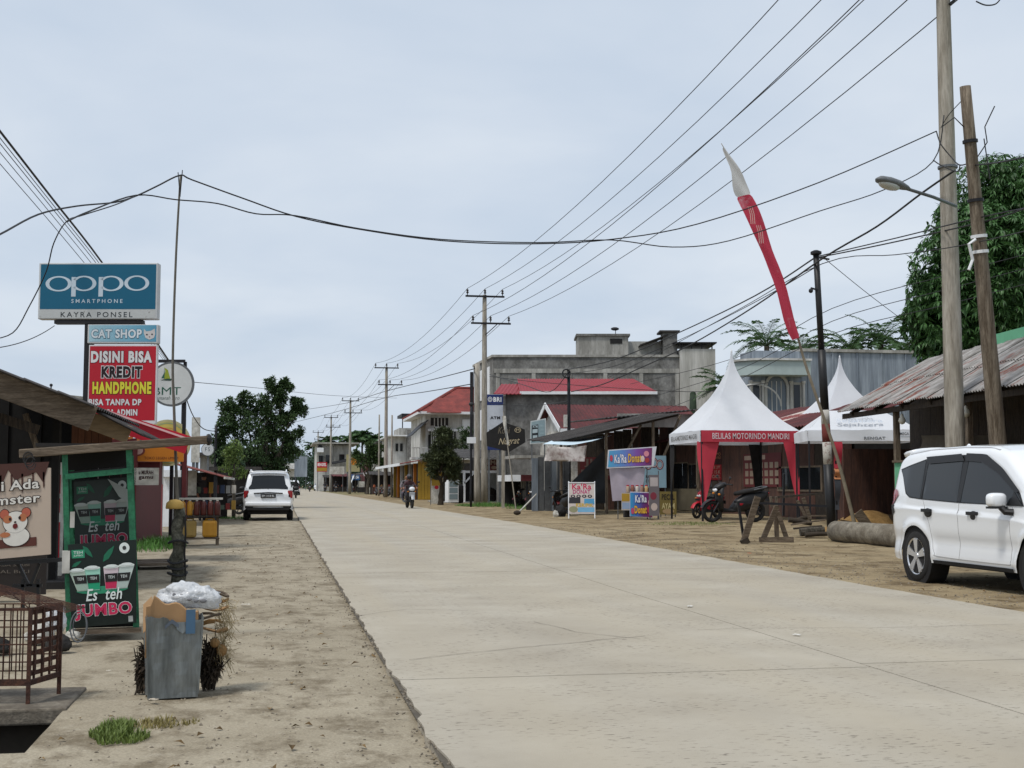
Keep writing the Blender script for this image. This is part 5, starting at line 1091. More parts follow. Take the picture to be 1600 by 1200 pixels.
headfn(.75, .35, .15).build('housing', mat('lamp_grey', hx('6f7274'), .6, var=.25, scale=6), t, smooth=True)
mb = MB();
q = h0 + ax * Ln * .62 - upv * .045; mb.ball((0, 0, 0), (1, 1, 1), 14, 8); mb.v = [tuple(q + ax * v[0] * Ln * .3 + side * v[1] * .12 + upv * v[2] * .085) for v in mb.v]; mb.build('lens', mat('lamp_lens', hx('b9bab4'), .25), t, smooth=True)
# ---- other cables: points given as (pixel x, pixel y, distance) and joined by a smooth curve
def smooth_pts(pts, k=6):
 out = []; n = len(pts)
 for i in range(n - 1):
  p0, p1, p2, p3 = pts[max(i - 1, 0)], pts[i], pts[i + 1], pts[min(i + 2, n - 1)]
  for j in range(k):
   t_ = j / k; out.append(.5 * ((2 * p1) + (p2 - p0) * t_ + (2 * p0 - 5 * p1 + 4 * p2 - p3) * t_ ** 2 + (3 * p1 - p0 - 3 * p2 + p3) * t_ ** 3))
 return out + [pts[-1]]
def cable(label, pts, r=.011, cat='cable', name='cable', k=5):
 q = [dpt(*p) if not isinstance(p, Vector) else p for p in pts]; q = smooth_pts(q, k) if len(q) > 2 else catenary(q[0], q[1], (q[1] - q[0]).length * .012, 12)
 mb = MB(); mb.tube(q, r, 6); return tag(mb.build(name, M['wire'], smooth=True), label, cat)
cable('black cable crossing high over the road from the thin bamboo pole', [(-40, 382, 9), (0, 366, 9.5), (60, 335, 10.5), (120, 322, 11.3), (180, 316, 12), (213, 306, 12.3), (245, 291, 12.5), (281, 274, 12.6), (300, 281, 12.8), (380, 310, 13), (462, 338, 13.4), (560, 358, 14), (690, 376, 14.6), (830, 381, 15), (955, 374, 15.4), (1090, 350, 15.6), (1280, 285, 15.8), (1463, 205, 15.9)], .013)
cable('second black cable sagging across the road below the first', [(105, 346, 10.6), (140, 330, 11.2), (213, 305, 12.3), (275, 312, 12.5), (340, 318, 12.8), (400, 334, 13.1), (462, 337, 13.4), (560, 357, 14), (690, 374, 14.6), (840, 379, 15), (955, 375, 15.4), (1050, 386, 15.5), (1140, 376, 15.6), (1280, 330, 15.7), (1380, 297, 15.8), (1458, 252, 15.9), (1475, 180, 15.95)], .012)
cable('thin cable looping down left of the phone shop sign', [(213, 306, 12.3), (180, 320, 11.6), (130, 336, 11.1), (104, 346, 10.8), (84, 380, 10.8), (72, 425, 10.9), (45, 480, 11), (20, 520, 11), (-20, 532, 11)], .009)
cable('straight thin wire at the left edge below the phone shop sign', [(-20, 545, 11), (85, 509, 15.5)], .008)
lt = dpt(288, 606, 27)
offs = [(0, .022), (-7, .008), (-13, .008), (-22, .007), (-34, .007)]
for k, (o_, r_) in enumerate(offs):
 cable(['thick black cable slanting down behind the phone shop sign', 'thin wire just under the thick slanting cable', 'second thin wire under the thick slanting cable', 'third thin wire slanting behind the phone shop sign', 'lowest thin wire slanting behind the phone shop sign'][k], [(-60, 128 - o_ * 1.6, 12.2), (0, 205 - o_ * 1.5, 13.2), (80, 308 - o_ * 1.2, 15), (160, 411 - o_, 17.5), (245, 535 - o_ * .4, 22), (288, 600 + 2 * k, 27)], r_)
t = plain_pole('black iron pole behind the round white sign on the left', (lt.x, lt.y, 0), lt.z + .4, .1, .08, M['dark_steel'])
p = dpt(337, 700, 40); plain_pole('thin dark pole at the left side of the leafy roadside tree', (p.x, p.y, 0), dpt(337, 665, 40).z, .08, .07, M['dark_steel'])
cable('drooping double cable beside the round white sign', [(290, 620, 27), (302, 650, 29), (318, 670, 33), (337, 674, 40)], .02)
cable('long cable from the paired poles down to the far left', [(742, 560, 46), (600, 590, 60), (480, 650, 75), (337, 672, 40)], .016) if 0 else None
cable('upper long cable running left from the paired poles into the distance', [(742, 576, 46.4), (680, 592, 60), (600, 612, 80), (540, 630, 105), (470, 641, 130)], .03)
cable('lower long cable running left from the paired poles into the distance', [(737, 600, 44), (660, 613, 60), (600, 622, 78), (520, 645, 108), (450, 662, 130)], .03)
cable('thin high cable crossing behind the leafy left tree to the right poles', [(290, 596, 27), (400, 606, 45), (520, 618, 60), (620, 622, 76)], .014)
NP = lambda z, dx=-.18: V(POLES[0][0] + dx, POLES[0][1] - .12, z)
rt = dpt(1600, 322, 13.5)
cable('thick twisted cable from the concrete power pole down to the banded steel pole', [(1492, 266, 15.8), (1440, 302, 16.4), (1370, 354, 17.6), (1285, 404, 18.9), (1180, 478, 23), (1080, 538, 28), (1000, 575, 31), (940, 601, 34), (893, 612, 37)], .022)
cable('black cable from the right edge to the top of the banded steel pole', [(1640, 310, 13), (1560, 340, 14.6), (1470, 362, 16.2), (1370, 384, 17.6), (1280, 402, 18.9)], .016)
cable('upper cable from the banded steel pole to the dark iron pole', [BPT, (1180, 462, 23), (1060, 520, 29), (960, 562, 33), (889, 577, 36.8)], .02)
cable('second cable just below the upper one left of the banner flag', [BPT - V(0, 0, .25), (1180, 472, 23), (1060, 532, 29), (960, 572, 33), (889, 584, 36.8)], .012)
cable('thin wire under the street lamp running left past the banner flag', [(1640, 352, 13), (1500, 384, 15.5), (1400, 398, 17), (1285, 412, 19), (1150, 486, 25), (1020, 556, 33), (950, 590, 40)], .011)
for k, (yR, yP, yL, xL, lab) in enumerate(((430, 490, 600, 985, 'middle'), (452, 506, 625, 1000, 'lower'), (476, 522, 640, 1040, 'lowest'))):
 cable('%s of the three grey wires fanning left from the right edge behind the tents' % lab, [(1640, yR - 42, 21), (1480, yR, 23), (1300, yP - 8 + k * 4, 26), (1150, (yP + yL) / 2 + 14, 32), (xL, yL, 42)], .012)
cable('thin wire sloping down to the right behind the mango tree', [(1286, 402, 19), (1360, 462, 22), (1440, 522, 26)], .009)
cable('looped wire hanging in a curve at the concrete pole', [(1463, 205, 15.9), (1470, 225, 15.7), (1486, 245, 15.6), (1500, 258, 15.3), (1520, 252, 15.1)], .014)
cable('stay wire from the concrete pole up to the wooden pole', [(1470, 200, 15.9), (1482, 180, 15.5), (1502, 158, 15.1)], .009)
cable('second looped wire below the lamp arm', [(1500, 258, 15.2), (1495, 268, 15.5), (1470, 258, 15.8), (1458, 250, 15.9)], .012)
cable('cable from the wooden pole off the right edge', [(1524, 258, 14.95), (1570, 252, 13.8), (1640, 236, 12.5)], .016)
cable('lower cable from the wooden pole off the right edge', [(1280, 400, 18.9), (1400, 372, 17.3), (1530, 340, 15), (1640, 318, 13.2)], .014)
cable('cable drooping from the dark iron pole across the grey wall', [(889, 580, 36.8), (860, 612, 37.5), (820, 602, 40), (765, 585, 46)], .018)
cable('slack cable from the dark iron pole along the red roof', [(765, 588, 46), (830, 596, 44), (960, 606, 42), (1100, 612, 40), (1200, 598, 38)], .018)
cable('low slack cable across the grey wall under the red roof', [(765, 630, 46), (820, 634, 44), (880, 628, 38), (890, 622, 37)], .016)
cable('single curved wire end at the top right corner', [(1525, 2, 15), (1540, 8, 15), (1556, 6, 15), (1566, -6, 15)], .014)
t = thing('bamboo_pole', 'tall thin curved bamboo pole propping the cable on the left', 'pole', dpt(283, 878, 12.7)); t.location.z = 0; T0 = Vector(t.location)
q = smooth_pts([dpt(px, py, 12.7) - T0 for px, py in ((283, 893), (281, 850), (277, 777), (272, 640), (270, 560), (275, 400), (282, 275))], 5)
mb = MB(); mb.tube(q, [.03 - .014 * i / (len(q) - 1) for i in range(len(q))], 8); mb.build('culm', mat('bamboo_grey', hx('6f6b62'), .8, var=.2, scale=6), t, smooth=True)
mb = MB(); mb.tube([q[-1] - V(0, 0, .35), q[-1] + V(-.04, 0, .06)], .008, 5); mb.tube([q[-1] - V(0, 0, .35), q[-1] + V(.03, 0, .1)], .008, 5); mb.build('forked_tip', M['dark_steel'], t)
# trees and plants
leafmat('leaf_dark', hx('435836'), .5, .2); leafmat('leaf_mid', hx('455a34'), .5, .25); leafmat('leaf_light', hx('6b7f45'), .45, .3); leafmat('leaf_mango', hx('46673a'), .5, .2, .4); leafmat('leaf_conifer', hx('4a5236'), .45, .15); leafmat('leaf_palm', hx('48643c'), .4, .2); leafmat('leaf_far', hx('3b5040'), .4, .15, .8)
defm('bark', hx('6a6256'), .95, var=.3, scale=6, col2=hx('453f37'), stretch=(4, 4, .6), bump=.4)
defm('bark_dark', hx('3e362d'), .95, var=.3, scale=6)
def rdir():
 z = U(-1, 1); a = RND() * 6.283; s = math.sqrt(1 - z * z); return V(s * math.cos(a), s * math.sin(a), z)
def leaf(mb, p, d, ln, wd, fold=.25):
 d = d.normalized(); s = d.cross(V(U(-.4, .4), U(-.4, .4), 1)); s = s.normalized() if s.length > 1e-3 else V(1, 0, 0); n = s.cross(d)
 mid = p + d * ln * .5 + n * ln * .04
 mb.add([p, mid + s * wd * .5 + n * wd * fold, p + d * ln - n * ln * .12, mid - s * wd * .5 + n * wd * fold, mid], [(0, 4, 1), (4, 2, 1), (0, 3, 4), (4, 3, 2)])
def clump(mb, c, r, n, ln, wd, shell=.55, droop=.0, up=.25):
 c = Vector(c)
 for i in range(n):
  d = rdir(); q = c + V(d.x * r[0], d.y * r[1], d.z * r[2]) * (shell + (1 - shell) * RND())
  e = (d + rdir() * .9 + V(0, 0, up - droop)).normalized(); leaf(mb, q, e, ln * U(.5, 1.35), wd * U(.8, 1.2))
def px_blob(px, py, Y, rpx, dy=0.0):
 p = at_y(px, py, Y + dy); k = (Y + dy) / FPX * 1.03; return p, rpx * k
def limb(mb, a, b, r0, r1, wob=.12, n=6):
 a, b = Vector(a), Vector(b); L_ = (b - a).length; pts = [a.lerp(b, i / n) + (rdir() * wob * L_ * .25 if 0 < i < n else V(0, 0, 0)) for i in range(n + 1)]
 mb.tube(smooth_pts(pts, 3), [r0 + (r1 - r0) * i / (n * 3) for i in range(n * 3 + 1)], 7)
def tree(name, label, base, blobs, leafm, ln, wd, dens, trunk_r, barkm='bark', group=None, sub=5, fork=.4, shell=.45, limbs=True, rs=(.32, .6)):
 base = Vector(base); t = thing(name, label, 'tree', base, group=group)
 cen = sum((b[0] for b in blobs), V(0, 0, 0)) / len(blobs) - base
 fk = V(cen.x * .35, cen.y * .3, cen.z * fork)
 mb = MB(); limb(mb, (0, 0, -.1), fk, trunk_r, trunk_r * .72, .08)
 if limbs:
  for c, r in blobs: limb(mb, fk, c - base, trunk_r * .45, trunk_r * .1, .2)
 mb.build('trunk', M[barkm], t, smooth=True)
 mb = MB()
 for c, r in blobs:
  c = c - base
  for k in range(sub):
   d = rdir(); q = c + d * r * U(.3, .95); rr = r * U(*rs)
   clump(mb, q, (rr, rr, rr * .8), int(dens * U(.7, 1.3)), ln, wd, shell)
 mb.build('crown', M[leafm], t); return t
Y = 70; bl = [px_blob(*b[:2], Y, b[2], b[3]) for b in ((405, 690, 42, 0), (380, 700, 36, -1), (432, 690, 36, 1), (400, 660, 36, 0), (372, 660, 28, 0), (352, 672, 22, -.5), (358, 640, 20, 0), (378, 635, 20, 0), (405, 632, 24, 0), (428, 645, 26, 0.5), (452, 655, 18, 0), (470, 640, 15, 0), (440, 622, 15, 0), (428, 604, 14, 0), (447, 600, 11, 0), (462, 632, 11, 0), (350, 715, 26, -1), (440, 720, 26, 1), (400, 728, 40, 0), (365, 735, 26, 0), (430, 742, 24, 0), (445, 700, 24, 0), (455, 680, 18, 0), (415, 670, 30, 0), (345, 690, 20, 0))]
b0 = on_ground(392, 795); tree('roadside_tree', 'large loose dark green tree behind the parked white car on the left', (at_y(395, 757, Y).x, Y, 0), bl, 'leaf_dark', .2, .1, 78, .2, sub=12, fork=.28, rs=(.16, .38))
Y = 50.8; bl = [px_blob(*b[:2], Y, b[2], 0) for b in ((364, 722, 15), (352, 738, 10), (376, 735, 11), (368, 700, 12), (358, 708, 10))]
tree('small_tree', 'small pale green tree with forked trunk left of the parked white car', (at_y(366, 757, Y).x, Y, 0), bl, 'leaf_light', .13, .06, 60, .085, sub=5, fork=.6)
Y = 80; bl = [px_blob(*b[:2], Y, b[2], 0) for b in ((692, 712, 24), (690, 690, 17), (694, 676, 11), (706, 700, 18), (678, 712, 17), (712, 722, 17), (690, 738, 22), (706, 738, 16), (678, 732, 15))]
tree('bushy_tree', 'dense round dark bushy tree beside the yellow upright banner', (at_y(688, 757, Y).x, Y, 0), bl, 'leaf_conifer', .22, .08, 150, .2, 'bark_dark', sub=8, shell=.3)
Y = 100; bl = [px_blob(*b[:2], Y, b[2], 0) for b in ((724, 690, 12), (728, 675, 9), (722, 705, 10))]
tree('potted_tree', 'small dark leafy tree between the bushy tree and the paired poles', (at_y(724, 757, Y).x, Y, 0), bl, 'leaf_dark', .25, .1, 60, .1, 'bark_dark')
Y = 173; bl = [px_blob(*b[:2], Y, b[2], 0) for b in ((578, 712, 18), (560, 720, 13), (594, 716, 14), (574, 728, 16), (590, 702, 11), (556, 710, 9), (577, 698, 10), (602, 722, 9))]
tree('verge_tree', 'mid green tree by the road left of the second tall power pole', (at_y(574, 757, Y).x, Y, 0), bl, 'leaf_mid', .4, .2, 70, .25, sub=6)
Dm = 27.0; c0 = dpt(1572, 420, Dm)
t = thing('mango_tree', 'big dense mango tree with long drooping leaves behind the right poles', 'tree', (c0.x, c0.y, 0)); T0 = V(c0.x, c0.y, 0)
mb = MB(); limb(mb, (0, 0, -.1), (0, 0, 4.6), .34, .26, .05)
for k in range(7): limb(mb, (0, 0, 4.2), (2.4 * math.cos(k * .9), 2.4 * math.sin(k * .9), U(6, 9.5)), .16, .04)
mb.build('trunk', M['bark'], t, smooth=True)
mb = MB(); outl = []
lobes = [dpt(*p) - T0 for p in ((1560, 330, 27), (1545, 400, 26), (1500, 420, 26), (1480, 480, 26), (1530, 490, 25.5), (1590, 420, 25.5), (1610, 330, 27), (1640, 420, 27), (1600, 500, 25.5), (1500, 360, 27), (1660, 320, 28), (1560, 290, 28), (1460, 530, 26.5), (1455, 455, 26.5), (1478, 545, 26), (1530, 545, 25.5), (1440, 500, 26.5))]
lr = [2.0, 1.9, 1.6, 1.3, 1.7, 1.9, 2.0, 2.0, 1.8, 1.1, 1.8, .95, .8, .8, 1.0, 1.2, .7]
for c, r in zip(lobes, lr):
 n = int(330 * r * r / 2.6)
 for i in range(n):
  d = rdir();
  if d.y > .5 and RND() < .7: continue
  q = c + V(d.x * r, d.y * r, d.z * r) * (1 - .3 * RND() ** 2)
  ax_ = (d + V(0, 0, .35) + rdir() * .3).normalized(); m_ = random.randint(8, 12)
  s1 = ax_.orthogonal().normalized(); s2 = ax_.cross(s1)
  for j in range(m_):
   a = 6.283 * j / m_ + U(-.2, .2); e = (s1 * math.cos(a) + s2 * math.sin(a)) * U(.6, 1) + ax_ * U(.1, .6) + V(0, 0, -U(.35, .9)); leaf(mb, q, e, U(.24, .38), U(.06, .09), .12)
for i in range(3600):
 k = random.randrange(len(lobes)); q = lobes[k] + rdir() * lr[k] * .8 * RND(); leaf(mb, q, rdir(), .55, .36)
mb.build('crown', M['leaf_mango'], t)
def frond(mb, base, az, el, L_, droop, nl=18, lw=.05, ll=.55):
 base = Vector(base); pts = []; p = base.copy(); e = el
 for i in range(9):
  pts.append(p.copy()); e -= droop / 8; p = p + V(math.cos(az) * math.cos(e), math.sin(az) * math.cos(e), math.sin(e)) * (L_ / 8)
 mb.tube(pts, [.035 - .028 * i / 8 for i in range(9)], 4)
 for k in range(nl):
  u = .15 + .83 * k / (nl - 1); i = min(7, int(u * 8)); f = u * 8 - i; q = pts[i].lerp(pts[i + 1], f); d = (pts[i + 1] - pts[i]).normalized(); s = d.cross(V(0, 0, 1)).normalized()
  l_ = ll * math.sin(math.pi * (.12 + .8 * u)) * U(.85, 1.1)
  for sg in (-1, 1):
   e = (s * sg * .85 + d * .55 + V(0, 0, U(-.1, .35))).normalized(); w_ = d * lw; tip_ = q + e * l_; tip_.z -= l_ * .3
   mb.add([q - w_ * .5, q + w_ * .5, q + e * l_ * .6 + w_ * .5, tip_, q + e * l_ * .6 - w_ * .5], [(0, 1, 2, 3, 4)])
def palm(label, base, h, nf, L_, group, trunk_r=.16, ll=.55, lw=.06, name='palm_tree', el0=1.4, lean=0.0):
 t = thing(name, label, 'palm', base, group=group); mb = MB(); mb.tube([(lean * (i / 6) ** 2, 0, -.1 + (h + .1) * i / 6) for i in range(7)], [trunk_r * (1.15 - .3 * i / 6) for i in range(7)], 9); mb.build('trunk', M['bark'], t, smooth=True)
 mb = MB()
 for k in range(nf): frond(mb, (lean, 0, h), k * 2.4 + U(-.2, .2), el0 - 1.15 * (k / nf) + U(-.12, .12), L_ * U(.85, 1.1), U(1.1, 1.7), 26, lw, ll)
 mb.build('crown', M['leaf_palm'], t); return t
for k, (px, py, d_, L_, lab) in enumerate(((1198, 530, 62, 3.2, 'oil palm rising left of the banner flag behind the curved canopy'), (1252, 545, 64, 2.6, 'smaller oil palm behind the banner flag pole'), (1135, 600, 60, 2.4, 'dark low palm behind the spire of the red and white tent'), (1330, 538, 58, 3.0, 'bushy palm above the blue-grey house wall, left one of three'), (1376, 528, 58, 3.0, 'bushy palm above the blue-grey house wall, middle one of three'), (1412, 545, 57, 2.6, 'bushy palm above the blue-grey house wall beside the mango tree'))):
 p = dpt(px, py + 11, d_); palm(lab, (p.x, p.y, 0), p.z, 25, L_ * 1.25, 'palms behind the right-hand houses', ll=.62, lw=.05, trunk_r=.25)
mb = MB()
for k in range(9):
 p = dpt(1278 + k * 20, 556 + 4 * math.sin(k * 2), 50); clump(mb, p - V(0, 0, .3), (.7, .4, .35), 70, .35, .1, .3)
tag(mb.build('rooftop_creeper', M['leaf_mid']), 'green creeper spilling along the top of the blue-grey wall', 'creeper', kind='stuff')
p = at_y(1083, 628, 96); t = thing('tall_cactus', 'dark upright cactus in front of the pale concrete end bay', 'plant', (p.x, 96, 0)); z = p.z
mb = MB(); mb.tube([(0, 0, 0), (0, 0, z - .8), (0, 0, z + .6)], [.2, .3, .25], 9); mb.ball((0, 0, z + .6), .25, 9, 6); mb.build('stem', mat('cactus', hx('2d3a2c'), .9), t, smooth=True)
mb = MB()
for i in range(150):
 px = U(318, 650); yy_ = U(360, 540); ztop = 11 + 7 * nz(px, 0, .02, 3) + 3 * nz(px, 0, .08, 5)
 p = at_y(px, 757, yy_); h = ztop * U(.35, 1.0) * (1 if px > 330 else .6); r = U(2.2, 4.2); clump(mb, (p.x, p.y, h), (r, r, r * .8), 85, 1.3, .8, .45)
 clump(mb, (p.x, p.y, h * .45), (r, r, h * .45), 45, 1.6, 1.0, .4)
tag(mb.build('far_wood', M['leaf_far']), 'far dark green wood closing the end of the road', 'wood', kind='stuff')
mb = MB()
for i in range(190):
 px = U(1020, 2600); p = dpt(px, 757, U(75, 95)); h = U(2, 9); clump(mb, (p.x, p.y, h), (2.4, 2.4, 2.0), 60, .9, .5, .4)
tag(mb.build('rear_thicket', M['leaf_dark']), 'dark thicket behind the right-hand houses', 'wood', kind='stuff')
for k, (px, py, d_, L_, lab) in enumerate(((514, 692, 205, 4, 'far coconut palm above the far white house, left one'), (547, 690, 205, 4, 'far coconut palm above the far white house, right one'), (566, 684, 150, 3.0, 'far slim areca palm, left one of the pair'), (582, 690, 150, 3.0, 'far slim areca palm, right one of the pair'), (492, 700, 210, 3.6, 'far low palm at the left end of the wood'))):
 p = dpt(px, py, d_); palm(lab, (p.x, p.y, 0), p.z, 20, L_, 'far palms beyond the road end', ll=1.1, lw=.25, trunk_r=.2)
# vehicles
def interp(tab, x):
 if x <= tab[0][0]: return tab[0][1]
 for (a, b), (c, d) in zip(tab, tab[1:]):
  if x <= c: return b + (d - b) * (x - a) / (c - a)
 return tab[-1][1]
def soft(tab, x, h=.05): return sum(interp(tab, x + k * h) for k in (-2, -1, 0, 1, 2)) / 5
class CarShape:
 def __init__(s, top, half, belt, xr_, xf_, axr, axf, rw, sill=.26, arch=.4, tumble=.3):
  s.top, s.half, s.belt, s.xr, s.xf, s.axr, s.axf, s.rw, s.sill, s.arch, s.tb = top, half, belt, xr_, xf_, axr, axf, rw, sill, arch, tumble
 def zt(s, x): return soft(s.top, x, .025)
 def W(s, x): return soft(s.half, x, .03)
 def zb(s, x):
  z = s.sill + .1 * max(0, (abs(x) - 1.95) / .3) ** 2
  for a in (s.axr, s.axf):
   if abs(x - a) < s.arch: z = max(z, s.rw + math.sqrt(max(0, s.arch ** 2 - (x - a) ** 2)) * 1.0)
  return z
 def bz(s, x): return min(interp(s.belt, x), s.zt(x) - .12)
 def ys(s, x, z):
  W = s.W(x); b = s.bz(x)
  if z <= b:
   u = max(0, min(1, (z - s.sill) / (b - s.sill))); y = W * (.955 + .045 * math.sin(math.pi * (.12 + .76 * u)))
   y += .022 * math.exp(-max(0, (b - .17) - z) / .09) * (1 if z < b - .17 else math.exp(-((z - (b - .17)) / .02) ** 2)) - .024 * math.exp(-((z - .55) / .1) ** 2) + .008 * math.exp(-((z - .36) / .04) ** 2)
   for a in (s.axr, s.axf):
    r = math.hypot(x - a, z - s.rw); y += .022 * math.exp(-((r - s.arch - .02) / .07) ** 2)
   return y
  return W * .972 - s.tb * (z - b)
 def section(s, x):
  b, zt, zb = s.bz(x), s.zt(x), min(s.zb(x), s.bz(x) - .05); P = []
  for i in range(30): z = zb + (b - zb) * i / 29; P.append((s.ys(x, z), z))
  r = min(.13, (zt - b) * .55); zs = zt - r
  for i in range(1, 8): z = b + (zs - b) * i / 7; P.append((s.ys(x, z + 1e-6), z))
  y1 = P[-1][0]; yt = max(.05, y1 - r * 1.35)
  for i in range(1, 5): a = math.pi / 2 * i / 4; P.append((yt + (y1 - yt) * math.cos(a), zs + (r - .02) * math.sin(a)))
  for i in range(1, 7): y = yt * (1 - i / 6); P.append((y, zt - .02 * (y / yt) ** 2))
  return P
 def body(s):
  xs = [s.xr + (s.xf - s.xr) * i / 110 for i in range(111)]
  for a in (s.axr, s.axf): xs += [a + s.arch * math.cos(math.pi * k / 18) for k in range(19)] + [a - s.arch - .004, a + s.arch + .004]
  xs += [s.xr + .004, s.xr + .012, s.xr + .028]
  xs = sorted(set(round(x, 4) for x in xs)); mb = MB(); secs = [s.section(x) for x in xs]; n = len(secs[0])
  vs = []
  for x, P in zip(xs, secs): vs += [V(x, -y, z) for y, z in P] + [V(x, y, z) for y, z in P[-2::-1]]
  m = 2 * n - 1
  fs = [[i * m + j, (i + 1) * m + j, (i + 1) * m + j + 1, i * m + j + 1] for i in range(len(xs) - 1) for j in range(m - 1)]
  fs += [list(range(m))[::-1][::-1], [(len(xs) - 1) * m + j for j in range(m)][::-1]]
  return mb.add(vs, fs)
 def side_patch(s, poly_, side, off=.006, nx=16, nz_=5):
  """glass panel filling the polygon (x,z) on the flank"""
  xs = [p[0] for p in poly_]; x0, x1 = min(xs), max(xs); mb = MB(); rows = []
  def zr(x):
   zz = []
   for (a, b), (c, d) in zip(poly_, poly_[1:] + poly_[:1]):
    if a != c and min(a, c) - 1e-9 <= x <= max(a, c) + 1e-9: zz.append(b + (d - b) * (x - a) / (c - a))
   return (min(zz), max(zz)) if zz else (0, 0)
  def f(u, v):
   x = x0 + (x1 - x0) * min(max(u, .0005), .9995); lo, hi = zr(x); z = lo + (hi - lo) * v; return V(x, side * (s.ys(x, z) + off), z)
  mb.grid(f, nx, nz_); return mb
 def top_patch(s, x0, x1, f0, f1, off=.008, n=10, m=10):
  """glass on the windscreen or tailgate; f0,f1 part of the width used at either end"""
  def f(u, v):
   x = x0 + (x1 - x0) * u; P = s.section(x); yw = P[-7][0] * (f0 + (f1 - f0) * u); y = yw * (2 * v - 1); z = s.zt(x) - .02 * (y / max(.05, P[-7][0])) ** 2
   dz = (s.zt(x + .01) - s.zt(x - .01)) / .02; nn = V(-dz, 0, 1).normalized(); return V(x, y, z) + nn * off
  return MB().grid(f, n, m)
def wheel(parent, x, y, r, wd, name='wheel', side=-1, spokes=5, rimm='alloy', steel=False):
 t = MB(); Mx = Matrix.Translation((x, y, r)) @ Matrix.Rotation(R(90), 4, 'X')
 t.lathe([(r * .72, -wd / 2), (r * .9, -wd / 2), (r * .975, -wd * .42), (r, -wd * .3), (r, wd * .3), (r * .975, wd * .42), (r * .9, wd / 2), (r * .72, wd / 2)], 36, Mx, caps=False)
 o = t.build(name, M['rubber'], parent, smooth=True)
 k = MB(); s = side
 k.lathe([(r * .74, -wd * .5), (r * .7, -wd * .5), (r * .67, -wd * .3), (r * .67, wd * .3), (r * .7, wd * .5), (r * .74, wd * .5)], 32, Mx, caps=False); rim = k.build('rim', M[rimm], o, smooth=True)
 h = MB()
 for j in range(spokes):
  a = 2 * math.pi * j / spokes + .3
  for da in (-.13, .13):
   c, sn = math.cos(a + da), math.sin(a + da); c0, s0 = math.cos(a), math.sin(a)
   h.bar((x + r * .1 * c0, y + s * wd * .38, r + r * .1 * s0), (x + r * .69 * c, y + s * wd * .44, r + r * .69 * sn), r * .15, .035, up=(0, 1, 0))
 h.lathe([(r * .15, -.02), (r * .15, .02)], 16, Matrix.Translation((x, y + s * wd * .41, r)) @ Matrix.Rotation(R(90), 4, 'X')); h.build('spokes', M[rimm], rim)
 d = MB(); d.lathe([(r * .64, -.01), (r * .64, .01)], 24, Matrix.Translation((x, y + s * wd * .1, r)) @ Matrix.Rotation(R(90), 4, 'X')); d.build('brake_disc', M['dark_steel'], rim); return o
defm('seam_grey', (.35, .35, .36), .5)
# ---- white MPV on the right
S = CarShape(top=[(-2.26, .95), (-2.22, 1.18), (-2.16, 1.44), (-2.09, 1.65), (-1.95, 1.73), (-1.3, 1.785), (-.5, 1.795), (.2, 1.775), (.55, 1.70), (1.0, 1.42), (1.42, 1.13), (1.55, 1.09), (2.0, 1.0), (2.12, .93), (2.2, .75)],
             half=[(-2.26, .70), (-2.18, .79), (-2.05, .84), (-1.7, .872), (1.4, .88), (1.9, .84), (2.1, .74), (2.2, .6)], belt=[(-2.26, 1.16), (-1.3, 1.12), (1.0, 1.04), (2.2, .85)], xr_=-2.26, xf_=2.2, axr=-1.39, axf=1.39, rw=.335, sill=.27, arch=.405, tumble=.26)
mpv = thing('white_mpv', 'clean white family van parked facing the viewer at the right edge', 'car', (9.2, 14.47, -.03), R(-90))
S.body().build('body', M['car_white'], mpv, smooth=True)
mb = MB(); mb.bx(-2.0, 2.0, -.72, .72, .24, .62); mb.bx(-1.0, .98, -.8, .8, .3, .5); mb.build('underbody', M['black_matte'], mpv)
for a in (-1.39, 1.39):
 for s_ in (-1, 1):
  mb = MB(); mb.lathe([(.40, -.12), (.40, .14)], 24, Matrix.Translation((a, s_ * .72, .335)) @ Matrix.Rotation(R(90), 4, 'X')); mb.build('wheel_arch_liner', M['black_matte'], mpv)
  wheel(mpv, a, s_ * .775, .335, .2, side=s_)
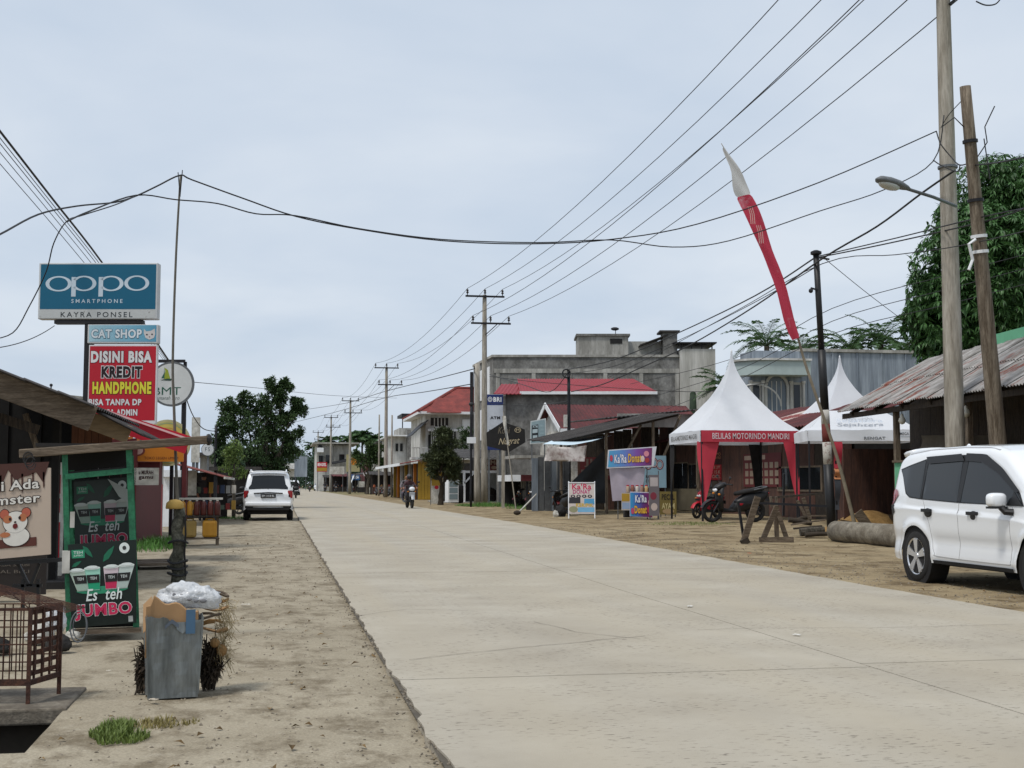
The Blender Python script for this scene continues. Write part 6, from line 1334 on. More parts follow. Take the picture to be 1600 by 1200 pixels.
for s_ in (-1, 1):
 S.side_patch([(-2.0, 1.49), (-1.3, 1.62), (-.3, 1.655), (.1, 1.64), (.54, 1.46), (1.0, 1.19), (1.13, 1.03), (-.3, 1.05), (-1.27, 1.085), (-1.57, 1.105), (-1.69, 1.16), (-1.88, 1.38)], s_, .004, 50, 6).build('window_surround', M['black'], mpv, smooth=True)
 S.side_patch([(-1.98, 1.47), (-1.38, 1.585), (-1.3, 1.595), (-1.27, 1.10), (-1.55, 1.12), (-1.66, 1.17), (-1.86, 1.38)], s_, .007).build('quarter_window', M['glass_dark'], mpv, smooth=True)
 S.side_patch([(-1.25, 1.60), (-.36, 1.63), (-.33, 1.065), (-1.23, 1.095)], s_, .007).build('rear_door_window', M['glass_dark'], mpv, smooth=True)
 S.side_patch([(-.24, 1.63), (.1, 1.61), (.52, 1.44), (.98, 1.17), (1.1, 1.04), (-.24, 1.06)], s_, .007).build('front_door_window', M['glass_dark'], mpv, smooth=True)
 S.side_patch([(-.33, 1.62), (-.24, 1.62), (-.24, 1.07), (-.33, 1.07)], s_, .01, 3, 4).build('door_pillar', M['black'], mpv)
 S.side_patch([(-1.26, 1.60), (-1.23, 1.60), (-1.23, 1.09), (-1.26, 1.1)], s_, .01, 2, 4).build('door_pillar', M['black'], mpv)
 S.side_patch([(-1.30, 1.645), (-.36, 1.67), (-.33, 1.575), (-1.27, 1.55)], s_, .022, 10, 3).build('rain_visor', M['black'], mpv, smooth=True)
 S.side_patch([(-.31, 1.672), (.15, 1.65), (.58, 1.47), (1.02, 1.2), (1.0, 1.15), (.5, 1.41), (.1, 1.55), (-.31, 1.575)], s_, .022, 14, 3).build('rain_visor', M['black'], mpv, smooth=True)
 S.side_patch([(.86, 1.22), (1.12, 1.03), (.84, 1.04)], s_, .012, 6, 3).build('mirror_sail', M['black'], mpv, smooth=True)
 mb = MB()
 def seam(pts): mb.tube([V(x, s_ * (S.ys(x, z) + .0005), z) for x, z in smooth_pts_xy(pts)], .0035, 5)
 def smooth_pts_xy(pts): return [(p.x, p.y) for p in smooth_pts([V(x, z, 0) for x, z in pts], 5)]
 seam([(-.29, 1.06), (-.285, .8), (-.29, .5), (-.3, .36)]); seam([(-1.2, 1.08), (-1.1, .92), (-1.0, .75), (-.96, .55), (-.9, .4), (-.75, .36), (.7, .35), (.84, .38), (.86, .5), (.87, .8), (.9, 1.02)])
 mb.build('door_seam', mat('seam', (.3, .3, .3), .9), mpv)
 for hx_, hz in ((-1.02, .935), (.08, .92)):
  mb = MB(); yb = S.ys(hx_, hz); mb.ball((hx_, s_ * (yb + .0), hz - .02), (.1, .015, .06), 14, 8); mb.bx(hx_ - .12, hx_ + .11, s_ * (yb + .02) - .018, s_ * (yb + .02) + .018, hz - .012, hz + .03); mb.build('door_handle', M['black'], mpv, bevel=.006)
 mb = MB(); c = V(.80, s_ * 1.0, 1.10); mb.ball((0, 0, 0), (1, 1, 1), 20, 12); sg = lambda q, e: math.copysign(abs(q) ** e, q); mb.v = [tuple(c + V(sg(v[0], .7) * .085 + .02 * v[1] * s_, sg(v[1], .6) * .125, sg(v[2], .6) * .085)) for v in mb.v]; mr_ = mb.build('mirror', M['car_white'], mpv, smooth=True)
 mb = MB(); mb.tube([(.92, s_ * .86, .96), (.87, s_ * .93, .965), (.83, s_ * .96, 1.02)], .04, 8); mb.bx(.74, .87, s_ * 1.0 - .1, s_ * 1.0 + .1, 1.0, 1.025); mb.build('mirror_stalk', M['black'], mr_)
 mb = MB(); mb.grid(lambda u, v: V(-.92 + 1.86 * u, s_ * (S.ys(-.92 + 1.86 * u, .3 + .05 * v) + .008), .268 + .045 * v), 10, 3); mb.build('sill_trim', M['black_matte'], mpv)
 S.side_patch([(-2.2, 1.12), (-2.16, 1.2), (-1.98, 1.22), (-1.9, 1.14), (-2.05, 1.03), (-2.2, .98)], s_, .012, 6, 4).build('tail_lamp', M['red_lamp'], mpv, smooth=True)
 S.side_patch([(-2.21, .97), (-2.04, 1.02), (-2.0, .9), (-2.2, .84)], s_, .013, 5, 3).build('tail_lamp_lower', M['black'], mpv, smooth=True)
 mb = MB(); mb.tube([V(x, s_ * (S.section(x)[36][0] - .06), S.zt(x) - .052) for x in [-1.85 + 2.2 * k / 10 for k in range(11)]], .012, 6); mb.build('roof_moulding', M['seam_grey'], mpv)
S.top_patch(.60, 1.40, .9, 1.0).build('windscreen', M['glass_dark'], mpv, smooth=True)
S.top_patch(-2.2, -2.07, .9, .85).build('rear_window', M['glass_dark'], mpv, smooth=True)
mb = MB(); mb.grid(lambda u, v: V(-1.9 - .24 * u, (2 * v - 1) * (.64 - .04 * u), 1.735 - .03 * u + .012 * math.sin(3 * u) - .05 * (2 * v - 1) ** 4), 4, 12); o = mb.build('spoiler', M['car_white'], mpv, smooth=True); md = o.modifiers.new('solid', 'SOLIDIFY'); md.thickness = .055
mb = MB(); mb.lathe([(.05, 0), (.045, .02), (.012, .06), (.002, .065)], 10, Matrix.Translation((-1.5, 0, 1.765)) @ Matrix.Diagonal((2, .6, 1, 1))); mb.build('antenna_fin', M['car_white'], mpv, smooth=True)
for s_ in (-1, 1): mb = MB(); mb.bx(1.98, 2.165, s_ * .58 - .1, s_ * .58 + .1, .6, .72); mb.build('headlamp', M['clear_lamp'], mpv, bevel=.03)
mb = MB(); mb.bx(2.12, 2.22, -.44, .44, .56, .7); mb.build('grille', M['black'], mpv, bevel=.02); mb = MB(); mb.bx(2.1, 2.215, -.5, .5, .36, .48); mb.build('air_intake', M['black_matte'], mpv, bevel=.02)
mb = MB(); mb.bx(2.215, 2.23, -.22, .22, .49, .6); mb.build('front_plate', M['black'], mpv)
# ---- white MPV seen from behind on the left
S2 = CarShape(top=[(-2.24, .9), (-2.2, 1.06), (-2.14, 1.3), (-2.06, 1.55), (-1.98, 1.66), (-1.8, 1.715), (-1.2, 1.75), (.2, 1.74), (.55, 1.66), (1.35, 1.12), (1.5, 1.05), (2.1, .95), (2.25, .75)],
              half=[(-2.24, .76), (-2.18, .82), (-2.0, .865), (1.6, .88), (2.1, .8), (2.25, .65)], belt=[(-2.3, 1.06), (2.3, .95)], xr_=-2.24, xf_=2.25, axr=-1.38, axf=1.38, rw=.33, sill=.34, arch=.4, tumble=.24)
pI = on_ground(420, 812.5)
inn = thing('parked_white_car', 'white people carrier seen from behind, parked on the left shoulder', 'car', (pI.x - .03, pI.y + 2.1, -.02), R(90))
S2.body().build('body', M['car_white'], inn, smooth=True)
mb = MB(); mb.bx(-2.1, 2.0, -.7, .7, .22, .7); mb.build('underbody', M['black_matte'], inn)
for a in (-1.38, 1.38):
 for s_ in (-1, 1): wheel(inn, a, s_ * .77, .33, .205, side=s_)
S2.top_patch(-2.185, -2.03, 1.0, .97, .012).build('rear_window', M['glass_dark'], inn, smooth=True)
mb = MB(); mb.grid(lambda u, v: V(-1.9 - .24 * u, (2 * v - 1) * .66, 1.725 - .02 * u - .03 * (2 * v - 1) ** 4), 3, 10); o = mb.build('spoiler', M['car_white'], inn, smooth=True); md = o.modifiers.new('solid', 'SOLIDIFY'); md.thickness = .04
mb = MB(); mb.bx(-2.3, -2.2, -.74, .74, .36, .46); mb.bx(-2.3, -2.1, -.8, -.52, .44, .6); mb.bx(-2.3, -2.1, .52, .8, .44, .6); mb.build('bumper_insert', M['black_matte'], inn, bevel=.02)
mb = MB(); mb.bx(-2.33, -2.18, -.8, .8, .5, .66); o = mb.build('bumper', M['car_white'], inn, bevel=.05)
mb = MB(); mb.bx(-2.275, -2.25, -.26, .26, .80, .94); o = mb.build('number_plate', M['black'], inn); fr = Frame((-2.275, .26, .80), (0, -.52, 0), (0, 0, .14)); text(fr, 'BM 1418 BL', .08, .25, .92, .75, M['white'], o, .004)
mb = MB(); mb.tube([(-2.262, -.5 + i * .1, .99 - .03 * abs(i - 5) / 5) for i in range(11)], .02, 6); mb.build('tailgate_garnish', M['dark_steel'], inn)
for s_ in (-1, 1):
 mb = MB(); mb.bx(-2.24, -2.0, s_ * .76 - .085, s_ * .76 + .085, .79, 1.06); o = mb.build('tail_lamp', M['red_lamp'], inn, bevel=.03); mb = MB(); mb.bx(-2.246, -2.2, s_ * .77 - .05, s_ * .77 + .04, 1.062, 1.16); mb.build('lamp_tip', M['clear_lamp'], o)
 S2.side_patch([(-1.95, 1.5), (1.0, 1.5), (1.25, 1.1), (-1.9, 1.12)], s_, .008, 20, 4).build('side_windows', M['glass_dark'], inn, smooth=True)
 mb = MB(); mb.ball((.95, s_ * 1.0, 1.12), (.07, .12, .08), 12, 8); mb.build('mirror', M['black'], inn, smooth=True)
 mb = MB(); mb.tube([(-1.85, s_ * .62, 1.70), (-1.7, s_ * .62, 1.79), (.3, s_ * .62, 1.80), (.45, s_ * .62, 1.72)], .02, 6); mb.build('roof_rail', M['car_white'], inn)
mb = MB(); mb.bar((-2.2, 0, 1.12), (-2.14, .12, 1.16), .02); mb.build('rear_wiper', M['black'], inn)
# ---- far cars
def far_car(label, px, py, Y, rz_, m_='car_white'):
 Y *= KD; p = at_y(px, 757, Y); t = thing('far_car', label, 'car', (p.x, Y, 0), rz_); S2.body().build('body', M[m_], t, smooth=True)
 S2.top_patch(-2.185, -2.03, 1.0, .97, .012).build('rear_window', M['glass_dark'], t); S2.top_patch(.6, 1.32, .9, 1, .012).build('windscreen', M['glass_dark'], t)
 for s_ in (-1, 1):
  S2.side_patch([(-1.95, 1.5), (1.0, 1.5), (1.25, 1.1), (-1.9, 1.12)], s_, .008, 12, 3).build('side_windows', M['glass_dark'], t)
  for a in (-1.38, 1.38): mb = MB(); mb.lathe([(.33, -.1), (.33, .1)], 18, Matrix.Translation((a, s_ * .77, .33)) @ Matrix.Rotation(R(90), 4, 'X')); mb.build('wheel', M['rubber'], t)
  mb = MB(); mb.bx(-2.26, -2.05, s_ * .76 - .08, s_ * .76 + .08, .79, 1.08); mb.build('tail_lamp', M['red_lamp'], t); mb = MB(); mb.bx(2.08, 2.22, s_ * .6 - .14, s_ * .6 + .14, .7, .84); mb.build('headlamp', M['clear_lamp'], t)
 mb = MB(); mb.bx(-2.27, -2.22, -.7, .7, .36, .5); mb.bx(2.15, 2.26, -.6, .6, .4, .6); mb.build('bumper_insert', M['black_matte'], t)
 return t
far_car('white car ahead of the scooter, far down on the left', 457, 763, 92, R(90))
far_car('white van parked far down on the right before the red and yellow sign', 500, 763, 152, R(100))
# two wheelers
def ywheel(parent, x, r, tw, name='wheel'):
 t = MB(); Mx = Matrix.Translation((x, 0, r)) @ Matrix.Rotation(R(90), 4, 'X'); prof = [(r - tw + tw * math.cos(a), tw * math.sin(a)) for a in [-math.pi + 2 * math.pi * k / 10 for k in range(11)]]
 t.lathe(prof, 24, Mx, caps=False); o = t.build(name, M['rubber'], parent, smooth=True)
 k = MB(); k.lathe([(r - tw * 1.7, -.015), (r - tw * 1.2, -.02), (r - tw * 1.2, .02), (r - tw * 1.7, .015), (r - tw * 1.7, -.015)], 20, Mx, caps=False)
 for j in range(5): a = 1.2566 * j; k.bar((x, 0, r), (x + (r - tw * 1.4) * math.cos(a), 0, r + (r - tw * 1.4) * math.sin(a)), .035, .02, up=(0, 1, 0))
 k.build('rim', M['dark_steel'], o); return o
def shell(mb, sect, n=10):
 """loft: list of (x, z, half width, half height) ellipses along x"""
 vs = []
 for x, z, w_, h_ in sect:
  for j in range(n): a = 2 * math.pi * j / n; c, s = math.cos(a), math.sin(a); vs.append(V(x, w_ * math.copysign(abs(c) ** .75, c), z + h_ * math.copysign(abs(s) ** .75, s)))
 m = len(sect); mb.add(vs, [[i * n + j, i * n + (j + 1) % n, (i + 1) * n + (j + 1) % n, (i + 1) * n + j] for i in range(m - 1) for j in range(n)] + [list(range(n))[::-1], [(m - 1) * n + j for j in range(n)]]); return mb
def scooter(name, label, loc, rz_, colm, accent=None, group=None, lean=0.0, plate=True):
 t = thing(name, label, 'motorbike', loc, rz_, group); t.rotation_euler = (lean, 0, rz_)
 ywheel(t, .62, .285, .05, 'front_wheel'); ywheel(t, -.62, .285, .055, 'rear_wheel')
 mb = MB(); shell(mb, [(-1.0, .78, .05, .03), (-.85, .68, .1, .13), (-.6, .58, .14, .2), (-.3, .53, .15, .23), (-.06, .44, .14, .17), (.08, .34, .12, .08)]); body = mb.build('body', colm, t, smooth=True)
 mb = MB(); shell(mb, [(-.1, .33, .13, .05), (.15, .31, .14, .045), (.36, .33, .12, .06)]); mb.build('footboard', M['black_matte'], body)
 mb = MB(); shell(mb, [(-.82, .86, .09, .03), (-.6, .84, .13, .05), (-.3, .8, .14, .055), (-.02, .74, .09, .05)]); mb.build('seat', M['black_matte'], t, smooth=True)
 mb = MB(); vs = [(.3, .12, .3), (.42, .19, .5), (.4, .21, .72), (.33, .12, .95)]
 mb.grid(lambda u, v: V(interp([(0, .34), (.4, .43), (.75, .42), (1, .33)], v) + .1 * (1 - (2 * u - 1) ** 2), (2 * u - 1) * interp([(0, .1), (.35, .2), (.7, .21), (1, .1)], v), .3 + .68 * v), 8, 8); o = mb.build('leg_shield', colm, t, smooth=True); md = o.modifiers.new('s', 'SOLIDIFY'); md.thickness = .03
 mb = MB(); shell(mb, [(.6, .88, .03, .02), (.52, .9, .1, .07), (.4, .95, .13, .08), (.28, .98, .1, .06)]); mb.build('handlebar_cowl', colm, t, smooth=True)
 mb = MB(); mb.ball((.56, 0, .84), (.05, .1, .055), 12, 8); mb.build('headlight', M['clear_lamp'], t, smooth=True)
 mb = MB(); mb.tube([(.24, -.36, 1.0), (.32, -.2, 1.0), (.36, 0, .98), (.32, .2, 1.0), (.24, .36, 1.0)], .018, 7); mb.build('handlebar', M['black'], t)
 for s_ in (-1, 1):
  mb = MB(); mb.tube([(.3, s_ * .24, 1.0), (.32, s_ * .32, 1.14)], .008, 5); mb.ball((.32, s_ * .35, 1.17), (.02, .06, .04), 10, 6); mb.build('mirror', M['black'], t)
  mb = MB(); mb.tube([(.36, s_ * .07, .72), (.62, s_ * .08, .285)], .022, 7); mb.build('fork', M['dark_steel'], t)
  mb = MB(); mb.ball((.52, s_ * .16, .74), (.03, .045, .03), 8, 6); mb.build('indicator', M['orange'], t)
 mb = MB(); mb.grid(lambda u, v: V(.62 + .335 * math.cos(R(20 + 130 * u)), (2 * v - 1) * .07, .285 + .335 * math.sin(R(20 + 130 * u)) - .02 * (2 * v - 1) ** 2), 8, 4); o = mb.build('front_mudguard', accent or colm, t, smooth=True)
 mb = MB(); mb.grid(lambda u, v: V(-.62 - .34 * math.cos(R(30 + 60 * u)), (2 * v - 1) * .06, .285 + .34 * math.sin(R(30 + 60 * u))), 5, 3); mb.build('rear_mudguard', M['black_matte'], t)
 mb = MB(); shell(mb, [(-.35, .3, .06, .09), (-.62, .3, .07, .08), (-.7, .3, .03, .03)]); mb.build('engine', M['dark_steel'], t)
 mb = MB(); mb.tube([(-.25, -.13, .28), (-.5, -.16, .3), (-.9, -.18, .4)], [.025, .05, .055], 10); mb.build('exhaust', M['steel_grey'], t, smooth=True)
 mb = MB(); mb.ball((-.97, 0, .76), (.03, .08, .04), 10, 6); mb.build('tail_lamp', M['red_lamp'], t, smooth=True)
 mb = MB(); mb.tube([(-.5, .12, .85), (-.85, .12, .92), (-.95, 0, .93), (-.85, -.12, .92), (-.5, -.12, .85)], .014, 6); mb.build('grab_rail', M['steel_grey'], t)
 if plate: mb = MB(); mb.box((-.98, 0, .6), (.01, .24, .12)); mb.build('number_plate', M['black'], t); mb = MB(); mb.box((.63, 0, .7), (.01, .2, .08)); mb.build('front_plate', M['black'], t)
 return t
# people
GRP = {}
def figure(name, label, loc, rz_, J, B, groups, mats, parent_extra=None):
 """J joint: (pos, radius); B bones; groups joint -> material index; one continuous skin"""
 t = thing(name, label, 'person', loc, rz_)
 keys = list(J); me = bpy.data.meshes.new('f'); me.from_pydata([J[k][0] for k in keys], [(keys.index(a), keys.index(b)) for a, b in B], []); ob = bpy.data.objects.new('f', me); COL.objects.link(ob)
 md = ob.modifiers.new('skin', 'SKIN'); md.use_smooth_shade = True
 for i, k in enumerate(keys): r_ = J[k][1]; me.skin_vertices[0].data[i].radius = r_ if isinstance(r_, tuple) else (r_, r_)
 me.skin_vertices[0].data[keys.index('hip')].use_root = True
 s2 = ob.modifiers.new('sub', 'SUBSURF'); s2.levels = 2; s2.render_levels = 2
 dg = bpy.context.evaluated_depsgraph_get(); m2 = bpy.data.meshes.new_from_object(ob.evaluated_get(dg)); bpy.data.objects.remove(ob)
 m2.materials.clear()
 for m_ in mats: m2.materials.append(m_)
 for p in m2.polygons:
  best = min(keys, key=lambda k: (p.center - Vector(J[k][0])).length - (J[k][1] if not isinstance(J[k][1], tuple) else max(J[k][1]))); p.material_index = groups.get(best, 0); p.use_smooth = True
 o = bpy.data.objects.new('body', m2); COL.objects.link(o); o.parent = t; return t, o
BONES = [('hip', 'belly'), ('belly', 'chest'), ('chest', 'neck'), ('neck', 'head'), ('head', 'crown')]
for s_ in ('l', 'r'): BONES += [('chest', 'sh' + s_), ('sh' + s_, 'el' + s_), ('el' + s_, 'wr' + s_), ('wr' + s_, 'ha' + s_), ('hip', 'th' + s_), ('th' + s_, 'kn' + s_), ('kn' + s_, 'an' + s_), ('an' + s_, 'to' + s_)]
GR = {'neck': 2, 'head': 2, 'crown': 2, 'hip': 1}
for s_ in 'lr': GR.update({'ha' + s_: 2, 'wr' + s_: 2, 'th' + s_: 1, 'kn' + s_: 1, 'an' + s_: 1, 'to' + s_: 3})
def sitting(lean=.2, hips=(-.3, .84), hand=(.28, .36, 1.03), foot=(.12, .17, .33), knee=(.2, .21, .74)):
 hx_, hz = hips; J = {'hip': ((hx_, 0, hz + .06), (.16, .13)), 'belly': ((hx_ + lean * .3, 0, hz + .25), (.15, .12)), 'chest': ((hx_ + lean * .75, 0, hz + .46), (.17, .12)), 'neck': ((hx_ + lean, 0, hz + .62), .06), 'head': ((hx_ + lean + .03, 0, hz + .73), .09), 'crown': ((hx_ + lean + .03, 0, hz + .83), .085)}
 for s_, g_ in (('l', 1), ('r', -1)):
  J['sh' + s_] = ((hx_ + lean * .85, g_ * .19, hz + .52), .07); J['el' + s_] = (((hx_ + hand[0]) / 2 + .02, g_ * .34, hz + .3), .052); J['wr' + s_] = ((hand[0] - .06, g_ * hand[1], hand[2]), .038); J['ha' + s_] = ((hand[0] + .02, g_ * (hand[1] - .02), hand[2]), .042)
  J['th' + s_] = ((hx_ + .08, g_ * .12, hz + .02), .095); J['kn' + s_] = ((knee[0], g_ * knee[1], knee[2]), .07); J['an' + s_] = ((foot[0] - .08, g_ * foot[1], foot[2] + .06), .05); J['to' + s_] = ((foot[0] + .1, g_ * foot[1], foot[2]), .045)
 return J
def helmet(parent, c, m_, visor=True, r=.145):
 mb = MB(); mb.ball(c, (r * 1.05, r * .92, r), 16, 10); o = mb.build('helmet', m_, parent, smooth=True)
 if visor: mb = MB(); mb.grid(lambda u, v: V(c[0] + r * 1.09 * math.cos(R(-55 + 110 * u)) * math.cos(R(-28 + 45 * v)), c[1] + r * .97 * math.sin(R(-55 + 110 * u)), c[2] + r * 1.03 * math.sin(R(-28 + 45 * v))), 8, 4); mb.build('visor', M['glass_dark'], o)
 return o
defm('silver', hx('a5a8ab'), .35, metal=.4)
p = on_ground(640, 794); rz1 = R(-90 + 4)
scooter('motorbike', 'dark motorbike with lit-looking headlamp riding towards the viewer', (p.x, p.y, 0), rz1, M['dark_steel'], M['silver'])
mb = MB(); mb.ball((.62, 0, .86), (.07, .13, .1), 12, 8); o = mb.build('headlamp_cowl', M['clear_lamp'], bpy.data.objects['motorbike'], smooth=True)
t, o = figure('person', 'rider in dark maroon jacket and dark helmet on the oncoming motorbike', (p.x, p.y, 0), rz1, sitting(.18), BONES, GR, [PC('4a3236', .8), PC('4b474a', .85), M['skin'], M['black_matte']]); helmet(t, (-.08, 0, 1.64), PC('2b2729', .35))
t, o = figure('person', 'pillion rider in grey behind the rider of the oncoming motorbike', (p.x - .07, p.y + .1, 0), rz1, sitting(.08, (-.62, .88), (-.3, .3, 1.0), (-.2, .24, .42), (-.12, .3, .8)), BONES, GR, [PC('7a7478', .85), PC('5a5560', .85), M['skin'], M['black_matte']]); helmet(t, (-.5, .12, 1.66), PC('3a3436', .35))
mo = bpy.data.objects['motorbike']; mb = MB(); mb.box((.66, 0, .62), (.05, .26, .2)); mb.build('front_cowl', M['silver'], mo, bevel=.03); mo.scale = (1.18, 1.18, 1.18)
p = on_ground(462, 778.5)
scooter('scooter', 'black scooter with white tail riding away on the left lane', (p.x, p.y, 0), R(92), M['black'], M['white'])
t, o = figure('person', 'rider with black headscarf and black coat on the scooter riding away', (p.x, p.y, 0), R(92), sitting(.1), BONES, GR, [PC('1c1b1d', .9), PC('242326', .9), PC('1c1b1d', .9), M['black_matte']])
mb = MB(); mb.lathe([(.3, .0), (.27, .2), (.22, .42), (.13, .56), (.12, .68), (.08, .77), (.01, .8)], 14, Matrix.Translation((-.27, 0, .86)) @ Matrix.Diagonal((.7, 1, 1, 1))); mb.build('headscarf', PC('161517', .95), t, smooth=True)
mb = MB(); mb.box((-.99, 0, .72), (.02, .3, .1)); mb.build('tail_panel', M['white'], bpy.data.objects['scooter'])
def far_rider(px, py, Y, rz_, lab, c1, c2):
 Y *= KD; p = at_y(px, 757, Y); scooter('far_motorbike', 'far motorbike ' + lab, (p.x, Y, 0), rz_, M[c1], group='far motorbikes by the road end')
 t, o = figure('person', 'far rider ' + lab, (p.x, Y, 0), rz_, sitting(.12), BONES, GR, [PC(c2, .9), PC('2c2d33', .9), M['skin'], M['black_matte']]); helmet(t, (-.15, 0, 1.64), M['black'])
far_rider(484, 762, 135, R(-88), 'coming on, left of the parked group', 'black', '47503f'); far_rider(508, 766, 128, R(-92), 'in the parked group, left one', 'black', '3b3b40'); far_rider(525, 766, 126, R(-88), 'in the parked group, right one', 'black', '2b2b2f')
pb = on_ground(1128, 818);
p = dpt(1146, 806, 25.4); scooter('parked_scooter', 'black scooter parked on its stand under the red and white tent', (p.x, p.y, 0), R(188), M['black'], M['black'], lean=R(-5))
bpy.data.objects['parked_scooter'].scale = (1.28, 1.28, 1.28)
mb = MB(); mb.ball((-.12, .145, .5), (.07, .015, .05), 10, 6); mb.build('side_decal', M['red'], bpy.data.objects['parked_scooter'])
p = dpt(1104, 800, 28.4); scooter('red_motorbike', 'red motorbike behind the black scooter under the tent', (p.x, p.y, 0), R(215), M['red'], M['red'], lean=R(-5))
src = scooter('kerb_motorbike', 'parked motorbike nearest the yellow shop in the kerbside row', (0, 0, 0), 0, M['black'], mat('maroon_paint', hx('5b1a1c'), .3), group='motorbikes parked in a row by the yellow shop', lean=R(-6))
row = [(590, 86, 80, 'in the dense group before the fruit stall, left one'), (599, 84, 95, 'in the dense group before the fruit stall, second'), (611, 80, 70, 'in the dense group before the fruit stall, third'), (621, 79, 105, 'in the dense group before the fruit stall, right one'), (573, 112, 85, 'beside the tarp stall counter'), (548, 122, 60, 'left of the tarp stall'), (586, 100, 60, 'at the left end of the kerbside row, white flank'), (597, 96, 75, 'second from left in the kerbside row'), (608, 92, 100, 'third from left in the kerbside row'), (617, 88, 70, 'fourth from left in the kerbside row'), (626, 84, 110, None)]
for k, (px, Y, rz_, lab) in enumerate(row):
 c = src if lab is None else copy_tree(src)
 Y *= KD; p = at_y(px, 757, Y); c.location = (p.x, Y, 0); c.rotation_euler = (R(-6), 0, R(-rz_))
 if lab: c['label'] = 'parked motorbike ' + lab
for nm, px, Y, rz_, lab in (('shop_motorbike', 352, 33, 160, 'dark motorbike parked at the goods shop behind the small tree'), ('carport_motorbike', 822, 43.6, 200, 'motorbike parked under the small carport, left one'), ('carport_motorbike', 838, 42.2, 215, 'motorbike parked under the small carport, right one'), ('stall_motorbike', 880, 31.0, 100, 'dark motorbike half hidden by the white folding board')):
 c = copy_tree(src); c.name = nm; Y *= KD; p = at_y(px, 757, Y); c.location = (p.x, Y, 0); c.rotation_euler = (R(-6), 0, R(rz_)); c['label'] = lab; del c['group']
def standing(h=1.62, lean=0.0):
 k = h / 1.7; J = {'hip': ((0, 0, .92 * k), (.15, .12)), 'belly': ((0, 0, 1.1 * k), (.14, .11)), 'chest': ((.01, 0, 1.32 * k), (.17, .12)), 'neck': ((.02, 0, 1.48 * k), .055), 'head': ((.04, 0, 1.57 * k), .09), 'crown': ((.04, 0, 1.66 * k), .085)}
 for s_, g_ in (('l', 1), ('r', -1)):
  J['sh' + s_] = ((0, g_ * .19 * k, 1.38 * k), .065); J['el' + s_] = ((-.02, g_ * .25 * k, 1.1 * k), .05); J['wr' + s_] = ((.1, g_ * .22 * k, .9 * k), .036); J['ha' + s_] = ((.14, g_ * .21 * k, .83 * k), .04)
  J['th' + s_] = ((0, g_ * .1 * k, .85 * k), .09); J['kn' + s_] = ((.02, g_ * .11 * k, .48 * k), .065); J['an' + s_] = ((-.02, g_ * .11 * k, .09 * k), .048); J['to' + s_] = ((.12, g_ * .12 * k, .05 * k), .042)
 return J
p = at_y(779, 757, 91)
t, o = figure('person', 'dark figure sitting at the table in the eatery', (p.x, 91, 0), R(-20), sitting(.05, (-.1, .5), (.35, .2, .8), (.3, .14, .1), (.32, .14, .55)), BONES, GR, [M['dark'], M['dark'], PC('4a352b'), M['black_matte']])
mb = MB(); mb.ball((-.02, 0, 1.29), (.105, .1, .1), 12, 8); mb.build('hair', M['black_matte'], t, smooth=True)
chair((p.x - .1, 91.05, 0), 'dark chair under the seated figure', M['wood_dark'], R(70))
p = at_y(318, 757, 45); t, o = figure('person', 'shopkeeper in dark clothes standing among the goods under the red-brown awning', (p.x, 45, 0), R(-70), standing(1.6), BONES, GR, [PC('3a3a3e', .9), PC('2c2b2e', .9), M['skin'], M['black_matte']]); mb = MB(); mb.ball((.02, 0, 1.55), (.11, .105, .1), 12, 8); mb.build('hair', M['black_matte'], t, smooth=True)
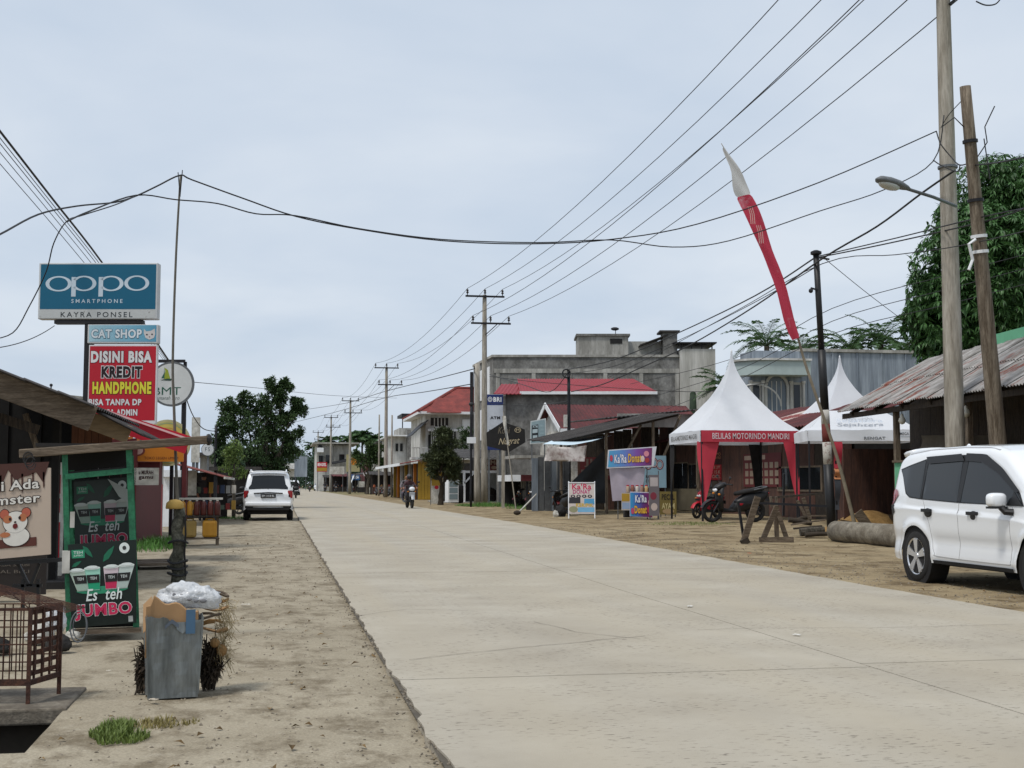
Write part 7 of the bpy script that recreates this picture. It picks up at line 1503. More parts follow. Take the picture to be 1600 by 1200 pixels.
# signs
def grad_mat(name, stops, axis='X', x0=-.5, x1=.5, rough=.5):
 m = bpy.data.materials.new(name); m.use_nodes = True; nt = m.node_tree; b = nt.nodes['Principled BSDF']; L = nt.links.new; N = nt.nodes.new
 tc_ = N('ShaderNodeTexCoord'); sp = N('ShaderNodeSeparateXYZ'); L(tc_.outputs['Generated'], sp.inputs[0]); r = N('ShaderNodeValToRGB'); L(sp.outputs[axis], r.inputs[0])
 els = r.color_ramp.elements
 while len(els) < len(stops): els.new(.5)
 for e, (p, c) in zip(els, stops): e.position = p; e.color = (*hx(c), 1)
 L(r.outputs[0], b.inputs['Base Color']); b.inputs['Roughness'].default_value = rough; return m
class PF(Frame):
 """print frame on the plane y=Y given by its pixel box; q() turns pixels into fractions"""
 def __init__(s, px0, py0, px1, py1, Y, T0, proud=0.0):
  k = loc_fn(T0, -YAW); a = k(px0, (py0 + py1) / 2).x; b = k(px1, (py0 + py1) / 2).x; z1 = k((px0 + px1) / 2, py0).z; z0 = k((px0 + px1) / 2, py1).z
  s.px = (px0, py0, px1, py1); super().__init__(V(a, -proud, z0), V(b - a, 0, 0), V(0, 0, z1 - z0)); s.z0, s.z1, s.x0, s.x1 = z0, z1, a, b
 def q(s, x, y): return (x - s.px[0]) / (s.px[2] - s.px[0]), (s.px[3] - y) / (s.px[3] - s.px[1])
 def T(s, st, x0, y0, x1, y1, m, par, **k): a0, b0 = s.q(x0, y1); a1, b1 = s.q(x1, y0); return text(s, st, a0, b0, a1, b1, m, par, **k)
 def O(s, st, x0, y0, x1, y1, m, mo, par, **k): a0, b0 = s.q(x0, y1); a1, b1 = s.q(x1, y0); return outlined(s, st, a0, b0, a1, b1, m, mo, par, **k)
 def R(s, x0, y0, x1, y1, m, par, off=.004, name='print'): return rect(s, *s.q(x0, y1), *s.q(x1, y0), m, par, off, name)
 def P(s, pts, m, par, off=.004, name='print'): return poly(s, [s.q(*p) for p in pts], m, par, off, name)
 def E(s, x, y, rx, ry, m, par, off=.004, n=24): return ell(s, *s.q(x, y), rx / (s.px[2] - s.px[0]), ry / (s.px[3] - s.px[1]), m, par, off, n)
 def RG(s, x, y, rx, ry, ix, iy, m, par, off=.004): w_, h_ = s.px[2] - s.px[0], s.px[3] - s.px[1]; return ring(s, *s.q(x, y), rx / w_, ry / h_, ix / w_, iy / h_, m, par, off)
WHT = M['white']; BLK = M['black']
# ---- phone shop pylon
YO = 26.0; p = at_y(131, 757, YO); t = thing('phone_shop_pylon', 'dark steel sign pole with teal phone sign, cat shop sign and red credit sign', 'sign', (p.x, YO, 0), -YAW); T0 = V(p.x, YO, 0)
f = PF(60, 410.5, 246, 498.5, YO, T0)
mb = MB(); mb.bx(f.x0, f.x1, .0, .22, f.z0 - 0, f.z1); box_ = mb.build('sign_box', M['sign_grey'], t, bevel=.015, label='teal light box with silver frame and large white brand lettering')
f.R(63, 413, 243.5, 483, M['teal'], box_, .003, 'face'); f.R(63, 484, 243.5, 497, mat('dirty_white', hx('b9bdbd'), .7, var=.1, scale=9, col3=hx('59544c'), pos3=(.6, .7), scale3=9), box_, .003, 'strip')
TW = PC('c3d2de')
f.RG(91.5, 443.5, 20.5, 12, 14.5, 9.8, TW, box_, .006); f.RG(213.5, 442.5, 19.5, 12, 13.8, 9.8, TW, box_, .006)
for sx in (111.5, 154.0):
 f.R(sx, 433, sx + 7, 463.5, TW, box_, .006)
 mb = MB(); vs = []; n = 22
 for k in range(n + 1):
  a = R(-108 + 216 * k / n) if False else R(-150 + 300 * k / n); cx, cy = sx + 19.5, 443
  vs += [f.p(*f.q(cx + 19.5 * math.cos(a), cy - 12 * math.sin(a)), .006), f.p(*f.q(cx + 13.5 * math.cos(a), cy - 9.8 * math.sin(a)), .006)]
 mb.add(vs, [[2 * k, 2 * k + 2, 2 * k + 3, 2 * k + 1] for k in range(n)]); mb.build('print', TW, box_)
f.T('SMARTPHONE', 112, 467.5, 192, 473.5, TW, box_, space=1.5, bold=.01); f.T('KAYRA PONSEL', 96, 487.5, 208, 495.5, PC('2a3238'), box_, space=1.35, bold=.005)
mb = MB(); f2 = PF(84, 499, 222, 505.5, YO, T0); mb.bx(f2.x0, f2.x1, .02, .2, f2.z0, f2.z1 - .01); mb.build('carrier_bar', M['dark_steel'], t)
mb = MB(); mb.bx(-.075, .075, .03, .18, -.1, f2.z0); mb.build('pole', M['dark_steel'], t)
f = PF(137, 505.5, 247, 536.5, YO, T0); mb = MB(); mb.bx(f.x0, f.x1, -.01, .18, f.z0, f.z1 - .02); cs = mb.build('cat_sign_box', M['sign_grey'], t, bevel=.012, label='small pale blue cat shop light box')
f.o.y -= .01
mb = MB(); a0, b0 = f.q(139.5, 534); a1, b1 = f.q(244.5, 508); mb.add([f.p(a0, b0, .003), f.p(a1, b0, .003), f.p(a1, b1, .003), f.p(a0, b1, .003)], [(0, 1, 2, 3)]); mb.build('face', grad_mat('cat_blue', [(0, '9cc0cc'), (.6, '6fa6bd'), (1, '4d8fac')]), cs)
f.O('CAT SHOP', 143, 514.5, 222, 528.5, PC('d5dde2'), PC('5b7f93'), cs, bold=.035, grow=.05)
f.P([(225, 514), (229, 518), (236, 517), (242, 513.5), (243, 522), (241, 528), (234, 531), (228, 528), (225, 521)], PC('c9c5c4'), cs, .006); f.E(230, 523, 1.4, 1.2, BLK, cs, .009, 10); f.E(238, 522.5, 1.4, 1.2, BLK, cs, .009, 10); f.E(234, 526.5, 1.2, .8, PC('8a6a6a'), cs, .009, 10)
f = PF(138, 539, 244.5, 662, YO, T0); mb = MB(); mb.bx(f.x0, f.x1, -.01, .1, f.z0, f.z1); rs = mb.build('credit_sign', PC('d8d8da'), t, label='red sign reading credit offers in white, black and yellow letters'); f.o.y -= .01
f.R(139.5, 541, 243, 657, M['red'], rs, .003, 'face')
f.O('DISINI BISA', 141.5, 548.5, 237, 567, PC('d9d9da'), PC('3a1520'), rs, bold=.055, grow=.035); f.O('KREDIT', 158.5, 572.5, 222, 590.5, PC('1c0c10'), PC('d9d9da'), rs, bold=.055, grow=.05); f.O('HANDPHONE', 145, 596.5, 237, 616, PC('d8cf3a'), PC('26200e'), rs, bold=.055, grow=.035)
f.O('BISA TANPA DP', 140, 623.5, 222, 633.5, PC('d9d9da'), PC('5a1020'), rs, bold=.04, grow=.03); f.O('TANPA ADMIN', 147, 639.5, 216, 649.5, PC('d9d9da'), PC('5a1020'), rs, bold=.04, grow=.03)
# ---- round signs on the left
def round_sign(name, label, px, py, rpx, Y, face, rim, post_px=None):
 Y *= KD; p = at_y(px, py, Y); r = rpx * Y / FPX * 1.04; t = thing(name, label, 'sign', (p.x, Y, 0), -YAW); Mx = Matrix.Translation((0, 0, p.z)) @ Matrix.Rotation(R(90), 4, 'X')
 mb = MB(); mb.lathe([(r, -.05), (r, 0)], 40, Mx); b = mb.build('sign_drum', rim, t); T0 = V(p.x, Y, 0); f = PF(px - rpx, py - rpx, px + rpx, py + rpx, Y, T0); f.E(px, py, rpx * .97, rpx * .97, face, b, .004, 40)
 return t, b, f, p, r
t, b, f, p, r = round_sign('round_white_sign', 'round white sign with green and yellow sail emblem beside the red credit sign', 268, 600, 33, 19, PC('c9cccb'), M['steel_grey'])
f.P([(256, 592), (258, 580), (256, 574), (262, 578), (266, 592)], PC('8f9c2c'), b, .008); f.P([(252, 591), (256, 583), (256, 575), (257, 583), (257, 591)], PC('2c5b4a'), b, .009); f.P([(250, 594), (262, 591.5), (271, 592), (266, 595)], PC('24473a'), b, .0095)
f.T('BMT', 240, 605, 283, 617, PC('2c5b4a'), b); f.T('amanah Ikro', 245, 619, 281, 624.5, PC('5d6b66'), b, shear=.3)
mb = MB(); mb.bx(-.35, .3, .02, .1, p.z + r - .02, p.z + r + .05); mb.build('hanger', M['dark_steel'], t); mb = MB(); mb.bar((.3, .08, -.05), (.3, .08, p.z + r), .07); mb.build('post', M['dark_steel'], t)
t, b, f, p, r = round_sign('round_yellow_sign', 'round yellow sign behind the red awning below the white round sign', 261, 692, 34, 20, PC('c9b65e'), PC('b9b48a')); f.RG(261, 692, 32, 32, 30, 30, PC('9aa57a'), b, .008); f.RG(261, 692, 24, 24, 23, 23, PC('c98a3a'), b, .008)
mb = MB(); mb.bar((.1, .12, -.05), (.1, .12, p.z), .08); mb.build('post', M['dark_steel'], t)
t, b, f, p, r = round_sign('small_round_sign', 'small far round white sign above the red-brown awning', 324.5, 702.5, 9.5, 33, M['sign_grey'], M['steel_grey']); f.T('F', 320.5, 699, 323.5, 705, PC('3d4a52'), b); f.T('S', 325, 699, 328, 705, PC('3d4a52'), b)
mb = MB(); mb.bar((0, .1, -.05), (0, .1, p.z), .07); mb.build('post', M['steel_grey'], t)
# ---- bank pylon
YB_ = 79.2; p = at_y(774, 757, YB_); t = thing('bank_pylon', 'blue and white bank cash machine pylon sign right of the paired poles', 'sign', (p.x, YB_, 0), -YAW); T0 = V(p.x, YB_, 0)
f = PF(759, 616, 786, 703, YB_, T0); mb = MB(); mb.bx(f.x0, f.x1, 0, .22, f.z0, f.z1); o = mb.build('panel', PC('c0c5cd'), t); f.R(760.5, 616.5, 786, 633, M['navy'], o, .006, 'header')
f.RG(765.7, 624, 3.6, 4, 2.8, 3.2, WHT, o, .012); f.RG(765.7, 624, 2.0, 2.2, 1.2, 1.4, WHT, o, .012); f.T('BRI', 770.8, 620.5, 783.5, 628, WHT, o, off=.012, bold=.04); f.T('ATM', 766, 650.5, 781.5, 655, BLK, o, off=.012, bold=.05)
for k in range(4): f.R(764 + k * 4, 671, 766.5 + k * 4, 673, PC('6a7078'), o, .012)
f = PF(759, 683, 786, 703, YB_, T0); mb = MB(); mb.bx(f.x0 - .01, f.x1 + .01, -.03, .24, f.z0, f.z1); o2 = mb.build('lower_panel', M['navy'], t); f.o.y -= .03; f.T('LINK', 765, 687, 776, 690.5, PC('8fa5d5'), o2, off=.01)
for x in (f.x0 + .2, f.x1 - .2): mb = MB(); mb.bar((x, .1, -.1), (x, .1, f.z0), .12); mb.build('post', M['steel_grey'], t)
# ---- hexagon sign
YX = 68.3; p = at_y(789, 757, YX); t = thing('hexagon_sign', 'black hexagonal cafe sign with pale script lettering on a concrete post', 'sign', (p.x, YX, 0), -YAW); T0 = V(p.x, YX, 0); f = PF(757, 657, 822, 708, YX, T0)
hexp = [(760, 676), (786, 659), (820, 671), (821, 691), (796, 706), (761, 697)]
mb = MB(); pts = [f.p(*f.q(*q)) for q in hexp]; mb.add([q + V(0, .14, 0) for q in pts] + pts, [list(range(6)), list(range(11, 5, -1))] + [[i, 6 + i, 6 + (i + 1) % 6, (i + 1) % 6] for i in range(6)]); o = mb.build('panel', M['black_matte'], t, fix=True)
f.T('Nugrat', 779, 685, 812, 698, PC('b9aa8c'), o, shear=.35, tilt=.04, off=.01); f.T('Kopi', 778, 667, 797, 681, PC('6d6455'), o, shear=.3, off=.01); f.RG(809, 672, 5, 4, 4.2, 3.3, PC('b9aa8c'), o, .01); f.T('M', 806.5, 670, 811.5, 674, PC('b9aa8c'), o, off=.01)
mb = MB(); mb.bar((-.1, .1, -.1), (-.1, .1, f.z0 + .3), .17); mb.build('post', M['concrete_pole'], t)
q0, q1 = at_y(806, 792, 64.2), at_y(786, 642, 64.2); t = thing('cloth_pole', 'thin leaning pale pole with a limp white cloth before the hexagon sign', 'pole', (q0.x, 64.2, 0)); T0 = V(q0.x, 64.2, 0)
mb = MB(); mb.tube([q0 - T0 - V(0, 0, .1), q0.lerp(q1, .5) - T0, q1 - T0], [.035, .03, .022], 7); mb.build('pole', mat('pale_pole', hx('9d968a'), .9), t)
mb = MB(); a, b_ = at_y(787, 650, 64.15) - T0, at_y(795, 695, 64.15) - T0; mb.grid(lambda u, v: a.lerp(b_, u) + V(-.1 + .2 * v * (1 - .5 * u), .05 * math.sin(8 * u + 4 * v) - .03, 0), 10, 5); mb.build('cloth', M['offwhite'], t, smooth=True)
YT = 65; p = at_y(833, 757, YT); t = thing('cash_machine_board', 'pale framed grey-blue board with dark phone pictures above the carport roof', 'sign', (p.x, YT, 0), -YAW); T0 = V(p.x, YT, 0)
f = PF(828, 654, 854, 694, YT, T0);
def skew(x, y): return f.p(*f.q(x, y))
cr = [(828, 694), (853, 692), (853, 653.5), (829, 658)]
pts = [skew(*c) for c in cr]; mb = MB(); mb.add(pts + [q + V(0, .12, 0) for q in pts], [(0, 1, 2, 3), (7, 6, 5, 4), (0, 4, 5, 1), (1, 5, 6, 2), (2, 6, 7, 3), (3, 7, 4, 0)]); o = mb.build('frame', PC('c0c8c8'), t); f.P([(829.5, 692.5), (851.5, 690.5), (851.5, 655.5), (830.3, 659.5)], PC('8ba0a6'), o, .006)
f.P([(831, 690), (841, 689), (841, 663), (831, 665)], PC('23292d'), o, .012); f.P([(832, 677), (840, 676), (840, 670), (832, 671)], PC('aebfc4'), o, .018); f.P([(832.5, 686), (839.5, 685.5), (839.5, 680), (832.5, 680.5)], PC('aebfc4'), o, .018); f.T('ATM', 832, 664.5, 840, 668.5, PC('aebfc4'), o, off=.018, bold=.03)
for k in range(4): f.R(843.5, 664 + 6 * k, 850, 667 + 6 * k, PC('93a9ae'), o, .012)
for x in (f.x0 + .1, f.x1 - .1): mb = MB(); mb.bar((x, .1, 2.5), (x, .1, f.z0 + .2), .06); mb.build('post', M['steel_grey'], t)
# tents
def spire_tent(label, C_, rz_, s, ze, vh, zp, left_m, right_m, ltxt, rtxt, drape):
 t = thing('spire_tent', label, 'tent', C_, rz_); h = s / 2
 faces = [((-1, -1), (1, -1)), ((1, -1), (1, 1)), ((1, 1), (-1, 1)), ((-1, 1), (-1, -1))]
 mb = MB()
 for (ax_, ay), (bx_, by) in faces:
  def f(u, v):
   k = (1 - v) ** 1.82 * .985 + .015; x = (ax_ + (bx_ - ax_) * u) * h * k; y = (ay + (by - ay) * u) * h * k
   sag = .09 * math.sin(math.pi * u) * (1 - v) ** 3 * v * 4 + .06 * nz(x, y, 1.1, 5) * (1 - v) + .02 * nz(x * 1.5, y * 1.5, 3, 9)
   return V(x, y, ze + vh + (zp - ze - vh) * v - sag)
  mb.grid(f, 14, 22)
 mb.build('canopy', M['tent_white'], t, smooth=True)
 for k, ((ax_, ay), (bx_, by)) in enumerate(faces):
  mb = MB(); nrm = V((ax_ + bx_) / 2, (ay + by) / 2, 0)
  mb.grid(lambda u, v: V((ax_ + (bx_ - ax_) * u) * h, (ay + (by - ay) * u) * h, ze + vh * v) + nrm * (.012 + .012 * math.sin(13 * u + 2 * v)), 24, 4)
  o = mb.build('valance', {0: right_m, 3: left_m}.get(k, M['tent_white']), t, smooth=True)
  if k == 0 and rtxt: fr = Frame((-h, -h - .03, ze), (s, 0, 0), (0, 0, vh)); text(fr, rtxt[0], .11, .26, .89, .78, rtxt[1], o, .012, bold=.012)
  if k == 3 and ltxt: fr = Frame((-h - .03, h, ze), (0, -s, 0), (0, 0, vh)); text(fr, ltxt[0], .08, .28, .9, .72, ltxt[1], o, .012, bold=.008)
 for sx, sy in ((-1, -1), (1, -1), (1, 1), (-1, 1)):
  mb = MB(); mb.bar((sx * (h - .04), sy * (h - .04), -.05), (sx * (h - .04), sy * (h - .04), ze + vh), .06); mb.build('leg', M['dark_steel'], t)
  for dm in drape.get((sx, sy), []):
   z0, z1, w0, w1, m_, ang = dm
   mb = MB(); ca, sa = math.cos(ang), math.sin(ang)
   mb.grid(lambda u, v: V(sx * h * .985, sy * h * .985, 0) + V(ca, sa, 0) * (u * (w0 + (w1 - w0) * v)) + V(0, 0, z0 + (z1 - z0) * v) + V(-sa, ca, 0) * .04 * math.sin(6 * v + 3 * u), 5, 10); mb.build('leg_drape', m_, t, smooth=True)
 mb = MB(); mb.lathe([(.03, zp - .05), (.035, zp + .04), (.005, zp + .12)], 8); mb.build('finial', M['white'], t)
 for (ax_, ay), (bx_, by) in faces: mb = MB(); mb.bar((ax_ * (h - .04), ay * (h - .04), ze + vh - .03), (bx_ * (h - .04), by * (h - .04), ze + vh - .03), .05); mb.build('rail', M['dark_steel'], t)
 return t
RZ = R(0); s = 3.6; C1 = V(14.34, 42.34, 0); cen = C1 + Matrix.Rotation(RZ, 3, 'Z') @ V(s / 2, s / 2, 0)
TR = M['tent_red']
spire_tent('white spire tent with red front valance and red corner drapes', cen, RZ, s, 2.72, .4, 6.05, M['tent_white'], TR, ('BELILAS MOTORINDO MANDIRI', PC('4a4a48')), ('BELILAS MOTORINDO MANDIRI', PC('d9c8cc')),
           {(-1, -1): [(.45, 2.75, .06, .66, TR, 0.0), (.45, 2.75, .06, .45, TR, math.pi / 2)], (1, -1): [(.55, 2.75, .06, .58, TR, math.pi), (1.0, 2.75, .1, .35, TR, math.pi / 2)], (-1, 1): [(.2, 2.75, .12, .35, M['black_matte'], -math.pi / 2)], (1, 1): [(.2, 2.75, .12, .5, M['black_matte'], math.pi)]})
c2 = dpt(1316, 757, 30.8); c2.z = 0
spire_tent('plain white spire tent behind the banded pole', c2, RZ, 4.5, 2.72, .4, 6.35, M['tent_white'], M['tent_white'], None, None, {(-1, -1): [(.2, 2.75, .1, .4, M['black_matte'], 0.0)]})
cg = dpt(1338, 757, 24.6); t = thing('folding_gazebo', 'low white folding gazebo with printed valance before the corrugated hut', 'tent', (cg.x, cg.y, 0), R(-14)); hw, hd = 1.72, 1.3; ze, vh, zr = 2.6, .34, 3.62
mb = MB(); rl = .85
def gz(u, v): return 0
q = [V(-hw, -hd, ze + vh), V(hw, -hd, ze + vh), V(hw, hd, ze + vh), V(-hw, hd, ze + vh)]; ra_, rb_ = V(-rl, 0, zr), V(rl, 0, zr)
def tri(a, b, c, d):
 mb.grid(lambda u, v: a.lerp(b, u).lerp(d.lerp(c, u), v) - V(0, 0, .07 * math.sin(math.pi * v) * math.sin(math.pi * u) + .015 * math.sin(20 * u + 9 * v) * (1 - v)), 14, 8)
tri(q[0], q[1], rb_, ra_); tri(q[1], q[2], rb_, rb_); tri(q[2], q[3], ra_, rb_); tri(q[3], q[0], ra_, ra_); mb.build('canopy', M['tent_white'], t, smooth=True)
for k in range(4):
 a, b_ = q[k] - V(0, 0, vh), q[(k + 1) % 4] - V(0, 0, vh); n_ = (b_ - a).normalized().cross(V(0, 0, 1)); mb = MB(); mb.grid(lambda u, v: a.lerp(b_, u) + V(0, 0, vh * v) + n_ * (.015 + .015 * math.sin(11 * u + 2 * v)), 18, 3); o = mb.build('valance', M['tent_white'], t, smooth=True)
 if k == 0:
  fr = Frame(a + n_ * .032, b_ - a, V(0, 0, vh)); text(fr, 'RENGAT', .5, .12, .69, .38, PC('5a5e64'), o, .004, bold=.02); text(fr, 'MEGA', .82, .52, .9, .78, PC('3a3e46'), o, .004, bold=.02); poly(fr, [(.76, .5), (.785, .95), (.81, .5), (.785, .7)], PC('2c3038'), o, .004); rect(fr, .91, .55, .985, .75, PC('9aa0a6'), o, .004); rect(fr, .76, .32, .985, .4, PC('a8adb2'), o, .004)
  sl2 = (ra_ - a);
 mb = MB(); c = q[k]; mb.bar((c.x * .98, c.y * .98, -.05), (c.x * .98, c.y * .98, ze + vh - .02), .05); mb.build('leg', M['dark_steel'], t)
fr = Frame(q[0].lerp(q[1], .25) + V(0, .1, .13), V(1.6, 0, 0), V(0, 1.0, .5)); text(fr, 'mitra usaha', .2, .55, .8, .85, PC('c3c9d2'), t, .03, shear=.2); text(fr, 'Sejahtera', .05, .1, .95, .45, PC('c3c9d2'), t, .03, shear=.2, bold=.02)
q0 = dpt(1306, 690, 21.5); t = thing('striped_drape', 'narrow red, orange and grey cloth hanging beside the banded steel pole', 'cloth', (q0.x, q0.y, 0))
zz = [q0.z, q0.z - .75, q0.z - 1.05, q0.z - 1.9];
for k, m_ in enumerate((TR, mat('orange_fade', hx('c9875a'), .7), mat('drape_grey', hx('3c3f45'), .7))):
 z1, z0 = zz[k], zz[k + 1]; mb = MB(); mb.grid(lambda u, v: V(-.06 + .26 * u * (.5 + .5 * ((z0 + (z1 - z0) * v) - zz[3]) / (zz[0] - zz[3])), .03 * math.sin(7 * v), z0 + (z1 - z0) * v), 4, 8); mb.build('cloth_band', m_, t, smooth=True)
mb = MB(); mb.bar((0, .05, -.05), (0, .05, zz[0]), .05); mb.build('pole', M['dark_steel'], t)
# ---- banner flag on a leaning bamboo pole
bpts = [(1337, 826), (1318, 750), (1300, 690), (1262, 580), (1246, 525), (1218, 430), (1187, 345), (1157, 278), (1127, 224)]; Df = 18.6
b0 = dpt(1337, 826, Df); t = thing('banner_flag', 'tall narrow red and white banner flag on a leaning bamboo pole', 'flag', (b0.x, b0.y, 0)); T0 = Vector((b0.x, b0.y, 0))
q = smooth_pts([dpt(x, y, Df) - T0 for x, y in bpts], 5); q[0].z = -.1
mb = MB(); mb.tube(q, [.05 - .042 * i / (len(q) - 1) for i in range(len(q))], 8); mb.build('pole', mat('bamboo', hx('8d8270'), .8, var=.25, scale=5), t, smooth=True)
ed = [(1246, 529, -9, 4), (1236, 500, -12, 5), (1224, 455, -9, 6), (1212, 415, -14, 4), (1203, 395, -9, 5), (1192, 360, -17, 5), (1180, 330, -19, 6), (1168, 305, -19, 7), (1160, 288, -17, 6), (1150, 266, -7, 6), (1140, 248, -4, 3), (1130, 229, -1, 1)]
def cloth_seg(i0, i1, m_, name):
 mb = MB(); rows = []
 for i in range(i0, i1 + 1):
  x, y, l, r_ = ed[i]; a = dpt(x + l * .95, y + 3, Df - .05) - T0; b = dpt(x + r_, y - 2, Df - .05) - T0; rows.append([a.lerp(b, k / 5) + V(0, .05 * math.sin(i * 1.9 + k * 1.3), 0) for k in range(6)])
 n = len(rows); mb.add([p for r in rows for p in r], [[i * 6 + k, i * 6 + k + 1, (i + 1) * 6 + k + 1, (i + 1) * 6 + k] for i in range(n - 1) for k in range(5)]); o = mb.build(name, m_, t, smooth=True, sub=1); return o
cloth_seg(0, 7, mat('flag_red', hx('bd3b50'), .7, col2=hx('c9929a'), pos=(.3, .44), scale=2.2, sss=.25), 'red_cloth'); cloth_seg(7, 11, mat('flag_white', hx('c9c8c6'), .7, sss=.25), 'white_cloth')
for i in (5, 6):
 x, y, l, r_ = ed[i]
 for k in range(3): mb = MB(); a = dpt(x + l * .6 + k * 3, y - 8, Df - .16) - T0; b = dpt(x + l * .6 + k * 3 + 5, y + 20, Df - .16) - T0; mb.tube([a, a.lerp(b, .5) + V(.02, 0, .02), b], .009, 5); mb.build('motif', PC('d9b0a8'), t)
# donut stall and boards
YD = 45.4; p = at_y(990, 757, YD); t = thing('donut_stall', 'donut stall with blue and purple banner, white back sheet and printed counter', 'stall', (p.x, YD, 0), -YAW); T0 = V(p.x, YD, 0); KS = loc_fn(T0, -YAW)
f = PF(946, 697, 1027, 733, YD, T0)
def quadp(par, c4, m_, name, yoff=0.0, th=.015):
 pts = [KS(x, y, yoff) for x, y in c4]; mb = MB(); mb.add(pts + [p_ + V(0, th, 0) for p_ in pts], [(0, 1, 2, 3), (7, 6, 5, 4), (0, 4, 5, 1), (1, 5, 6, 2), (2, 6, 7, 3), (3, 7, 4, 0)]); return mb.build(name, m_, par)
bn = quadp(t, [(948, 732), (1021, 729), (1026, 697.5), (950, 703)], PC('cfd0d6'), 'banner'); quadp(bn, [(950, 730), (1018, 727), (1019, 699.5), (952, 704.5)], grad_mat('donat_top', [(0, '4a9cc4'), (.35, '5b7fc0'), (.65, '7a4a9c'), (1, '6a1f52')]), 'banner_print', -.008, .006)
f.o.y -= .012
f.O("Ka'Ra", 960, 710, 979, 724, PC('dfe0ea'), PC('3d4a8a'), bn, bold=.03, tilt=.02); f.O('Donat', 981, 709, 1002, 723, PC('e0b24a'), PC('5a2a4a'), bn, bold=.03, tilt=.02, shear=.1); f.E(955, 716, 2.5, 5, PC('b8455a'), bn, .01); f.E(1010, 709, 4, 4.5, PC('d58a9a'), bn, .01); f.E(1011, 719, 3.5, 4, PC('a33a3a'), bn, .01); f.E(1004, 717, 3, 5, PC('d9c3b8'), bn, .01)
mb = MB(); a, b_, c_, d_ = [KS(x, y, .12) for x, y in ((957, 783), (1002, 786), (1008, 731), (952, 732))]; mb.grid(lambda u, v: a.lerp(b_, u).lerp(d_.lerp(c_, u), v) + V(0, .05 * math.sin(10 * u + 3 * v), .05 * math.sin(math.pi * u) * (1 - v)), 14, 10); mb.build('back_sheet', mat('sheet_lilac', hx('b5acb8'), .7, var=.12, scale=3, sss=.2), t, smooth=True)
for px in (966, 1012, 1030): x = KS(px, 757).x; mb = MB(); mb.bar((x, .2, -.05), (x, .2, 2.5 if px != 1030 else 1.75), .035); mb.build('post', M['steel_grey'], t)
x0, x1 = KS(975, 757).x, KS(1019, 757).x; zc = KS(990, 770).z
mb = MB(); mb.bx(x0, x1, -.15, .5, zc - .04, zc); mb.build('counter_top', M['wood'], t); mb = MB(); mb.bx(x0, x1, -.1, .45, .05, zc - .05); mb.build('counter_body', M['dark'], t)
fc = quadp(t, [(984, 807), (1020, 809), (1018, 769), (984, 768)], PC('c9c3d0'), 'counter_poster', -.32); quadp(fc, [(984.8, 806), (1019, 808), (1017, 770.5), (984.8, 769.5)], grad_mat('donat_front', [(0, '2f8fc0'), (.35, '3a5aa8'), (.6, '5a2a72'), (1, '8a1f5a')]), 'poster_print', -.33, .006)
f = PF(984, 768, 1020, 808, YD, T0, .34); f.O("Ka'Ra", 991, 773, 1009, 785, PC('dfe0ea'), PC('3d2a6a'), fc, bold=.04, grow=.04); f.O('Donat', 990, 790, 1009, 802, PC('e0b23a'), PC('7a2030'), fc, bold=.04, grow=.04); f.E(1014, 785, 3, 5, PC('d9a3b0'), fc, .01); f.E(1013, 796, 3.5, 5, PC('c03a5a'), fc, .01); f.E(987, 798, 2.5, 5, PC('c04a6a'), fc, .01)
f = PF(970, 770, 984, 797, YD, T0, .3); mb = MB(); mb.bx(f.x0, f.x1, -.3, -.28, f.z0, f.z1); o = mb.build('side_poster', PC('b8b0a8'), t); f.R(970.5, 771, 983.5, 783, M['yellow'], o); f.R(971, 785, 983, 795, PC('8fa3c0'), o)
for k in range(5): x = x0 + .15 + k * .17; mb = MB(); mb.lathe([(.06, zc), (.065, zc + .02), (.065, zc + .2), (.05, zc + .24)], 12, Matrix.Translation((x, .1, 0))); jr = mb.build('jar', [PC('b5a08a'), PC('8a5a4a'), PC('c9c3b8'), PC('9a7a6a'), PC('c0a070')][k], t, smooth=True); mb = MB(); mb.lathe([(.052, zc + .24), (.052, zc + .28)], 12, Matrix.Translation((x, .1, 0))); mb.build('lid', M['red'], jr)
pA = on_ground(909, 809); t = thing('folding_board', 'white-framed folding board advertising donuts at the road side', 'sign', (pA.x, pA.y, 0), R(-14)); W_, Hh = .98, 1.32
mb = MB()
for sy in (-1, 1):
 for sx in (-1, 1): mb.bar((sx * W_ / 2, sy * .28 + 0, -.04), (sx * W_ / 2, sy * .03, Hh + .05), .035)
 mb.bar((-W_ / 2, sy * .05, Hh), (W_ / 2, sy * .05, Hh), .035); mb.bar((-W_ / 2, sy * .24, .16), (W_ / 2, sy * .24, .16), .035)
mb.build('frame', M['white'], t)
o_ = V(-W_ / 2 + .01, -.265, .16); u_ = V(0, .225, Hh - .16); fr = Frame(o_, V(W_ - .02, 0, 0), u_); o = rect(fr, 0, 0, 1, 1, PC('c3b8b2'), t, .0, 'board_print')
outlined(fr, "Ka'Ra", .12, .78, .88, .97, PC('b02a4a'), PC('d9d0d0'), o, .006, bold=.03); text(fr, 'DONAT', .16, .64, .84, .77, PC('b02a6a'), o, .006, bold=.02)
for k in range(4): ell(fr, .16 + k * .22, .56, .09, .05, PC('3a3438'), o, .006); ell(fr, .16 + k * .22, .56, .035, .02, PC('c3b8b2'), o, .009)
rect(fr, .0, .33, .45, .52, PC('26242a'), o, .005); rect(fr, .6, .3, 1, .48, PC('4a93bd'), o, .005); rect(fr, .35, .05, 1, .2, PC('6fa6c9'), o, .005); text(fr, 'KERIPIK', .28, .22, .95, .33, PC('c9a83a'), o, .008, bold=.03); ell(fr, .18, .14, .17, .1, PC('8a8a6a'), o, .006)
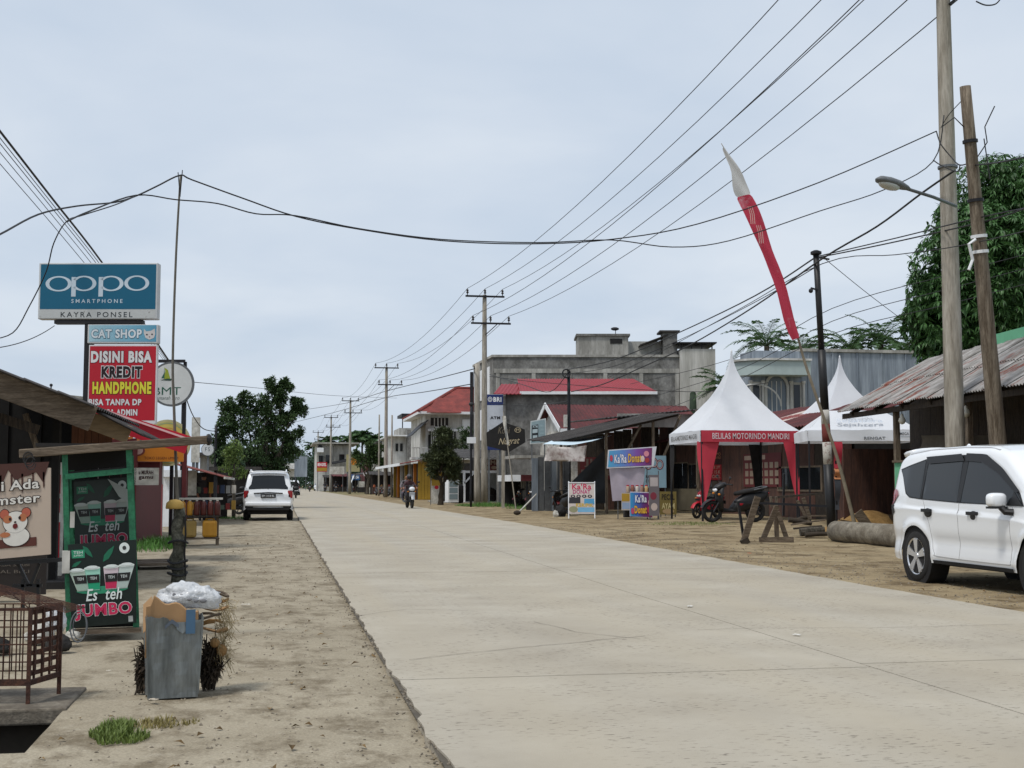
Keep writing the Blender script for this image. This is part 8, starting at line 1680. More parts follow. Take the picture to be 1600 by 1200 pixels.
def flat_board(name, label, px0, py0, px1, py1, Y, m_, legs=True, cat='sign'):
 Y *= KD; p = at_y((px0 + px1) / 2, 757, Y); t = thing(name, label, cat, (p.x, Y, 0), -YAW); T0 = V(p.x, Y, 0); f = PF(px0, py0, px1, py1, Y, T0); mb = MB(); mb.bx(f.x0, f.x1, 0, .05, max(.02, f.z0), f.z1); o = mb.build('panel', m_, t)
 if legs:
  for x in (f.x0 + .04, f.x1 - .04): mb = MB(); mb.bar((x, .07, -.04), (x, .07, f.z1), .04); mb.build('post', M['steel_grey'], t)
 return t, o, f
t, o, f = flat_board('curl_sign', 'pale blue board with big red curling letters right of the donut stall', 1006, 712, 1041, 762, 30, mat('pale_blue', hx('7d9aa8'), .8, var=.15, scale=2))
for k in range(3): f.RG(1013 + k * 9, 726 - (k % 2) * 3, 6, 8, 3.5, 5, PC('5a1a22'), o, .006); f.RG(1013 + k * 9, 726 - (k % 2) * 3, 4.8, 6.8, 4, 5.6, PC('b09a9a'), o, .01)
f.T('MAKAN', 1009, 742, 1024, 747, BLK, o, bold=.03); f.T('& MINUM', 1009, 749, 1026, 754, BLK, o, bold=.03)
t, o, f = flat_board('menu_stand', 'dark yellow food board leaning by the tent leg', 1031, 768, 1057, 804, 28.5, mat('board_ochre', hx('7a6c3a'), .8, var=.2, scale=2)); f.T('PECEL', 1034, 772, 1054, 781, PC('2a2416'), o, bold=.03); f.T('AYAM', 1034, 786, 1054, 795, PC('c3b888'), o, bold=.03); f.E(1044, 799, 9, 4, PC('a88f6a'), o, .008)
t, o, f = flat_board('steel_stand', 'grey tubular stand with printed sheet beside the donut counter', 1014, 742, 1030, 806, 26.8, PC('6a6468'), cat='stand'); f.R(1016, 746, 1028, 760, PC('b0a8a8'), o); f.E(1021, 775, 5, 6, PC('7a2a3a'), o); f.E(1022, 792, 5, 6, PC('c0b0a8'), o)
t, o, f = flat_board('red_price_board', 'red price board with pale lettering under the red and white tent', 1110, 694, 1128, 752, 27.6, PC('3a1a1a')); f.T('PROMO', 1111.5, 707, 1126, 712, PC('b07a5a'), o); f.T('TERBARU', 1111.5, 713, 1126, 717, PC('b07a5a'), o); f.R(1111, 726, 1127, 750, PC('a32028'), o);
for k in range(3): f.T(['12 JT', '1 15 K', 'CICIL'][k], 1112.5, 728 + 7 * k, 1125, 733 + 7 * k, PC('c9b0a0'), o, off=.01)
t, o, f = flat_board('plant_banner', 'pale upright banner with dark plant print under the folding gazebo', 1385, 692, 1410, 775, 25.2, PC('8d8482'), cat='banner')
for k in range(16): f.E(U(1390, 1404), U(725, 765), U(1.5, 3.5), U(1.5, 3.5), PC('2c2a2c'), o, .006 + .0005 * k, 8)
f.R(1388, 697, 1407, 716, PC('a59c98'), o, .005)
# drinks cart and left foreground
def sheet4(par, a, b, c, d, m_, name, th=.01):
 pts = [Vector(x) for x in (a, b, c, d)]; n_ = (pts[1] - pts[0]).cross(pts[3] - pts[0]).normalized(); mb = MB(); mb.add(pts + [p - n_ * th for p in pts], [(0, 1, 2, 3), (7, 6, 5, 4), (0, 4, 5, 1), (1, 5, 6, 2), (2, 6, 7, 3), (3, 7, 4, 0)]); return mb.build(name, m_, par)
bc = on_ground(157, 996); RZc = R(7); t = thing('drinks_cart', 'green framed iced tea cart with two dark printed posters and plank roof', 'cart', (bc.x, bc.y, 0), RZc); T0 = Vector((bc.x, bc.y, 0)); RI = Matrix.Rotation(-RZc, 3, 'Z')
def K(px, py, dy=0.0):
 """pixel -> cart coordinates on its front plane (local y = dy)"""
 r_ = RI @ ray(px, py); o_ = RI @ (V(0, 0, EYE) - T0); return o_ + r_ * ((dy - o_.y) / r_.y)
for (x0, y0, x1, y1, w_) in ((101, 700, 108, 992, .045), (201, 690, 213, 985, .05)):
 mb = MB(); mb.bar(K(x0, y0), K(x1, y1), w_, .04, up=(0, 1, 0)); mb.build('post', M['green_paint'], t)
for (x0, x1) in ((112, 114), (205, 214)):
 mb = MB(); mb.bar(K(x0, 712, .5), K(x1, 975, .5), .04); mb.build('post', M['green_paint'], t)
mb = MB(); mb.bar(K(102, 745, -.02), K(206, 735, -.02), .035, .045); mb.build('crossbar', M['green_paint'], t)
mb = MB(); mb.bar(K(104, 740, .0), K(206, 731, .0), .02, .03); mb.build('crossbar', M['dark'], t)
a, b_ = K(30, 709, -.05), K(326, 687, -.05)
mb = MB(); mb.bar(a, b_, .07, .07); mb.build('roof_plank', M['wood'], t, bevel=.008); mb = MB(); mb.ball(b_ + V(.0, 0, 0), (.03, .05, .05), 10, 7); mb.build('plank_end', M['black'], t)
mb = MB(); mb.bx(a.x + .12, b_.x - .62, -.02, .62, min(a.z, b_.z) + .06, min(a.z, b_.z) + .09); mb.build('roof_board', M['dark'], t)
sheet4(t, K(106, 735, .42), K(203, 728, .42), K(203, 694, .42), K(106, 702, .42), M['black_matte'], 'shade_cloth')
mb = MB()
for k in range(3): mb.tube([K(44 + 8 * math.cos(a2) + k * 2, 716 + 10 * math.sin(a2) + 4 * k, -.09 - .01 * k) for a2 in [6.283 * j / 12 for j in range(12)]], .004, 5)
mb.build('wire_loop', M['wire'], t)
DG = mat('poster_dark', hx('182420'), .35, var=.15, scale=3)
def poster(c4, dy, shade_mul, lines=True):
 P4 = [K(*c, dy) for c in c4]; o = sheet4(t, *P4, DG, 'poster', .012); fr = Frame(P4[0], P4[1] - P4[0], P4[3] - P4[0]); k = shade_mul
 def col(h): c = hx(h, k); return mat('pp_%s_%.2f' % (h, k), c, .45)
 g1, g2, pk, wh, gy = col('2f8f6a'), col('1d6b4e'), col('c42a55'), col('dfe6e2'), col('8fa59c')
 for cx, cy, s1, an in ((.3, .9, .12, -.9), (.62, .86, .15, .9), (.12, .76, .09, .5)):
  pts = [(cx + s1 * (u * math.cos(an) - w_ * math.sin(an)), cy + s1 * .8 * (u * math.sin(an) + w_ * math.cos(an))) for u, w_ in ((-1, 0), (-.4, .3), (.3, .25), (1, 0), (.3, -.25), (-.4, -.3))]; poly(fr, pts, g2, o, .003)
 mb = MB();
 rect(fr, .05, .83, .25, .93, g1, o, .004); text(fr, 'TEH', .08, .88, .22, .915, wh, o, .006); text(fr, 'JUMBO', .08, .845, .22, .87, wh, o, .006)
 ell(fr, .87, .92, .08, .065, wh, o, .004); ell(fr, .87, .92, .03, .025, col('3a3a3a'), o, .006)
 ell(fr, .5, .43, .4, .045, g1, o, .004)
 for cx, lean, c1, h_, c2 in ((.14, .06, 'b9c8b8', .68, '9fb5a5'), (.36, .015, '9fd5c0', .7, '1f9a70'), (.65, -.015, 'd5c3c8', .7, 'c42a55'), (.87, -.07, 'c3cfc8', .71, 'b0bfb8')):
  w1, w0, zb_, zt_ = .125, .085, .43, h_
  mid = (zb_ + zt_) / 2
  poly(fr, [(cx + lean - w0, zb_), (cx + lean + w0, zb_), (cx + w1 - lean * .3, zt_), (cx - w1 - lean * .3, zt_)], col(c1), o, .007)
  poly(fr, [(cx + lean - w0, zb_ + .01), (cx + lean + w0, zb_ + .01), (cx + lean * .6 + w0 * 1.1, zb_ + .11), (cx + lean * .6 - w0 * 1.1, zb_ + .11)], col(c2), o, .009)
  poly(fr, [(cx + lean * .6 - .09, zb_ + .09), (cx + lean * .6 + .09, zb_ + .09), (cx + lean * .3 + .1, zb_ + .19), (cx + lean * .3 - .1, zb_ + .19)], col('20201f'), o, .011)
  text(fr, 'TEH', cx + lean * .45 - .05, zb_ + .13, cx + lean * .45 + .05, zb_ + .165, wh, o, .013)
  ell(fr, cx - lean * .3, zt_, w1, .02, col('dbe3dd'), o, .012); ell(fr, cx - lean * .35, zt_ + .012, w1 * .7, .018, wh, o, .014)
 text(fr, 'Es  teh', .24, .305, .8, .45, wh, o, .016, shear=.25, bold=.012); outlined(fr, 'JUMBO', .06, .08, .94, .27, pk, wh, o, .016, bold=.035, grow=.03); return o, fr
po, fr = poster([(112, 981), (213, 973), (213, 843), (106, 851)], -.06, 1.0)
rect(fr, .88, .02, .95, .09, PC('b9bcb8'), po, .004)
poster([(118, 868), (205, 862), (208, 745), (115, 753)], .35, .45)  # same print with darkened colours, shade of the set-back place painted in
sheet4(t, K(186, 776, .2), K(206, 790, .2), K(206, 768, .2), K(168, 748, .2), PC('8f9490'), 'folded_cloth', .004)
mb = MB(); lo = K(112, 985, 0); hi_ = K(213, 985, 0); mb.bx(lo.x, hi_.x, .0, .5, .08, .24); mb.build('base_shelf', M['black_matte'], t); mb = MB(); mb.bx(lo.x - .02, hi_.x + .04, -.05, .02, .035, .075); mb.build('foot_rail', M['wood'], t)
sheet4(t, K(115, 842, .48), K(205, 838, .48), K(205, 745, .48), K(112, 750, .48), mat('cart_inside', hx('151a18'), .7), 'inner_panel')
mb = MB(); c_ = K(103, 878, -.05); mb.box((c_.x, c_.y, c_.z), (.06, .06, .18)); mb.build('paper_cup_stack', M['offwhite'], t); mb = MB(); c_ = K(113, 812, -.02); mb.box((c_.x, c_.y, c_.z), (.035, .02, .13)); mb.build('switch_plate', M['offwhite'], t)
c_ = on_ground(122, 1003) ; t = thing('wire_hoop', 'thin rusty wire hoop leaning against the foot of the drinks cart', 'hoop', (c_.x, c_.y, .09)); mb = MB(); mb.tube([(.062 * math.cos(a), .02 * math.sin(a), .12 * math.sin(a) + .03) for a in [6.283 * k / 24 for k in range(25)]], .006, 6); mb.tube([(.055 * math.cos(a) + .01, .02 + .02 * math.sin(a), .1 * math.sin(a) + .03) for a in [6.283 * k / 24 for k in range(25)]], .005, 6); mb.build('hoop', M['steel_grey'], t)
# ---- rusty wire cage
A = V(-1.40, 7.86, 0); B = V(-1.285, 8.2, 0); side = (B - A); fd = V(-1, .12, 0).normalized(); Wd = .95
t = thing('iron_cage', 'rusty iron lattice cage on legs beside the open drain', 'cage', A); mb = MB(); H0, H1 = .13, .53
sd = side
for p, z0 in ((V(0, 0, 0), -.02), (sd, -.03), (fd * Wd, -.02), (sd + fd * Wd, -.02)): mb = MB(); mb.bar(V(p.x, p.y, z0), V(p.x, p.y, H1), .022); mb.build('leg', M['rust'], t)
def lattice(o_, d, n, m, r=.004, name='lattice_panel', flat=False):
 mb = MB()
 for i in range(n + 1): q = o_ + d * i / n; mb.tube([V(q.x, q.y, H0), V(q.x, q.y, H1)], r, 5)
 for j in range(m + 1): z = H0 + (H1 - H0) * j / m; mb.tube([V(o_.x, o_.y, z), V(o_.x + d.x, o_.y + d.y, z)], r, 5)
 mb.build(name, M['rust'], t)
lattice(V(0, -.004, 0), fd * Wd, 26, 4, .0042); lattice(sd + V(0, .004, 0), fd * Wd, 20, 4, .0042)
for j in range(7):
 z = H0 + .03 + (H1 - H0 - .05) * j / 6; mb = MB(); mb.bar(V(0, 0, z), V(sd.x, sd.y, z), .006, .026); mb.build('strap', M['rust'], t)
for j in range(4): q = sd * (j + .5) / 4; mb = MB(); mb.bar(V(q.x + .006, q.y, H0), V(q.x + .006, q.y, H1), .012, .018); mb.build('strap', M['rust'], t)
mb = MB(); mb.bar(V(0, 0, H0 - .02), fd * Wd + V(0, 0, H0 - .02), .02, .03); mb.bar(V(0, 0, H0 - .02), sd + V(0, 0, H0 - .02), .02, .03); mb.build('bottom_rail', M['rust'], t); mb = MB(); mb.bar(V(0, 0, H1), fd * Wd + V(0, 0, H1), .016); mb.bar(V(0, 0, H1), sd + V(0, 0, H1), .016); mb.build('top_rail', M['rust'], t)
mb = MB(); n = 9
r0, r1 = sd * -.1 + V(.10, 0, H1 + .01), fd * Wd + V(0, 0, H1 + .30)
lidA, lidB, lidC, lidD = V(.20, -.02, H1 - .02), V(.26, .30, H1 - .02), fd * .75 + sd + V(0, 0, H1 + .22), fd * .75 + V(0, 0, H1 + .24)
for i in range(n + 1): u = i / n; mb.tube([lidA.lerp(lidB, u), lidD.lerp(lidC, u)], .0028, 5)
for i in range(6): u = i / 5; mb.tube([lidA.lerp(lidD, u), lidB.lerp(lidC, u)], .0028, 5)
mb.build('mesh_lid', M['rust'], t)
for u0 in (0, .25, .5, .75): mb = MB(); mb.tube([fd * Wd * u0 + V(0, -.005, H1), fd * Wd * (u0 + .14) + V(0, -.005, H1 + .11), fd * Wd * (u0 + .28) + V(0, -.005, H1)], .004, 5); mb.build('gable_wire', M['rust'], t)
tr_ = thing('black_tray', 'shiny black tray lying on the sloping lid of the cage', 'tray', A + lidD.lerp(lidC, .4) + V(.18, -.05, -.0)); mb = MB(); mb.add([(-.25, -.1, .07), (.28, -.12, -.14), (.3, .12, -.13), (-.23, .14, .08), (-.25, -.1, .055), (.28, -.12, -.155), (.3, .12, -.145), (-.23, .14, .065)], [(0, 1, 2, 3), (7, 6, 5, 4), (0, 4, 5, 1), (1, 5, 6, 2), (2, 6, 7, 3), (3, 7, 4, 0)]); mb.build('tray', M['black'], tr_, bevel=.004)
def bag(name, label, loc, size, m_, seed, cat='bag', n=22, spots=None, par=None):
 mb = MB(); mb.ball((0, 0, 0), (1, 1, 1), n, n * 2 // 3); vs = []
 for v in mb.v:
  v = Vector(v); k = 1 + .28 * noise.noise(v * 1.6 + V(seed, 0, 0)) + .2 * noise.noise(v * 3.4 + V(0, seed, 0)) - .22 * abs(noise.noise(v * 5 + V(0, 0, seed))) - .1 * abs(noise.noise(v * 11 + V(seed, 0, 0))); vs.append(tuple(V(v.x * size[0], v.y * size[1], max(-.75, v.z) * size[2]) * k))
 mb.v = vs; t = thing(name, label, cat, loc); o = mb.build('skin', m_, t, smooth=True); return t, o
bag('clear_bag', 'small clear plastic bag on the floor behind the cage', (-1.7, 10.6, .2), (.09, .08, .12), M['plastic_bag'], 3)
for k, (x, y, s_, m_) in enumerate(((-1.62, 10.3, .07, 'dark'), (-1.85, 10.8, .09, 'offwhite'), (-2.05, 10.2, .08, 'dark'), (-1.62, 11.0, .05, 'offwhite'))): bag('refuse_bundle', ['dark rag bundle on the ground left of the cart foot', 'pale crumpled sheet bundle behind the cage', 'dark bundle deep behind the cage', 'white crumpled paper at the cart foot'][k], (x, y, s_ * .6), (s_ * 1.3, s_, s_), M[m_], k + 7, 'rubbish')
# ---- metal bin with rubbish
pb = V(-.62, 8.1, 0); t = thing('metal_bin', 'dented galvanised sheet bin stuffed with rubbish on the left shoulder', 'bin', pb, R(10)); T0 = Vector(pb)
w0, w1, d0, d1, h = .145, .163, .11, .14, .465
mb = MB(); n = 10
def side_face(p0, p1, q0, q1, lipf):
 mb.grid(lambda u, v: V(*p0).lerp(V(*p1), u).lerp(V(*q0).lerp(V(*q1), u), v) * 1.0 + V(0, 0, (lipf(u) if v > .99 else 0)) + V(.004 * nz(u * 3, v * 3, 1.2, 3), .006 * nz(u * 4, v * 3, 1.5, 9), 0), 14, 12)
side_face((-w0, -d0, 0), (w0, -d0, 0), (-w1, -d1, h), (w1, -d1, h), lambda u: -.09 * math.exp(-((u - .62) / .16) ** 2) - .02 * u + .006 * math.sin(25 * u)); fb = mb.build('front_panel', M['galv'], t, smooth=False); md = fb.modifiers.new('s', 'SOLIDIFY'); md.thickness = .004
for nm, a4 in (('side_panel', ((-w0, d0, 0), (-w0, -d0, 0), (-w1, d1, h), (-w1, -d1, h))), ('side_panel', ((w0, -d0, 0), (w0, d0, 0), (w1, -d1, h), (w1, d1, h))), ('back_panel', ((w0, d0, 0), (-w0, d0, 0), (w1, d1, h), (-w1, d1, h)))):
 mb = MB(); side_face(*a4, lambda u: .01 * math.sin(9 * u)); o = mb.build(nm, M['galv'], t); md = o.modifiers.new('s', 'SOLIDIFY'); md.thickness = .004
mb = MB(); mb.bx(-w0, w0, -d0, d0, -.02, .01); mb.build('bottom', M['galv'], t)
for sx in (-1, 1): mb = MB(); mb.tube([(sx * w0, -d0 - .003, 0), (sx * w1, -d1 - .003, h - .005)], .006, 6); mb.build('rolled_edge', M['galv'], t)
tc2 = thing('cardboard_piece', 'torn brown cardboard box flap stuck in the metal bin', 'cardboard', pb + V(-.0, -.02, .385), R(8))
mb = MB(); mb.sheet(lambda u, v: V(-.155 + .295 * u, -.07 - .03 * v + .01 * math.sin(5 * u), -.16 + v * (.36 - .1 * u + .015 * math.sin(13 * u) - (.06 if u < .1 else 0))), 14, 6, .001); o = mb.build('flap', M['cardboard'], tc2); md = o.modifiers.new('s', 'SOLIDIFY'); md.thickness = .006
fr = Frame((.0, -.123, .0), (.1, -.0, 0), (0, -.01, .12)); rect(fr, .7, -.2, 1.25, 1.0, PC('4a6a86'), tc2, .006); poly(fr, [(-.5, .25), (-.1, .55), (.3, .3), (.3, .1), (-.1, .35), (-.5, .05)], PC('5a6470'), tc2, .006)
mb = MB(); mb.sheet(lambda u, v: V(-.17 + .05 * u, -.03 + .08 * v, -.02 + .16 * v + .05 * u), 4, 4, .004); mb.build('side_flap', M['cardboard'], tc2)
tb_, o = bag('plastic_bag', 'full translucent white plastic bag on top of the metal bin', pb + V(.085, .02, .565), (.2, .12, .09), M['plastic_bag'], 1.3, n=34)
for k in range(5):
 d = V(U(-.9, .7), -1, U(-.4, .7)).normalized(); c = V(d.x * .18, d.y * .118, d.z * .08); mb = MB(); mb.ball(c, (U(.01, .024), .006, U(.008, .016)), 8, 6); mb.build('dark_scrap', mat('scrap', hx('77777a'), .8), tb_, smooth=True)
leafmat('dead_leaf', hx('3a3026'), .5, .05, .9)
def brush(name, label, loc, n, r, h, m_, cat='brushwood', lean=(0, 0), th=(.003, .008)):
 t = thing(name, label, cat, loc); mb = MB()
 for i in range(n):
  a = RND() * 6.28; q = r * math.sqrt(RND()); b = V(q * math.cos(a), q * math.sin(a) * .8, U(-.03, h * .3)); d = V(U(-.35, .35) + lean[0], U(-.3, .3) + lean[1], 1).normalized(); l_ = h * U(.4, .9); k = U(*th); mb.tube([b, b + d * l_ * .5 + rdir() * .015, b + d * l_ + rdir() * .03], [k, k * .9, k * .5], 5)
 mb.build('twigs', m_, t); mb = MB(); clump(mb, (lean[0] * h * .4, 0, h * .42), (r * 1.15, r, h * .42), 420, .055, .022, .4); mb.build('dry_leaves', M['dead_leaf'], t); return t
brush('twig_bundle', 'dark twig bundle leaning at the left side of the metal bin', (-.8, 8.2, 0), 90, .05, .33, M['bark_dark'], lean=(.25, 0));
tw = brush('coconut_waste', 'dry coconut husks and fronds heaped at the right side of the metal bin', (-.42, 8.3, 0), 60, .045, .33, M['bark_dark'], lean=(.15, 0))
for k in range(6): mb = MB(); z = .34 + .045 * k; a0 = U(0, 6); mb.tube([V(.03 + .09 * math.cos(a0 + j * .5), .05 * math.sin(a0 + j * .5), z + .015 * math.sin(j)) for j in range(9)], .009, 5); mb.build('fibre_band', [M['cardboard'], mat('husk', hx('8a6a42'), .9), M['wood']][k % 3], tw)
mb = MB()
for i in range(160): b = V(.07 + U(-.04, .05), U(-.05, .05), .22 + U(-.05, .32)); mb.tube([b, b + V(U(.0, .05), U(-.03, .03), U(-.07, .03)), b + V(U(.02, .08), U(-.03, .03), U(-.14, .03))], .0016, 3)
mb.build('fibres', mat('straw', hx('9a8a68'), .95), tw); mb = MB(); mb.ball((.085, -.02, .22), (.035, .035, .04), 10, 8); mb.ball((.045, -.05, .27), (.03, .03, .03), 10, 8); mb.build('husk', mat('husk', hx('8a6a42'), .9), tw)
# ---- weathered concrete stub post with yellow cap
ps = on_ground(277, 906); t = thing('stub_post', 'weathered mossy stub post bound with wire, yellow cap on top', 'post', (ps.x, ps.y, 0)); hp = .93
mb = MB(); k = 12; mb.tube([V(.02 * math.sin(i * 1.3), 0, -.05 + (hp + .05) * i / k) for i in range(k + 1)], [.088 - .012 * i / k + .01 * math.sin(i * 2.1) for i in range(k + 1)], 12); mb.build('stub', mat('mossy', hx('6f6d60'), .95, var=.4, scale=9, col2=hx('35352c'), bump=.6), t, smooth=True)
mb = MB(); mb.lathe([(.115, hp), (.12, hp + .02), (.108, hp + .08), (.065, hp + .115), (.01, hp + .125)], 16, Matrix.Translation((-.05, 0, 0))); mb.build('cap', mat('cap_yellow', hx('b5934a'), .7, var=.2, scale=8), t, smooth=True)
for z in (.08, .16, .24, .5): mb = MB(); mb.tube([V(.125 * math.cos(a), .125 * math.sin(a), z + .02 * math.sin(2 * a + z * 9)) for a in [6.283 * k / 16 for k in range(17)]], .014, 6); mb.build('wire_binding', M['wire'], t)
mb = MB(); mb.tube([(.09, -.06, hp - .1), (.1, -.08, .6), (.09, -.08, .35), (.11, -.08, .05)], .014, 6); mb.build('hanging_cord', M['black_matte'], t)
# ---- planks over the roadside drain
pl_ = on_ground(243, 886); t = thing('plank_bridge', 'small plank bridge over the roadside drain by the stub post', 'planks', (pl_.x, pl_.y, 0), R(12))
for k in range(3): mb = MB(); mb.bx(-.42, .42, -.2 + k * .28, .05 + k * .28, .03 + .01 * k, .07 + .01 * k); mb.build('plank', M['wood'], t)
mb = MB(); mb.bx(-.4, -.3, -.2, .6, -.05, .03); mb.bx(.3, .4, -.2, .6, -.05, .03); mb.build('bearer', M['wood_dark'], t)
# ---- fuel bottle bench
pf = on_ground(312, 850); t = thing('fuel_bench', 'low wooden bench rack for bottled fuel on the left shoulder', 'rack', (pf.x, pf.y, 0), R(4))
mb = MB(); mb.bx(-.42, .4, -.18, .2, .1, .13); mb.build('bottom_board', M['wood'], t); mb = MB(); mb.bx(-.43, .43, -.17, .2, .57, .6); mb.build('shelf_board', M['wood_dark'], t); mb = MB(); mb.bx(-.44, .46, -.05, .2, .93, .97); mb.build('top_board', M['offwhite'], t)
for sx in (-1, 1):
 for y in (-.14, .16): mb = MB(); mb.bar((sx * .36, y, -.04), (sx * .36, y, .1 if y < 0 else .93), .06); mb.build('leg', M['wood'], t)
for k in range(6):
 x = -.355 + k * .142; c = [PC('b9802a', .3), PC('c08a2c', .3), PC('5a2a22', .3), PC('562620', .3), PC('5e2c24', .3), PC('4f221e', .3)][k]; b = thing('fuel_bottle', 'plastic fuel bottle on the bench shelf, %s from the left' % ['amber, first', 'amber, second', 'dark red, third', 'dark red, fourth', 'dark red, fifth', 'dark red, sixth'][k], 'bottle', (pf.x + x, pf.y - .05, .6), group='fuel bottles on the bench')
 mb = MB(); mb.lathe([(.055, 0), (.062, .02), (.062, .22), (.05, .27), (.025, .3)], 12); mb.build('bottle', c, b, smooth=True); mb = MB(); mb.lathe([(.026, .3), (.026, .325)], 10); mb.build('cap', M['offwhite'], b)
for k in (0, 1):
 x = -.22 + k * .42; b = thing('jerrycan', ['faded ochre jerrycan on the left of the bench', 'bright orange-yellow jerrycan on the right of the bench'][k], 'jerrycan', (pf.x + x, pf.y - .02, .13), R(4), group='jerrycans on the bench'); m_ = [mat('can_faded', hx('a88a4c'), .6, var=.12, scale=5), mat('can_bright', hx('c08a2a'), .5, var=.1, scale=5)][k]
 mb = MB(); mb.box((0, 0, .19), (.3, .24, .36)); mb.build('tank', m_, b, bevel=.045); mb = MB(); mb.bar((-.08, 0, .4), (.08, 0, .4), .03); mb.bar((-.08, 0, .36), (-.08, 0, .41), .03); mb.bar((.08, 0, .36), (.08, 0, .41), .03); mb.build('handle', m_, b, bevel=.008); mb = MB(); mb.lathe([(.03, .37), (.03, .42)], 12, Matrix.Translation((-.12, 0, 0))); mb.build('cap', M['black_matte'], b)
 for s_ in (-1, 1): mb = MB(); mb.bar((s_ * .06, -.122, .06), (s_ * .06, -.122, .32), .02, .012, up=(0, 1, 0)); mb.build('rib', m_, b)
# right foreground: barricade, timber, sand, lying pole
D0 = 17.2
def dd(px, py, d=D0): return dpt(px, py, d)
b0 = on_ground(1200, 845); t = thing('rail_frame', 'crude timber and pipe railing of slanted boards beside the banded pole', 'barrier', (b0.x, b0.y, 0)); T0 = Vector((b0.x, b0.y, 0))
for nm, x0, y0, x1, y1, w_, h_, m_, d_ in (('pipe_post', 1153, 783, 1163, 848, .05, .05, 'dark_steel', 16.9), ('slanted_board', 1184, 776, 1162, 846, .14, .04, 'wood', 16.8), ('pipe_rail', 1146, 784, 1292, 791, .05, .05, 'dark_steel', 17.0), ('slanted_board', 1214, 791, 1192, 843, .12, .04, 'wood', 17.1), ('upright_board', 1212, 790, 1214, 842, .1, .04, 'wood_v', 17.25), ('slanted_board', 1215, 800, 1229, 841, .1, .04, 'wood', 17.2), ('base_board', 1186, 843.5, 1240, 843, .12, .05, 'wood', 17.05), ('timber_rail', 1202, 778, 1286, 771, .05, .07, 'wood_dark', 18.2), ('upright_board', 1204, 776, 1206, 792, .05, .05, 'wood_v', 17.3), ('upright_board', 1213, 776, 1213, 792, .05, .05, 'wood_v', 17.3), ('slanted_board', 1246, 782, 1261, 812, .07, .04, 'wood', 19.2), ('slanted_board', 1255, 778, 1266, 812, .09, .04, 'wood', 19.0), ('upright_board', 1225, 740, 1224, 806, .05, .05, 'dark_steel', 19.5), ('foot_block', 1162, 842, 1166, 850, .17, .12, 'bark_dark', 16.8), ('leaning_board', 1340, 800, 1357, 824, .25, .04, 'wood', 19.0)):
 mb = MB(); mb.bar(dd(x0, y0, d_) - T0, dd(x1, y1, d_) - T0, w_, h_, up=(0, 1, 0)); mb.build(nm, M[m_], t)
for k, (x0, y0, x1, y1, r_, m_, d_) in enumerate(((1232, 812, 1268, 818, .07, 'bark_dark', 18.9), (1236, 820, 1290, 812, .05, 'wood', 18.8), (1240, 826, 1284, 822, .06, 'wood_dark', 18.6), (1250, 832, 1288, 828, .1, 'bark', 18.4), (1262, 806, 1300, 806, .05, 'wood', 19.4), (1238, 816, 1266, 806, .06, 'bark_dark', 19.2), (1258, 836, 1292, 834, .06, 'bark_dark', 18.2), (1310, 812, 1345, 818, .04, 'wood', 19.3))):
 a, b_ = dd(x0, y0, d_), dd(x1, y1, d_); o = thing('timber_piece', ['short dark log on top of the timber heap', 'long pale plank across the timber heap', 'dark plank in the timber heap', 'thick grey log at the front of the timber heap', 'thin plank at the back of the timber heap', 'dark stick leaning on the timber heap', 'dark log lowest in the timber heap', 'plank lying before the sand heap'][k], 'timber', a)
 mb = MB();
 if 'bark' in m_: mb.tube([V(0, 0, 0), (b_ - a) * .5 + V(0, 0, .01), b_ - a], [r_, r_ * .95, r_ * .85], 10)
 else: mb.bar(V(0, 0, 0), b_ - a, r_ * 2.2, r_ * .7)
 mb.build('piece', M[m_], o)
la, lb_ = dd(1306, 832, 17.3), dd(1440, 848, 14.9); la.z, lb_.z = .2, .21
t = thing('lying_pole', 'thick concrete pole lying on the ground beside the white van', 'concrete pole', la); d_ = lb_ - la
mb = MB(); mb.tube([V(0, 0, 0), d_.normalized() * .03, d_ * .3, d_ * .7, d_], [.2, .235, .235, .24, .245], 18); mb.build('shaft', mat('old_concrete', hx('8f887a'), .95, var=.25, scale=4, col2=hx('6a6255'), bump=.4), t, smooth=True)
sc = dd(1358, 812, 20.5); t = thing('sand_heap', 'heap of tan sand with a dark tarp edge behind the lying pole', 'sand heap', (sc.x, sc.y, 0))
mb = MB()
def f(u, v): x, y = (u - .5) * 3.0, (v - .5) * 2.2; r = math.hypot(x / 1.45, y / 1.05); return V(x, y, max(0, .62 * (1 - r ** 1.6)) + .05 * nz(x, y, 2.2, 4) + .03 * nz(x, y, 6, 4) - .06)
mb.grid(f, 40, 30); mb.build('sand', mat('sand', hx('9c7c4c'), .98, var=.2, scale=5, col2=hx('83653a'), bump=.6), t, smooth=True)
mb = MB(); mb.grid(lambda u, v: V(.35 + 1.1 * u, -1.0 + .6 * v, .06 + .4 * v * (1 - .3 * u) + .05 * math.sin(9 * u + 6 * v)), 16, 10); mb.build('tarp_edge', mat('tarp_brown', hx('4a3d2e'), .9, var=.3, scale=4), t, smooth=True)
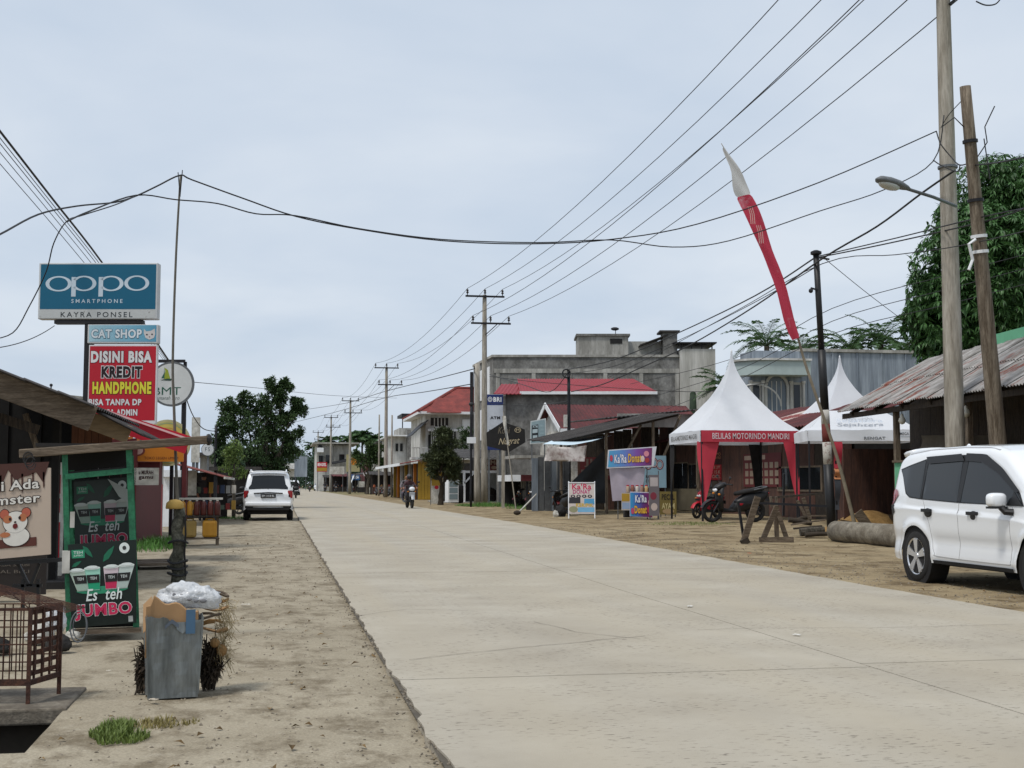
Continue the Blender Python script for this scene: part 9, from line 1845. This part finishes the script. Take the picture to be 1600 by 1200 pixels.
# ---- prop stick with cloth ball near the carport
q0, q1 = on_ground(806, 805), at_y(838, 768, 55); t = thing('prop_stick', 'pale slanted stick with a dark lump at its foot before the carport', 'stick', (at_y(808, 803, 52.5).x, 52.5, 0)); q0 = at_y(808, 803, 52.5); T0 = V(q0.x, 52.5, 0); q1 = at_y(838, 772, 54)
mb = MB(); mb.tube([V(0, 0, .03), q1 - T0], .03, 7); mb.build('stick', M['offwhite'], t); mb = MB(); mb.ball((0, 0, .08), (.16, .12, .1), 10, 7); mb.build('lump', M['bark_dark'], t, smooth=True)
for k, (px, py, Y, s_, m_, lab) in enumerate(((876, 800, 30, .22, 'black_matte', 'black rubbish bag behind the folding board'), (868, 806, 29.5, .12, 'offwhite', 'white rubbish bag behind the folding board'))):
 Y *= KD; p = at_y(px, py, Y); bag('rubbish_bag', lab, (p.x, Y, s_ * .7), (s_, s_, s_ * 1.3), M[m_], 20 + k, 'rubbish')
t, o, f = flat_board('kerb_board', 'dark low board with white edge before the carport', 822, 775, 856, 797, 36, M['dark'], False, 'board'); f.R(853, 775, 856, 797, WHT, o, .008)
for k, (px, py, s_, c_, lab) in enumerate(((1171, 864, .05, 'c9603a', 'orange paper scrap on the right dirt shoulder'), (1078, 949, .05, 'cfcdc6', 'white paint scuff-like paper scrap in mid road'), (1245, 994, .04, 'd5d3cc', 'small white scrap on the near road'), (384, 944, .06, 'c9c2b4', 'flattened pale carton on the left shoulder'), (565, 962, .05, '5a5146', 'brown leaf scrap at the left road edge'), (240, 1092, .035, 'b8ad9c', 'pale scrap at the foot of the metal bin'), (170, 1047, .02, 'd0c8b8', 'tiny white scrap behind the grass tuft'), (305, 832, .12, 'b5aa94', 'pale flat stone near the parked white car'))):
 p = on_ground(px, py); z = .006 if .8 < p.x < 7.2 else -.01; mb = MB(); s2 = s_
 mb.sheet(lambda u, v: V((u - .5) * s2 * 1.6, (v - .5) * s2, .008 + .25 * s2 * (noise.noise(V(u * 3 + k, v * 3, k)) * .5 + .15)), 5, 4, .002); o = mb.build('litter', PC(c_, .85)); o.location = (p.x, p.y, z); o.rotation_euler = (0, 0, k * 1.1); tag(o, lab, 'litter')
leafmat('fallen_leaf', hx('6a5638'), .5, .05, .9)
def fallen(label, region, n, fn):
 mb = MB()
 for i in range(n): x, y = region(); leaf(mb, V(x, y, fn(x, y) + .008), V(U(-1, 1), U(-1, 1), U(-.05, .25)), U(.03, .08), U(.015, .04))
 tag(mb.build('fallen_leaves', M['fallen_leaf']), label, 'leaves', kind='stuff')
fallen('dry fallen leaves scattered over the left shoulder', lambda: (U(-1.1, .9), 5.5 + 26 * RND() ** 1.4), 170, gz_left)
fallen('dry fallen leaves and chips over the right shoulder', lambda: (7.3 + 6 * RND() ** 1.3, U(9, 40)), 260, gz_right)
